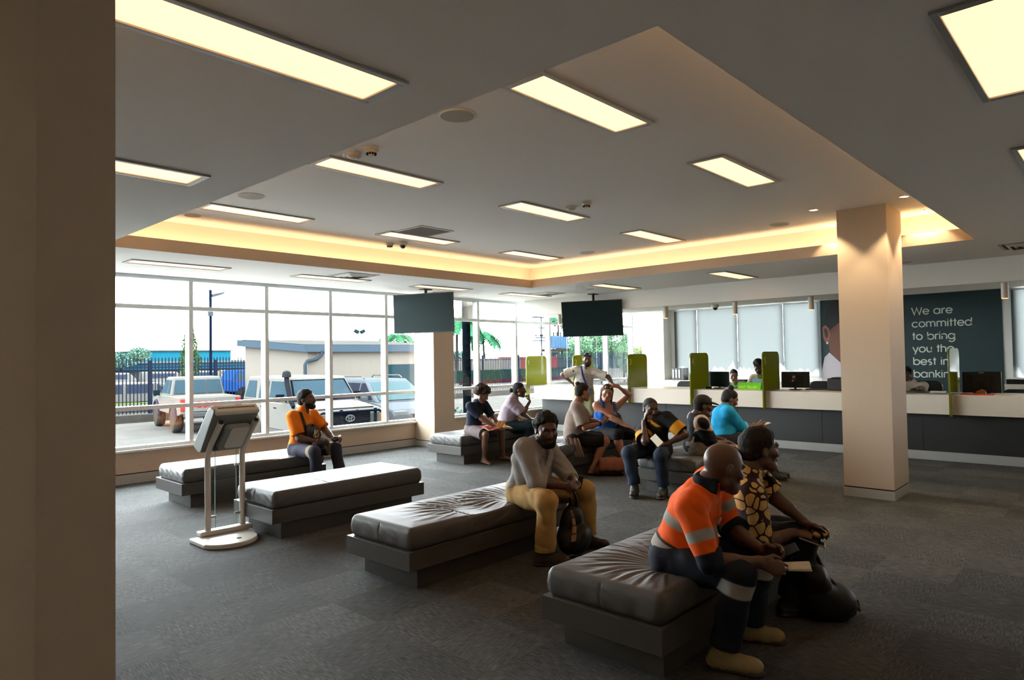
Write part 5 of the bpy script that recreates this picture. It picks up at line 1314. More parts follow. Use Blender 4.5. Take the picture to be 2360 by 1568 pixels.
        for q in 'RL':
            if sleeveless: continue
            sh, el, wr_ = s.sh[q], s.el[q], s.wr[q]; a = .9 if s.fem else 1.0
            if sleeve <= 1:
                e = sh+(el-sh)*sleeve; ops.append(('u', cut(cap(sh, sh+(el-sh)*(sleeve+.18), (.062*s.bulk*a+sl_r)*sc, (.056*a+sl_r*1.6)*sc), e, el-sh), .035))
            else:
                e = el+(wr_-el)*(sleeve-1); ops.append(('u', cap(sh, el, (.062*s.bulk*a+sl_r)*sc, (.050*a+sl_r)*sc), .035)); ops.append(('u', cut(cap(el, el+(wr_-el)*(sleeve-1+.2), (.050*a+sl_r)*sc, (.040*a+sl_r)*sc), e, wr_-el), .02))
        nk = s.N+(s.H-s.N)*.36
        ops.append(('i', lambda P: (P-(s.N+s.du*.035*sc))@nz_(s.du*.8-s.f*.1-(0)*s.f), 0))
        if vneck: ops.append(('s', ell(s.N+s.f*(.09)*sc-s.du*.01*sc, (vneck*.62*sc, .09*sc, vneck*sc), np.array([s.r, s.f, s.du])), .008))
        hp_ = s.P-s.dl*hem*sc
        ops.append(('i', lambda P: (hp_-P)@s.dl, 0))
        o = s.garment(name, ops, color, wr=wr*sc, seed=seed, ws=ws)
        if collar is not None:
            cb = s.N+s.du*.018*sc; cops = []; c2 = s.N*.62+s.H*.38-s.hf*.012
            ax = nz_(s.H-s.N*1.0+s.f*-.02)
            cops.append(('u', cap(s.N-s.du*.015*sc, s.N+(s.H-s.N)*.30, .083*sc, .070*sc), .01))
            cops.append(('i', lambda P: (P-(s.N+s.du*.030*sc-s.f*.0))@nz_(s.du-.40*s.f)-.020*sc, 0)); cops.append(('i', lambda P: ((s.N-s.du*.012*sc)-P)@nz_(s.du+.15*s.f), 0))
            cops.append(('s', cap(s.N+s.f*.085*sc-s.du*.04*sc, s.N+s.f*.07*sc+s.du*.08*sc, .020*sc, .034*sc), .006))
            s.garment('collar', cops, collar, wr=0, parent=o)
        return o
    def legs(s, color, length=1.93, t=.012, flare=.0, name='trousers', wr=.004, seed=2, waist=.07, cuff=None, ws=15):
        sc = s.sc; wp = s.P+s.dl*waist*sc; ops = [('u', cut(infl(s.torso[0][1], t*.9), wp, s.dl), .04)]
        for q in 'RL':
            hp_, kn, an = s.hip[q], s.kn[q], s.an[q]; b = s.bulk
            if length <= 1:
                e = hp_+(kn-hp_)*length; ops.append(('u', cut(cap(hp_, hp_+(kn-hp_)*(length+.15), (.090*b+t)*sc, (.068*b+t+flare)*sc), e, kn-hp_), .045))
            else:
                e = kn+(an-kn)*(length-1); ops.append(('u', cap(hp_, kn, (.090*b+t)*sc, (.062*b+t)*sc), .045)); ops.append(('u', cut(cap(kn, kn+(an-kn)*(length-1+.25), (.060*b+t)*sc, (.046*b+t+flare)*sc), e, an-kn), .03))
        return s.garment(name, ops, color, wr=wr*sc, seed=seed, ws=ws)
    def shoes(s, color, m=None, name='shoe', sole=(.02, .02, .02), which='RL'):
        for q in which:
            an, t = s.an[q], s.toe[q]; sc = s.sc; z = V3(0, 0, 1); g0 = an[2]-.085*sc; b = V3(an[0], an[1], g0)
            ops = s.foot(q, True); ops.insert(3, ('u', ell(b+t*.135*sc+z*.045*sc, (.056*sc, .044*sc, .034*sc), np.array([t, np.cross(t, z), z])), .015))
            ops.insert(4, ('u', cap(b-t*.05*sc+z*.035*sc, b-t*.045*sc+z*.075*sc, .030*sc, .028*sc), .02))
            o = s.garment(name, ops, color, m or M_shoe, wr=.0012, ws=40)
            sd = np.cross(t, z)
            so = [('u', ecap(b-t*.048*sc, b+t*.05*sc, .041*sc, .040*sc, t, 1.0), .02), ('u', ecap(b+t*.04*sc, b+t*.150*sc, .040*sc, .050*sc, t, 1.0), .02), ('i', lambda P, g=g0: g+.002-P[:, 2], 0), ('i', lambda P, g=g0: P[:, 2]-g-.022*sc, 0)]
            s.garment('sole', so, sole, m or M_shoe, wr=0, parent=o)
    def hair(s, color=(.010, .009, .009), t=.008, noise=.002, ns=60, front=.075, nape=-.07, extra=(), name='hair', side=0.0):
        q = s.hs; ops = [('u', infl(ell(s.hp(0, -.014, .030), V3(.0765, .098, .088)*q, s.HM), t*q), 0), ('u', ell(s.hp(0, -.045, -.025), V3(.066+t*.5, .060+t*.6, .060)*q, s.HM), .02)]
        fv, uv = .085-(-.05), front-nape; nn = nz_(s.hf*uv-s.hu*fv); pt = s.hp(0, .085, front)
        if noise: ops.append(('d', lambda P: noise*(noise3(P-s.H, ns, 4, 2)), 0))
        ops.append(('d', lambda P: (t+.004)*np.exp(np.minimum((P-pt)@nn, 0)/(.012+t*.45)), 0))
        ops.append(('i', lambda P: (P-pt)@nn, 0)); ops.append(('i', lambda P: (s.hp(0, 0, nape-.005)-P)@s.hu, 0))
        ops += list(extra)
        vt, F_ = mesh_sdf(ops, s.h)
        c = np.tile(V3(color), (len(vt), 1))*(1+.25*noise3(vt, 45, 7)[:, None])
        return mesh_obj(name, vt, F_, M_hair, s.t, np.clip(c, 0, 1))
    def beard(s, color=(.010, .009, .009), t=.007, top=-.038, full=True):
        q = s.hs; M = s.HM; hp = s.hp; ops = [('u', infl(p, t*q), k) for kd, p, k in s.headp[1:5]]
        ops.append(('i', lambda P: (P-hp(0, .0, top))@nz_(s.hu+.25*s.hf), 0)); ops.append(('i', lambda P: (hp(0, -.005, 0)-P)@s.hf, 0))
        ops.append(('s', ell(hp(0, .10, -.062), V3(.027, .035, .020)*q, M), .006))
        ops.append(('u', cap(hp(-.026, .088, -.052), hp(0, .098, -.045), .006*q, .0075*q), .006)); ops.append(('u', cap(hp(.026, .088, -.052), hp(0, .098, -.045), .006*q, .0075*q), .006))
        ops.append(('d', lambda P: .0015*noise3(P-s.H, 70, 9, 2), 0))
        vt, F_ = mesh_sdf(ops, s.h); c = np.tile(V3(color), (len(vt), 1))
        return mesh_obj('beard', vt, F_, M_hair, s.t, c)
    def strip(s, name, pts, w, th, color, m=None, n=None, parent=None):
        """flat strap along world points, width w"""
        mb = MB(); P = [Vector(p) for p in pts]; k = len(P); vs = []
        for i, p in enumerate(P):
            d = (P[min(i+1, k-1)]-P[max(i-1, 0)]).normalized(); nn = Vector(n) if n is not None else Vector((0, 0, 1)); sd = d.cross(nn).normalized(); nn = sd.cross(d).normalized()
            vs += [p+sd*w/2+nn*th/2, p-sd*w/2+nn*th/2, p-sd*w/2-nn*th/2, p+sd*w/2-nn*th/2]
        fs = [(i*4+a, i*4+(a+1) % 4, i*4+4+(a+1) % 4, i*4+4+a) for i in range(k-1) for a in range(4)]+[(0, 1, 2, 3), (4*k-1, 4*k-2, 4*k-3, 4*k-4)]
        mb.add(vs, fs); return mb.build(name, m or mat('strap_'+name, color, .7), parent or s.t, smooth=False)
def flat(c): return V3(c)
def sel(base, *rules):
    """colour function: base colour, then (mask function, colour) painted over it in order"""
    def f(L):
        c = np.tile(V3(base), (len(L['v']), 1))
        for mk, col in rules: c[mk(L)] = V3(col)
        return c
    return f
SKD = (.080, .037, .024); SKM = (.105, .052, .033); SKF = (.40, .185, .115)
NAVY = (.010, .014, .024); ORG = (.86, .115, .010); REFL = (.33, .32, .285)
def hv_top(L):
    c = np.tile(V3(ORG), (len(L['v']), 1)); v, x, y = L['v'], L['x'], L['y']
    arm = np.zeros(len(v), bool)
    for q in 'RL': arm |= ((L['d'+q] < .095) & (L['t'+q] > .10) & (np.abs(x) > .155)) | (L['fd'+q] < .075) & (L['t'+q] > .8)
    c[(v > .205) & (v < .262)] = REFL
    c[(v < .115)] = NAVY; c[(v < .100) & (v > .045)] = REFL; c[v < .045] = V3(.010, .020, .040)
    for q in 'RL':
        a = arm & (L['d'+q] < .12); t = L['t'+q]; c[a] = ORG; c[a & (t > .44) & (t < .64)] = REFL; c[a & (t > .86)] = V3(.008, .016, .030)
    return c
# 1 ---------------------------------------------------------------- nearest man, orange high-visibility shirt
p = Person('bald man in an orange high-visibility shirt with reflective bands holding a passbook', (3.475, 1.965, .468), -80, (20, 44), 0, 6, (-36, -14, 0), neck=(3.465, 1.765, .915), hpos=(3.525, 1.690, .998), bulk=1.06, h=.0038, skin=SKM, hscale=1.10, belly=.04,
  hands={'R': (3.43, 1.46, .545), 'L': (3.60, 1.52, .560)}, elbows={'R': (-.5, .35, -.6), 'L': (.5, .5, -.7)}, feet={'R': (3.30, 1.61, .085), 'L': (3.72, 1.66, .085)}, knees={'R': (0, -1, .9), 'L': (.3, -1, .6)}, toes={'R': (.30, -.95, 0), 'L': (.42, -.9, 0)},
  pose={'R': dict(dir=(.25, -.95, -.25), palm=(.85, .1, -.35), curl=.55), 'L': dict(dir=(.2, -.95, .12), palm=(-.85, -.1, -.5), curl=.75)})
p.build_body(feet=False)
o = p.top(hv_top, 1.12, .018, .06, collar=(.012, .022, .036), sl_r=.018, wr=.005, seed=3, ws=13)
for q in 'RL':
    e0, e1 = p.el[q], p.wr[q]; d = e1-e0
    p.garment('rolled_cuff', [('u', cut(cut(cap(e0-d*.1, e0+d*.34, .074, .080), e0+d*.24, d), e0+d*.04, -d), 0)], (.010, .020, .034), wr=.004, seed=8, parent=o)
p.garment('chest_badge', [('u', ell(p.C+p.f*.150+p.r*.055+p.du*.07, (.03, .008, .018), np.array([p.r, p.f, p.du])), 0)], (.30, .30, .28), wr=0, parent=o)
def hv_leg(L):
    c = np.tile(V3(.008, .012, .022), (len(L['v']), 1))
    for q in 'RL': c[(L['at'+q] > .06) & (L['at'+q] < .24) & (L['ad'+q] < .10)] = V3(.27, .25, .23)
    return c
p.legs(hv_leg, 1.93, .018, .016, wr=.006, seed=5)
p.strip('belt', [tuple(p.P+p.dl*.055+(p.r0*math.cos(a)*.19+p.f0*math.sin(a)*.155)) for a in [math.radians(v) for v in range(150, 400, 10)]], .04, .006, (.04, .03, .025), n=None)
p.shoes((.30, .225, .105), name='boot', sole=(.03, .025, .018))
# 2 ---------------------------------------------------------------- patterned shirt
m = bpy.data.materials.new('batik_cloth'); m.use_nodes = True; g = NT(m)
tc = g.node('ShaderNodeTexCoord'); nz2 = g.node('ShaderNodeTexNoise', i_Vector=tc.outputs['Object'], i_Scale=9.0)
mpv = g.node('ShaderNodeVectorMath', operation='ADD'); g.l.new(tc.outputs['Object'], mpv.inputs[0]); sc_ = g.node('ShaderNodeVectorMath', operation='SCALE', i_Scale=.05); g.l.new(nz2.outputs['Color'], sc_.inputs[0]); g.l.new(sc_.outputs[0], mpv.inputs[1])
v1 = g.node('ShaderNodeTexVoronoi', feature='F1', i_Vector=mpv.outputs[0], i_Scale=15.0, i_Randomness=.75); v2 = g.node('ShaderNodeTexVoronoi', feature='F2', i_Vector=mpv.outputs[0], i_Scale=15.0, i_Randomness=.75)
gap = g.math('SUBTRACT', v2.outputs['Distance'], v1.outputs['Distance']); rad = g.math('MULTIPLY', g.math('SUBTRACT', .66, v1.outputs['Distance']), 1.0)
mk = g.ramp(g.math('MINIMUM', gap, rad), [(.085, (0, 0, 0)), (.105, (1, 1, 1))]); inner = g.ramp(v1.outputs['Distance'], [(.0, (.40, .19, .05)), (.07, (.74, .49, .18)), (.30, (.62, .38, .12))])
g.base(g.mix(mk, (.020, .0035, .006), inner)); g.bsdf.inputs['Roughness'].default_value = .85; M_batik = m
p = Person('person with tied-back dark hair in a maroon and cream spotted shirt holding a phone', (4.02, 1.88, .50), -44, (8, 14), 0, 0, (-41, -2, 0), neck=(4.03, 1.762, .912), hpos=(4.088, 1.722, 1.035), bulk=1.12, h=.0042, skin=SKM, hscale=1.10, fem=False, belly=.05,
  hands={'R': (4.12, 1.545, .545), 'L': (4.23, 1.50, .58)}, elbows={'R': (-.4, .3, -.8), 'L': (.5, .5, -.8)}, feet={'R': (4.24, 1.62, .09), 'L': (4.44, 1.54, .09)}, knees={'R': (.7, -.7, .9), 'L': (.7, -.6, .9)}, toes={'R': (.7, -.7, 0), 'L': (.7, -.6, 0)},
  pose={'R': dict(dir=(.75, -.6, -.15), palm=(.3, .3, -.9), curl=.5), 'L': dict(dir=(.75, -.6, -.3), palm=(-.2, -.2, -.9), curl=.6)})
p.build_body(feet=False)
o = p.top((1, 1, 1), .98, .020, .09, collar=None, sl_r=.024, wr=.005, seed=13, ws=12, vneck=.09)
o.data.materials[0] = M_batik
for sg in (1, -1):
    p.garment('lapel', [('u', ecap(p.N-p.du*.0+p.r*sg*.075+p.f*.01, p.N-p.du*.10+p.r*sg*.035+p.f*.115, .034, .022, np.cross(p.du, p.r), .35), .01)], (1, 1, 1), M_batik, wr=.001, parent=o)
p.legs((.012, .012, .014), 1.95, .018, .010, name='trousers', wr=.004, seed=6)
pk = p.hp(0, -.115, -.035)
p.hair(t=.012, noise=.0022, ns=70, front=.082, nape=-.085, extra=[('u', cap(p.hp(0, -.10, -.02), p.hp(-.0, -.135, -.035), .030, .028), .02), ('u', cap(p.hp(0, -.14, -.035), p.hp(0, -.150, -.10), .024, .016), .02)])
p.shoes((.02, .018, .016))
# 3 ---------------------------------------------------------------- grey shirt
p = Person('bearded man in a grey long-sleeved shirt and khaki trousers gripping a phone', (4.25, 3.80, .505), -90, (14, 24), 0, 0, (238, -9, 0), neck=(4.28, 3.665, .915), hpos=(4.262, 3.585, 1.025), bulk=1.08, h=.004, skin=SKD, hscale=1.10, belly=.03,
  hands={'R': (4.246, 3.362, .585), 'L': (4.33, 3.33, .60)}, elbows={'R': (-.6, .2, -.8), 'L': (.7, .2, -.6)}, feet={'R': (4.03, 3.43, .09), 'L': (4.63, 3.47, .09)}, knees={'R': (-.3, -1, .8), 'L': (.45, -1, .8)}, toes={'R': (.5, -.6, 0), 'L': (.35, -.85, 0)},
  pose={'R': dict(dir=(.9, -.1, .0), palm=(.2, .8, -.5), curl=.9), 'L': dict(dir=(-.9, -.2, -.1), palm=(0, .6, -.8), curl=.9)})
p.build_body(feet=False)
GS = (.27, .255, .245)
o = p.top(GS, 1.30, .017, .10, collar=GS, sl_r=.018, wr=.0075, seed=3, ws=12, vneck=.05)
pl = MB(); pl.tube([tuple(p.N-p.du*(.03+.06*k)+p.f*(.118+.022*math.sin(min(k, 3)*.8))) for k in range(6)], .010, 6); pl.build('placket', mat('grey_shirt_cloth', (.53, .52, .505), .85), o, smooth=True)
for q in 'RL':
    e0, e1 = p.el[q], p.wr[q]; d = e1-e0
    p.garment('rolled_cuff', [('u', cut(cut(cap(e0+d*.0, e0+d*.5, .067, .060), e0+d*.34, d), e0+d*.20, -d), 0)], (.29, .275, .265), wr=.003, seed=8, parent=o)
o = p.legs((.40, .245, .085), 1.90, .020, .016, wr=.006, seed=5)
e0, e1 = p.kn['R'], p.an['R']; d = e1-e0
p.garment('turned_cuff', [('u', cut(cut(cap(e0+d*.6, e0+d*1.1, .080, .084), e0+d*.93, d), e0+d*.83, -d), 0)], (.42, .26, .09), wr=.004, seed=8, parent=o)
p.hair(color=(.006, .0055, .005), t=.022, noise=.0045, ns=75, front=.084, nape=-.06); p.beard(color=(.007, .006, .005), t=.006); p.shoes((.035, .025, .016), name='boot')
# 4 ---------------------------------------------------------------- orange polo
p = Person('young bearded man in an orange polo sitting by the windows with a black bag', (4.545, 7.965, .49), -72, (2, 5), 0, 0, (-56, 6, 0), bulk=1.0, h=.0058, skin=SKM, hscale=1.08,
  hands={'R': (4.60, 7.63, .59), 'L': (4.79, 7.59, .605)}, elbows={'R': (-.5, .3, -.8), 'L': (.7, .3, -.7)}, feet={'R': (4.52, 7.54, .09), 'L': (4.86, 7.53, .09)}, knees={'R': (-.1, -1, .9), 'L': (.5, -1, .9)}, toes={'R': (.1, -1, 0), 'L': (.5, -.8, 0)},
  pose={'R': dict(dir=(.6, -.5, -.6), palm=(-.3, .1, -.8), curl=.3), 'L': dict(dir=(.3, -.8, .2), palm=(-.7, -.2, -.5), curl=.7)})
p.build_body(feet=False)
OP = (.80, .19, .008)
o = p.top(OP, .82, .016, .12, collar=OP, sl_r=.020, wr=.005, seed=21, ws=13, vneck=.03)
def op_leg(L):
    c = np.tile(V3(.030, .030, .050), (len(L['v']), 1))
    for q in 'RL': c[(L['kt'+q] > .80) & (L['kt'+q] < .96) & (L['kd'+q] < .10)] = V3(.30, .24, .16)
    return c
p.legs(op_leg, 1.94, .016, .010, wr=.004, seed=22); p.hair(t=.011, noise=.002, front=.074); p.beard(t=.003, color=(.010, .007, .006)); p.shoes((.02, .018, .018))
d = p.wr['R']-p.el['R']; MB().tube([tuple(p.wr['R']-d*.12+.034*(math.cos(a)*nz_(np.cross(d, (0, 0, 1)))+math.sin(a)*nz_(np.cross(d, np.cross(d, (0, 0, 1)))))) for a in [2*PI*i/14 for i in range(14)]], .010, 6, True).build('red_wristband', mat('wrist_red', (.75, .05, .08), .5), p.t, smooth=True)
OPP = p
# 5 ---------------------------------------------------------------- boy
p = Person('curly-haired barefoot boy in a navy shirt bent over a newspaper', (7.40, 7.72, .495), -85, (6, 20), 0, 0, (-52, -30, 0), sc=.93, bulk=.92, h=.006, skin=(.17, .08, .05), hscale=1.03,
  hands={'R': (7.50, 7.36, .56), 'L': (7.58, 7.36, .56)}, elbows={'R': (-.6, .2, -.8), 'L': (.8, .2, -.6)}, feet={'R': (7.30, 7.40, .085), 'L': (7.74, 7.42, .085)}, knees={'R': (-.2, -1, .9), 'L': (.4, -1, .9)}, toes={'R': (-.1, -1, 0), 'L': (.55, -.8, 0)},
  pose={'R': dict(dir=(.8, -.4, -.2), palm=(0, .3, -.9), curl=.6), 'L': dict(dir=(-.5, -.7, -.2), palm=(0, .3, -.9), curl=.6)})
p.build_body()
p.top((.008, .014, .030), .80, .014, .08, collar=(.008, .014, .030), sl_r=.018, wr=.004, seed=31)
p.legs((.11, .085, .085), .90, .022, .02, name='shorts', wr=.005, seed=32)
p.hair(color=(.030, .014, .008), t=.040, noise=.013, ns=38, front=.060, nape=-.05, extra=[('u', ell(p.hp(0, .05, .085), (.085, .06, .045), p.HM), .03)])
# 6 ---------------------------------------------------------------- mauve woman
p = Person('woman in a mauve top with a low bun holding her hand to her mouth', (8.16, 7.74, .50), -52, (12, 22), 0, 0, (-47, -2, 0), sc=.98, bulk=1.08, h=.006, skin=SKM, fem=True, hscale=1.06, belly=.03,
  hands={'R': (8.38, 7.40, .90), 'L': (8.42, 7.42, .60)}, elbows={'R': (-.3, -.1, -1), 'L': (.7, .3, -.7)}, feet={'R': (8.36, 7.36, .09), 'L': (8.56, 7.46, .09)}, toes={'R': (.6, -.7, 0), 'L': (.6, -.7, 0)},
  pose={'R': dict(dir=(-.2, .1, 1), palm=(-.6, .6, 0), curl=.9), 'L': dict(dir=(.3, -.8, 0), palm=(0, 0, -1), curl=.5)})
p.build_body(feet=False)
MV = (.30, .245, .29)
o = p.top(MV, .86, .016, .14, sl_r=.026, wr=.005, seed=41, vneck=.06, loose=.012)
p.garment('shirt_tail', [('u', ecap(p.P+p.f0*.10-p.r0*.0+V3(0, 0, .04), p.P+p.f0*.30+p.r0*.06-V3(0, 0, .02), .13, .12, (0, 0, 1), .45), .03), ('u', ecap(p.P+p.f0*.30+p.r0*.08, p.P+p.f0*.33+p.r0*.10-V3(0, 0, .16), .06, .03, p.r0, .5), .03)], MV, wr=.007, ws=20, seed=43, parent=o)
p.legs((.006, .016, .020), 1.9, .028, .01, name='skirt', wr=.004, seed=42); p.hair(t=.007, noise=.0015, front=.083, extra=[('u', ell(p.hp(0, -.128, -.01), (.040, .036, .040), p.HM), .01)]); p.shoes((.012, .010, .010))
MVP = p
# 7 ---------------------------------------------------------------- woman in tan tee
p = Person('woman with a dark bun in a loose tan top talking to her neighbour', (7.47, 5.78, .50), -50, (4, 10), 0, 0, (-28, -6, 0), sc=1.0, bulk=.98, h=.0056, skin=(.31, .125, .068), fem=True, hscale=1.06,
  hands={'R': (7.62, 5.42, .70), 'L': (7.82, 5.55, .70)}, elbows={'R': (-.5, .0, -1), 'L': (.6, .4, -.8)}, feet={'R': (7.53, 5.52, .09), 'L': (7.64, 5.55, .09)}, knees={'R': (.7, -.6, .9), 'L': (.7, -.6, .9)}, toes={'R': (.6, -.8, 0), 'L': (.6, -.8, 0)},
  pose={'R': dict(dir=(.7, -.1, .3), palm=(-.2, .6, .4), curl=.7), 'L': dict(dir=(-.2, -.9, .2), palm=(-.3, .3, .6), curl=.7)})
p.build_body()
TN = (.235, .18, .15)
o = p.top(TN, .85, .018, .16, sl_r=.030, wr=.006, seed=51, vneck=.07, loose=.018, ws=11)
dr = MB(); nu, nv = 14, 10; vs_ = []
for a in range(nu+1):
    for b_ in range(nv+1):
        u, v = a/nu, b_/nv; q0 = p.P+p.r0*(.175+.09*min(1, v*2.2)+.012*math.sin(u*19+v*3))+p.f0*(-.14+.17*u+.10*v)+V3(0, 0, .02-.30*max(0, v-.15)+.0)
        vs_.append(tuple(q0))
dr.add(vs_, [(a*(nv+1)+b_, a*(nv+1)+b_+1, (a+1)*(nv+1)+b_+1, (a+1)*(nv+1)+b_) for a in range(nu) for b_ in range(nv)])
dr_o = dr.build('drape', mat('tan_cloth', (.52, .43, .38), .9), o, smooth=True, auto=0); md = dr_o.modifiers.new('thick', 'SOLIDIFY'); md.thickness = .006
p.legs((.007, .007, .008), .93, .018, .01, name='shorts', wr=.004, seed=52)
p.hair(color=(.018, .012, .009), t=.008, noise=.002, front=.083, extra=[('u', ell(p.hp(0, -.085, .105), (.034, .034, .030), p.HM), .012)])
TNP = p
d = p.wr['R']-p.el['R']; MB().cyl(tuple(p.wr['R']-d*.16), tuple(p.wr['R']-d*.04), .033).build('wrist_watch', M_blk, p.t, smooth=True)
# 8 ---------------------------------------------------------------- woman in blue tank top
p = Person('woman in a blue tank top pressing one raised hand to her forehead', (8.30, 5.86, .50), -115, (6, 8), 0, 0, (222, -10, 8), neck=(8.30, 5.80, .945), hpos=(8.245, 5.755, 1.085), sc=1.0, bulk=1.10, h=.0054, skin=SKF, fem=True, hscale=1.06, belly=.03,
  hands={'R': (8.27, 5.42, .60), 'L': (8.36, 5.62, 1.165)}, elbows={'R': (-.6, .0, -1), 'L': (1, -.5, .1)}, feet={'R': (8.14, 5.42, .085), 'L': (8.42, 5.30, .085)}, knees={'R': (-.4, -1, .9), 'L': (.35, -1, .9)}, toes={'R': (-.1, -1, 0), 'L': (.4, -.9, 0)},
  pose={'R': dict(dir=(.4, -.8, -.3), palm=(0, 0, -1), curl=.2), 'L': dict(dir=(-.55, .35, .2), palm=(-.3, .8, -.4), curl=.45)})
p.build_body(brow=(.20, .11, .06), lips=(.95, .68, .62))
def tank(L): return np.tile(V3(.010, .085, .36), (len(L['v']), 1))
z = V3(0, 0, 1)
TT = [(k, infl(q_, .012), kk) for i, (k, q_, kk) in enumerate(p.torso) if i not in (3, 4)]
sh0 = p.N-p.du*.10
TT.append(('i', lambda P: (P-(p.N-p.du*.115+p.f*.0))@nz_(p.du*.9+p.f*.25), 0)); TT.append(('i', lambda P: ((p.P-p.dl*.10)-P)@p.dl, 0))
o = p.garment('tank_top', TT, tank, wr=.003, seed=61)
for sg in (1, -1):
    p.strip('shoulder_strap', [tuple(p.N+p.r*sg*(.10+.0*k)+p.f*y_+p.du*u_) for k, (y_, u_) in enumerate(((.125, -.14), (.105, -.07), (.06, -.005), (.0, .012), (-.06, -.005), (-.09, -.08)))], .045, .008, (.03, .33, .66), n=tuple(p.r*sg*.15+p.du*.5+p.f*.5), parent=o)
p.legs((.008, .009, .011), 1.12, .018, .02, name='cropped_trousers', wr=.004, seed=62)
p.hair(color=(.075, .042, .024), t=.010, noise=.002, front=.080, nape=-.10, extra=[('u', ecap(p.hp(.078, -.02, .03), p.hp(.078, .005, -.20), .024, .020, p.hr, .7), .02), ('u', ecap(p.hp(-.078, -.02, .03), p.hp(-.078, .005, -.20), .024, .020, p.hr, .7), .02), ('u', ecap(p.hp(0, -.09, 0), p.hp(0, -.08, -.19), .060, .050, p.hf, .5), .03)])
p.shoes((.03, .022, .016), name='sandal')
sgl = MB()
for sg in (1, -1): sgl.lathe(tuple(p.hp(sg*.032, .088, .098)), [(.022, 0), (.018, .008), (.0, .010)], 12, tuple(p.hf*.5+p.hu))
sgl.tube([tuple(p.hp(x, .092-.02*abs(x)/.07, .096)) for x in (-.07, -.03, .03, .07)], .004, 6); sgl.build('sunglasses', M_dome, p.t, smooth=True)
BLP = p
# 9 ---------------------------------------------------------------- black and yellow polo
YEL = (.62, .27, .012); BLK = (.009, .010, .013)
def yb(L):
    c = np.tile(V3(BLK), (len(L['v']), 1)); v, x, y = L['v'], L['x'], L['y']
    e_ = np.abs(x)-(.055+.9*np.clip(.46-v, 0, .2)); c[(y > -.03) & (e_ > 0) & (e_ < .050) & (v > .30) & (v < .47)] = YEL
    c[(np.abs(x) > .15) & (np.abs(x) < .165) & (v > .2) & (v < .45)] = BLK
    for q in 'RL': a = (L['d'+q] < .11) & (L['t'+q] > .42) & (L['t'+q] < .80) & ((np.abs(x) > .13) | (y > .17)); c[a] = YEL
    c[(np.abs(x) > .14) & (v < .10) & (v > .02)] = YEL
    c[((x+.075)**2+(v-.305)**2 < .020**2) & (y > 0)] = YEL
    return c
p = Person('older man in a black and yellow polo resting his chin on his fist', (7.12, 4.27, .505), 190, (10, 18), 0, -6, (236, -8, 0), neck=(7.075, 4.315, .885), hpos=(7.035, 4.285, .985), drop=.05, bulk=.96, h=.005, skin=SKD, hscale=1.06,
  hands={'R': (6.95, 4.33, .835), 'L': (6.92, 4.01, .60)}, elbows={'R': (0, .05, -1), 'L': (.1, -.9, -.8)}, feet={'R': (6.69, 4.31, .095), 'L': (6.84, 4.02, .095)}, knees={'R': (-1, .2, .9), 'L': (-1, -.4, .9)}, toes={'R': (-.85, -.45, 0), 'L': (-.9, -.3, 0)},
  pose={'R': dict(dir=(.35, -.2, .9), palm=(.5, -.8, 0), curl=1.0), 'L': dict(dir=(-.5, .7, -.1), palm=(.2, .2, -.9), curl=.6)})
p.build_body(feet=False)
p.top(yb, .84, .016, .10, collar=(.011, .012, .015), sl_r=.024, wr=.005, seed=71, vneck=.03)
p.legs((.016, .026, .050), 1.90, .018, .008, name='jeans', wr=.005, seed=72); p.hair(color=(.030, .028, .027), t=.005, noise=.0012, front=.100)
p.shoes((.035, .035, .030), name='sneaker', sole=(.05, .045, .03))
for q in 'RL':
    lc_ = MB(); t_ = p.toe[q]; sd = np.cross(t_, (0, 0, 1)); b0 = V3(p.an[q][0], p.an[q][1], p.an[q][2]-.085)
    for k in range(5):
        w = .026*(1 if k % 2 else -1); a = b0+t_*(.03+.022*k)+V3(0, 0, .098-.011*k); lc_.tube([tuple(a-sd*w), tuple(a+V3(0, 0, .012)), tuple(a+sd*w+t_*.015)], .0055, 6)
    lc_.build('laces', mat('lace_teal', (.15, .62, .55), .6), p.t)
YBP = p
# 10 --------------------------------------------------------------- cap man
def capm(L):
    c = np.tile(V3(.008, .010, .017), (len(L['v']), 1)); v, x, y = L['v'], L['x'], L['y']
    cr = V3(.50, .35, .26)
    shv = float((p_sh[0]-p_P)@p_dl); shy = float((p_sh[0]-p_P)@p_f)
    rad = np.sqrt((y-shy)**2+(v-shv)**2); side = np.abs(x) > .115
    c[side & (rad > .070) & (rad < .125) & (v > shv-.075) & (y-shy > -.125)] = cr
    w = np.abs((v-.20)-1.1*(y+.03)); c[(w < .012) & side & (v < shv-.07) & (v > .08)] = (.50, .38, .27)
    c[side & (v > .03) & (v < .14) & (np.abs(y+.075-(v-.08)*.35) < .022)] = cr
    return c
p = Person('man in a dark cap and a black sports shirt with cream curves', (7.46, 3.93, .50), -48, (8, 14), 0, 0, (-46, -6, 0), neck=(7.47, 3.905, .905), hpos=(7.525, 3.855, 1.005), bulk=1.0, h=.005, skin=SKD, hscale=1.05,
  hands={'R': (7.68, 3.62, .57), 'L': (7.80, 3.72, .57)}, elbows={'R': (-.5, .2, -1), 'L': (.6, .5, -.8)}, feet={'R': (7.74, 3.42, .09), 'L': (7.9, 3.5, .09)}, toes={'R': (.7, -.7, 0), 'L': (.7, -.7, 0)},
  pose={'R': dict(dir=(.6, -.6, -.4), palm=(0, 0, -1), curl=.5), 'L': dict(dir=(.3, -.8, -.3), palm=(0, 0, -1), curl=.5)})
p.build_body(feet=False)
p_P, p_dl, p_f, p_sh = p.P, p.dl, p.f, (p.sh['R'],)
o = p.top(capm, .92, .016, .10, collar=(.010, .011, .016), sl_r=.022, wr=.005, seed=81)
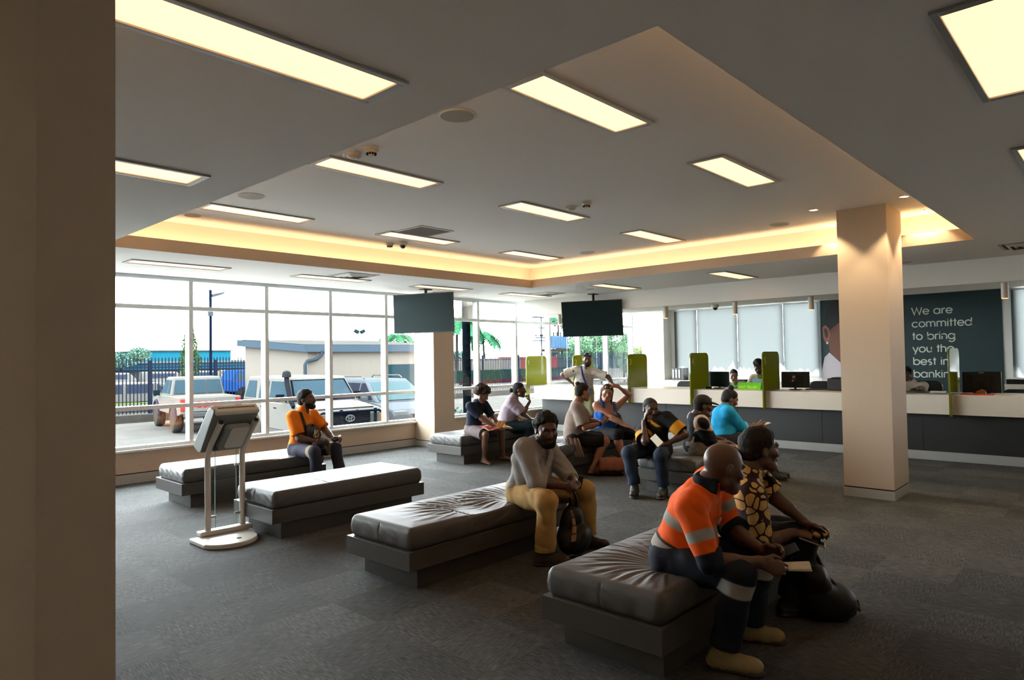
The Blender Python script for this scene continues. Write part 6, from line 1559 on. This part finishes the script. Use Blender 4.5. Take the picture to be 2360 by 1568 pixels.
p.garment('shirt_logo', [('u', ell(p.C+p.f*.13+p.r*.05-p.du*.02, (.016, .008, .022), np.array([p.r, p.f, p.du])), 0)], (.75, .12, .03), wr=0, parent=o)
p.legs((.20, .175, .14), 1.92, .018, .01, wr=.006, seed=82); p.hair(t=.004, noise=.001, front=.06, nape=-.075)
cp = p.garment('cap', [('u', infl(ell(p.hp(0, -.012, .040), (.080*p.hs, .102*p.hs, .086*p.hs), p.HM), .006), 0), ('i', lambda P: (p.hp(0, 0, .030)-P)@nz_(p.hu-.10*p.hf), 0)], (.030, .024, .019), wr=.001)
p.garment('cap_brim', [('u', ell(p.hp(0, .112, .042), (.072*p.hs, .078*p.hs, .012), np.array([p.hr, nz_(p.hf-.22*p.hu), nz_(p.hu+.22*p.hf)])), 0), ('i', lambda P: (p.hp(0, .07, 0)-P)@p.hf, 0)], lambda L: np.where((((L['P']-p.hp(0, .115, .040))@p.hf > .028) & (np.abs((L['P']-p.H)@p.hr) < .055))[:, None], V3(.50, .34, .16), V3(.030, .024, .019)), wr=0, parent=cp)
p.garment('cap_badge', [('u', ell(p.hp(.02, .080, .090), (.018, .007, .014), p.HM), 0)], (.50, .28, .03), wr=0, parent=cp)
# 11 --------------------------------------------------------------- turquoise woman
p = Person('woman with a top bun in a bright turquoise blouse looking down at her phone', (8.36, 4.03, .505), -46, (3, 8), 0, 0, (-46, -24, 0), neck=(8.415, 4.005, .925), hpos=(8.47, 3.955, 1.030), sc=1.0, bulk=1.08, h=.0052, skin=(.14, .065, .04), fem=True, hscale=1.06, belly=.03,
  hands={'R': (8.70, 3.72, .665), 'L': (8.78, 3.80, .665)}, elbows={'R': (-.5, .0, -1), 'L': (.6, .5, -.8)}, feet={'R': (8.55, 3.45, .085), 'L': (8.75, 3.50, .085)}, knees={'R': (.7, -.7, .9), 'L': (.7, -.5, .9)}, toes={'R': (.75, -.75, 0), 'L': (.7, -.7, 0)},
  pose={'R': dict(dir=(.7, -.55, .15), palm=(-.2, .2, .8), curl=.4), 'L': dict(dir=(.6, -.6, .2), palm=(-.2, .1, .8), curl=.4)})
p.build_body()
TQ = (.012, .30, .56)
def tqf(L):
    c = np.tile(V3(TQ), (len(L['v']), 1))
    for q in 'RL': c[(L['ft'+q] > .10) & (L['ft'+q] < .155) & (L['fd'+q] < .09)] = V3(.45, .68, .50)
    return c
o = p.top(tqf, 1.26, .016, .12, collar=TQ, sl_r=.026, wr=.004, seed=91, vneck=.05)
p.legs((.014, .014, .020), .98, .024, .02, name='skirt', wr=.004, seed=92)
p.hair(t=.009, noise=.0016, front=.082, nape=-.075, extra=[('u', ell(p.hp(0, -.045, .140), (.042, .040, .036), p.HM), .014)])
p.shoes((.010, .009, .009), name='flat_shoe')
TQP = p
# 12 --------------------------------------------------------------- standing man
def stp(L):
    c = np.tile(V3(.62, .56, .47), (len(L['v']), 1)); v, x, y = L['v'], L['x'], L['y']
    st = (np.abs(((v+.02) % .034)-.017) < .006) & (v > -.1) & (v < .37) & (np.abs(x) < .165); c[st] = V3(.12, .13, .17)
    for q in 'RL': c[(L['d'+q] < .10) & (L['t'+q] > .12) & (np.abs(x) > .16)] = V3(.62, .56, .47)
    c[((x-.24)**2+(v-.38)**2 < .02**2)] = V3(.03, .03, .03)
    return c
p = Person('standing bearded man in a striped polo leaning on the teller counter', (10.86, 8.16, .93), 218, (0, 3), -8, 0, (222, -6, 0), sc=1.0, drop=.05, bulk=1.08, h=.0062, skin=(.17, .085, .055), hscale=1.05,
  hands={'R': (10.72, 8.32, 1.10), 'L': (11.33, 7.76, 1.065)}, elbows={'R': (-.6, .75, .0), 'L': (-.1, -.8, .1)}, feet={'R': (10.80, 8.28, .09), 'L': (11.0, 8.06, .09)}, knees={'R': (-.8, -.6, .1), 'L': (-.8, -.6, .1)}, toes={'R': (-.9, -.3, 0), 'L': (-.7, -.7, 0)},
  pose={'R': dict(dir=(.5, -.3, -.8), palm=(.4, -.8, 0), curl=.7), 'L': dict(dir=(.5, -.5, -.1), palm=(0, 0, -1), curl=.3)})
p.build_body(feet=False)
p.top(stp, .85, .016, .12, collar=(.55, .48, .40), sl_r=.026, wr=.005, seed=101, vneck=.04, loose=.01)
p.legs((.33, .33, .19), 1.10, .026, .02, name='shorts', wr=.005, seed=102)
p.hair(t=.007, noise=.0015, front=.075); p.beard(t=.010); p.shoes((.05, .04, .03))
MB().tube([tuple(p.hp(x, .070+.02*math.cos(x*15), .085)) for x in (-.075, -.06, -.03, 0, .03, .06, .075)], .014, 8).build('sunglasses', M_dome, p.t, smooth=True)
cpt = p
p.strip('bag_strap', [tuple(q_) for q_ in (p.N+p.r*.10-p.f*.06+p.du*.015, p.N+p.r*.095+p.f*.065+p.du*.0, p.N+p.r*.085+p.f*.125-p.du*.05, p.C+p.r*.05+p.f*.168+p.du*.06, p.C+p.r*.01+p.f*.172-p.du*.03, p.C-p.r*.04+p.f*.170-p.du*.12, p.C-p.r*.09+p.f*.170-p.du*.20)], .035, .006, (.05, .22, .50), n=tuple(p.f*.8+p.du*.3))
MB().obox(tuple(p.C-p.r*.10+p.f*.165-p.du*.25), (p.r, p.du, p.f), (.07, .055, .025)).build('shoulder_pouch', mat('pouch_blue', (.30, .38, .48), .7), p.t, bevel=.012)
# 13-15 ----------------------------------------------------------- tellers
CR = (.42, .36, .29)
p = Person('teller in a cream shirt seated behind the monitor by the blinds', (13.32, 6.08, .58), 205, (4, 8), 0, 0, (206, -22, 0), sc=.95, bulk=.95, h=.0075, skin=(.21, .11, .07), fem=True, hpos=(13.22, 6.08, 1.20), neck=(13.30, 6.09, 1.06), hands={'R': (12.85, 6.1, .99), 'L': (12.85, 5.8, .99)})
p.build_body(feet=False); p.top(lambda L: np.where((np.abs(L['x']) < .05)[:, None] & (L['y'] > 0)[:, None], V3(.55, .56, .58), V3(.44, .36, .28)), 1.3, .016, .10, wr=.004, seed=111, sl_r=.014, vneck=.07); p.legs((.01, .01, .012), 1.9, .012); p.hair(t=.006, front=.08, color=(.02, .015, .012))
p.strip('lanyard', [tuple(p.N+p.r*.05+p.f*.06), tuple(p.C+p.f*.142+p.du*.06), tuple(p.C+p.f*.150-p.du*.06)], .03, .005, (.35, .72, .10), n=tuple(p.f)); p.shoes((.01, .01, .01))
p = Person('teller with a headband and green scarf bending over papers by the green sign', (13.10, 5.42, .84), 195, (16, 24), 0, 0, (200, -42, 0), sc=.97, bulk=1.0, h=.0075, skin=SKD, fem=True, hpos=(12.86, 5.41, 1.375), neck=(12.96, 5.42, 1.25), hands={'R': (12.65, 5.50, .99), 'L': (12.62, 5.28, .99)}, feet={'R': (13.15, 5.52, .09), 'L': (13.15, 5.32, .09)})
p.build_body(feet=False); p.top(CR, 1.2, .016, .10, collar=(.40, .35, .28), wr=.004, seed=121, sl_r=.016, vneck=.08); p.legs((.01, .01, .012), 1.9, .014); p.shoes((.01, .01, .01))
p.hair(t=.016, noise=.004, front=.086, extra=[('u', ell(p.hp(0, -.06, .09), (.08, .07, .05), p.HM), .02)])
MB().tube([tuple(p.hp(.090*math.cos(a), -.02+.105*math.sin(a), .085)) for a in [math.radians(v) for v in range(0, 360, 20)]], .012, 6, True).build('headband', mat('band_brown', (.25, .17, .09), .6), p.t, smooth=True)
p.garment('scarf', [('u', ell(p.N+p.f*.11-p.du*.05, (.05, .035, .05), np.array([p.r, p.f, p.du])), 0)], (.14, .33, .03), wr=.006, ws=40)
p = Person('teller in a white shirt half hidden behind the right pillar', (13.12, 2.86, .62), 200, (4, 8), 0, 0, (170, -16, 0), sc=.97, bulk=1.0, h=.0075, skin=SKD, hpos=(13.0, 2.90, 1.25), neck=(13.10, 2.85, 1.10), hands={'R': (12.6, 3.0, 1.0), 'L': (12.6, 2.7, 1.0)})
p.build_body(feet=False); p.top((.50, .43, .36), .95, .018, .10, collar=(.5, .43, .36), wr=.004, seed=131, sl_r=.024); p.legs((.01, .01, .012), 1.9, .014); p.hair(t=.008); p.shoes((.01, .01, .01))
# outside
p = Person('person in a green cap and orange vest walking beyond the fence', (13.95, 32.6, .22), -60, (2, 4), 0, 0, (200, -5, 0), sc=.88, bulk=1.05, h=.012, skin=(.02, .009, .006), hands={'R': (13.7, 32.4, .15), 'L': (14.1, 32.3, .15)}, feet={'R': (13.85, 32.6, GZ+.085), 'L': (14.05, 32.6, GZ+.085)})
p.build_body(feet=False); p.top(lambda L: np.where((L['y'] > .02)[:, None], V3(.055, .022, .004), V3(.003, .005, .012)), .9, .018, .06, wr=.004); p.legs((.004, .006, .014), 1.9, .016); p.shoes((.004, .004, .004))
p.garment('cap', [('u', infl(ell(p.hp(0, -.01, .045), (.085, .11, .08), p.HM), .004), 0)], (.006, .030, .016), wr=0)
# ================================================================== THINGS PEOPLE HOLD OR KEEP BESIDE THEM
def soft(name, lab, cat, loc, ops, color, h=.006, m=None, wr=.004, ws=18, seed=1, part='body'):
    t = thing(name, lab, cat, loc); ops = list(ops)
    if wr: ops.append(('d', lambda P: wr*noise3(P, ws, seed, 2)+wr*1.2*(.5-np.abs(noise3(P, ws*1.3, seed+3, 1))), 0))
    vt, F_ = mesh_sdf(ops, h); c = color(vt) if callable(color) else np.tile(V3(color), (len(vt), 1))
    mesh_obj(part, vt, F_, m or M_shoe, t, np.clip(c*(1+.08*noise3(vt, 40, 3)[:, None]), 0, 1)); return t
def phone(lab, c, u, n, w=.068, L=.135, name='mobile_phone', col=M_blk, screen=True):
    c, u, n = Vector(c), Vector(u).normalized(), Vector(n); n = (n-u*n.dot(u)).normalized(); r = u.cross(n)
    t = thing(name, lab, 'phone', tuple(c))
    MB().obox(c, (u, r, n), (L/2, w/2, .0045)).build('casing', col, t, bevel=.003)
    if screen: MB().obox(c+n*.005, (u, r, n), (L/2-.008, w/2-.005, .0006)).build('screen', mat('phone_glass', (.16, .17, .18), .15), t)
    return t
def booklet(lab, c, u, n, w, L, cat='booklet', name='passbook', cover=(.75, .72, .64), page=(.82, .80, .72), th=.010):
    c, u, n = Vector(c), Vector(u).normalized(), Vector(n); n = (n-u*n.dot(u)).normalized(); r = u.cross(n)
    t = thing(name, lab, cat, tuple(c)); pg = MB()
    MB().obox(c, (u, r, n), (L/2, w/2, th*.18)).build('cover', mat('cover_'+lab[:12], cover, .6), t)
    for k in range(3): pg.obox(c+n*(th*.2+th*.22*k)+u*.004*k, ((u+n*.03*k).normalized(), r, n), (L/2-.004-.004*k, w/2-.003, th*.09))
    pg.build('pages', mat('pages_'+lab[:12], page, .7), t); return t
booklet('open cream passbook in the right hand of the high-visibility shirt man', (3.55, 1.315, .522), (.45, -.88, .05), (-.35, -.1, .93), .07, .13)
phone('dark phone with a silver edge in the left hand of the high-visibility shirt man', (3.645, 1.415, .560), (.5, -.85, .45), (-.5, .1, .85), w=.07, L=.14)
phone('silver-edged phone held by the person in the spotted shirt', (4.17, 1.455, .500), (.35, -.85, -.30), (-.2, .2, .95), w=.07, L=.15, col=mat('silver_case', (.62, .60, .57), .3, metal=.5))
soft('cloth_pouch', 'spotted cloth pouch on the lap of the person in the spotted shirt', 'pouch', (4.27, 1.44, .52), [('u', ell((4.285, 1.45, .525), (.075, .05, .035), np.eye(3)), 0)], (1, 1, 1), m=M_batik, h=.005)
phone('small black phone in the hands of the grey shirt man', (4.362, 3.325, .607), (.25, -.1, 1), (-.25, -.9, .1), w=.045, L=.105)
phone('silver phone in the left hand of the orange polo man', (4.80, 7.53, .640), (.4, -.6, .3), (-.3, -.2, .9), w=.05, L=.10, col=mat('silver_case', (.62, .60, .57), .3, metal=.5))
phone('pale phone in the hands of the woman in the tan top', (7.765, 5.475, .745), (.75, -.3, .25), (-.2, .3, .9), w=.07, L=.15)
phone('white phone in the hands of the turquoise blouse woman', (8.855, 3.66, .685), (.75, -.55, .25), (-.25, .1, .95), w=.07, L=.15, col=M_pap, screen=False)
booklet('folded pale booklet in the left hand of the black and yellow polo man', (6.835, 4.09, .640), (-.25, -.75, -.50), (-.6, .3, .7), .085, .17, name='booklet')
# newspaper on the boy's lap
t = thing('newspaper', 'crumpled red and cream newspaper on the lap of the barefoot boy', 'newspaper', (7.52, 7.33, .57))
def sheet(name, c, u, v, a, b, m, amp, seed):
    mb = MB(); n = 12; c, u, v = V3(c), nz_(V3(u)), nz_(V3(v)); w = np.cross(u, v); vs = []
    for i in range(n+1):
        for j in range(n+1):
            x, y = (i/n-.5)*a, (j/n-.5)*b; vs.append(tuple(c+u*x+v*y+w*amp*(math.sin(7*x/a+seed)*math.cos(5*y/b+seed*2)+.5*math.sin(13*x/a-9*y/b))))
    mb.add(vs, [(i*(n+1)+j, i*(n+1)+j+1, (i+1)*(n+1)+j+1, (i+1)*(n+1)+j) for i in range(n) for j in range(n)])
    o = mb.build(name, m, t, smooth=True, auto=0); md = o.modifiers.new('thick', 'SOLIDIFY'); md.thickness = .002
sheet('front_page', (7.50, 7.34, .555), (1, -.1, 0), (.1, 1, .12), .46, .30, mat('news_red', (.62, .25, .20), .8, noise=.5, nscale=14), .010, 1)
sheet('inner_page', (7.49, 7.345, .545), (1, -.15, 0), (.15, 1, .12), .48, .32, mat('news_cream', (.78, .70, .56), .8), .010, 2)
sheet('torn_page', (7.56, 7.30, .575), (.6, -.6, .2), (.5, .6, .5), .17, .20, mat('news_yellow', (.72, .58, .34), .8), .016, 4)
# bags
E3 = np.eye(3)
def rotm(ax, ay): 
    a = nz_(V3(ax)); b = V3(ay); b = nz_(b-a*(a@b)); return np.array([a, b, np.cross(a, b)])
R_ = rotm((1, .1, 0), (-.1, 1, .1))
gb = V3(4.38, 3.42, 0)
t = soft('backpack', 'dark backpack with a cream stripe between the feet of the grey shirt man', 'backpack', tuple(gb), [('u', ell(gb+V3(0, 0, .13), (.15, .11, .14), R_), .05), ('u', ell(gb+V3(.0, .02, .27), (.115, .085, .15), R_), .05), ('u', ell(gb+V3(.02, -.06, .14), (.11, .08, .11), R_), .03), ('u', cap(gb+V3(-.01, .0, .36), gb+V3(-.05, -.02, .47), .045, .028), .04), ('i', lambda P: .004-P[:, 2], 0)], (.013, .014, .015), h=.005, wr=.011, ws=12)
mb = MB(); pts = [gb+V3(-.115+.02*math.sin(k*.9), -.075-.010*k+.004*k*k*.3, .40-.062*k) for k in range(5)]
for k in range(4):
    a, b = Vector(pts[k]), Vector(pts[k+1]); d = (b-a)*.40; mid = (a+b)/2; mb.obox(mid, (d, (.6, -.7, .1), (-.6, -.6, 0)), (d.length, .008+.004*k, .012))
mb.build('cream_stripe', mat('stripe_cream', (.62, .50, .38), .7), t)
MB().tube([tuple(gb+V3(.02, -.02, .36)), tuple(gb+V3(-.02, -.06, .46)), tuple(gb+V3(-.07, -.075, .53)), tuple(gb+V3(-.09, -.06, .57))], .012, 6).build('carry_strap', M_blk, t, smooth=True)
fb = V3(4.30, 1.47, 0); R2 = rotm((.62, -.75, 0), (.75, .62, .2))
t = soft('backpack', 'black backpack slumped on the carpet in front of the spotted shirt person', 'backpack', tuple(fb), [('u', ell(fb+V3(-.02, .02, .17), (.12, .13, .17), R2), .05), ('u', ell(fb+V3(.06, -.07, .11), (.13, .12, .11), R2), .05), ('u', cap(fb+V3(-.10, .10, .32), fb+V3(.12, -.13, .06), .055, .045), .05), ('i', lambda P: .004-P[:, 2], 0)], (.007, .0075, .008), h=.005, wr=.013, ws=11)
MB().tube([tuple(fb+V3(-.10, .04, .36)), tuple(fb+V3(.0, -.05, .27)), tuple(fb+V3(.11, -.15, .13)), tuple(fb+V3(.15, -.19, .05))], .010, 6).build('zip_piping', mat('piping_grey', (.16, .17, .17), .3), t, smooth=True)
MB().tube([tuple(fb+V3(-.12, .12, .36)), tuple(fb+V3(-.06, .10, .44)), tuple(fb+V3(.02, .03, .40)), tuple(fb+V3(.05, -.01, .30))], .014, 6).build('shoulder_strap', M_blk, t, smooth=True)
MB().obox(tuple(fb+V3(.155, -.165, .085)), ((.6, -.7, -.2), (.75, .62, 0), (0, .2, 1)), (.022, .004, .028)).build('logo_tag', mat('tag_teal', (.12, .36, .33), .5), t)
MB().obox(tuple(fb+V3(.12, -.175, .055)), ((.3, -.3, -.8), (.75, .62, 0), (0, .2, 1)), (.028, .006, .006)).build('zip_pull', M_pap, t)
bb = V3(7.66, 5.27, 0); R3 = rotm((.55, -.83, 0), (.83, .55, .15))
t = soft('satchel', 'brown leather satchel slumped on the floor before the two talking women', 'satchel', tuple(bb), [('u', ell(bb+V3(0, 0, .10), (.20, .10, .11), R3), .05), ('u', ell(bb+V3(-.02, .03, .17), (.17, .07, .09), R3), .05), ('u', ell(bb+V3(-.16, .14, .07), (.07, .06, .06), R3), .03), ('i', lambda P: .004-P[:, 2], 0)], (.060, .026, .014), wr=.006, ws=18)
fl = MB(); n = 10; vs = []
for i in range(n+1):
    for j in range(n+1):
        u, v = i/n-.5, j/n; q = bb+R3[0]*u*.36+R3[1]*(-.055-.075*math.sin(v*1.5))*1.0+V3(0, 0, .262-.14*v*v-.02*v+.006*math.sin(u*22+v*7)); vs.append(tuple(q))
fl.add(vs, [(i*(n+1)+j, i*(n+1)+j+1, (i+1)*(n+1)+j+1, (i+1)*(n+1)+j) for i in range(n) for j in range(n)])
o = fl.build('flap', mat('satchel_flap', (.50, .27, .16), .5, noise=.15, nscale=14), t, smooth=True, auto=0); md = o.modifiers.new('thick', 'SOLIDIFY'); md.thickness = .008
MB().tube([tuple(bb+V3(-.14, .14, .20)), tuple(bb+V3(-.02, -.10, .06)), tuple(bb+V3(.10, -.20, .02)), tuple(bb+V3(.26, -.22, .015)), tuple(bb+V3(.22, -.10, .02))], .012, 6).build('strap', mat('satchel_strap', (.22, .12, .08), .6), t, smooth=True)
ob = OPP.P+OPP.f*.20+V3(0, 0, .20); R4 = rotm(OPP.r, OPP.f*.75+V3(0, 0, .65))
t = soft('shoulder_bag', 'black shoulder bag with a pale emblem on the lap of the orange polo man', 'bag', tuple(ob), [('u', ell(ob+V3(0, 0, .0), (.13, .055, .16), rotm(OPP.r, OPP.f+V3(0, 0, .5))), .03), ('u', ell(ob+OPP.f*.12-V3(0, 0, .09), (.12, .10, .07), rotm(OPP.r, OPP.f)), .04)], (.010, .011, .012), h=.006, wr=.004)
ec = ob+OPP.f*.066+OPP.r*.035+V3(0, 0, .03); eu = OPP.r; ev = nz_(V3(0, 0, 1)-OPP.f*.55)
def em(pts, r): return MB().tube([tuple(ec+eu*a+ev*b+np.cross(eu, ev)*0) for a, b in pts], r, 5)
mbk = MB()
for pts in (((-.055, .03), (-.02, .05), (.0, .01), (.03, -.045)), ((-.06, .01), (-.035, .025), (-.01, .0)), ((-.045, -.01), (-.01, -.045), (.035, -.055), (.06, -.03)), ((.0, .04), (.03, -.01), (.055, -.02))):
    o = MB().tube([tuple(ec+eu*a+ev*b+nz_(np.cross(eu, ev))*-.004) for a, b in pts], .0055, 5).build('emblem_stroke', mat('emblem_cream', (.75, .66, .50), .5), t)
OPP.strip('strap', [tuple(q_) for q_ in (OPP.N-OPP.f*.02+OPP.r*.105+OPP.du*.0, OPP.N+OPP.f*.06+OPP.r*.105-OPP.du*.015, OPP.C+OPP.f*.135+OPP.r*.10+OPP.du*.05, OPP.C+OPP.f*.150+OPP.r*.085-OPP.du*.06, ob+V3(0, 0, .13))], .038, .006, (.09, .07, .05), n=tuple(OPP.f+OPP.du*.3), parent=t)
mbg = MVP.P+MVP.f*.30+MVP.r*.06+V3(0, 0, .16)
soft('cloth_bag', 'crumpled cream and brown cloth bag on the lap of the mauve top woman', 'bag', tuple(mbg), [('u', ell(mbg, (.16, .10, .065), rotm(MVP.f*.8+MVP.r*.3, MVP.r)), .04), ('u', ell(mbg+MVP.f*.16-MVP.r*.03-V3(0, 0, .01), (.09, .06, .05), rotm(MVP.f, MVP.r)), .05)], lambda vt: np.where((noise3(vt, 34, 8) > .25)[:, None], V3(.16, .075, .05), V3(.56, .42, .27)), m=M_cloth, wr=.010, ws=22)
bg = BLP.P-BLP.r0*.20+BLP.f0*.06+V3(0, 0, .20)
soft('handbag', 'small brown spotted handbag hanging at the hip of the blue tank top woman', 'bag', tuple(bg), [('u', ell(bg, (.085, .05, .085), rotm(BLP.f0, BLP.r0)), .03), ('u', ell(bg-V3(0, 0, .06)+BLP.f0*.05, (.09, .045, .04), rotm(BLP.f0, BLP.r0)), .03)], lambda vt: np.where((noise3(vt, 60, 8) > .2)[:, None], V3(.05, .03, .02), V3(.22, .13, .07)), wr=.004)
tp = V3(8.62, 3.78, .625)
soft('purse', 'small teal purse on the lap of the turquoise blouse woman', 'purse', tuple(tp), [('u', ell(tp, (.09, .05, .022), rotm((.7, -.6, 0), (.6, .7, 0))), 0)], (.03, .30, .26), wr=.001)
single('papers', MB().obox((12.62, 5.32, 1.06), ((.3, 0, 1), (0, 1, 0), (1, 0, -.3)), (.09, .12, .004)), mat('paper_blue', (.62, .72, .82), .7), 'pale blue papers held up behind the green sign', 'papers', loc=(12.62, 5.32, 1.06))
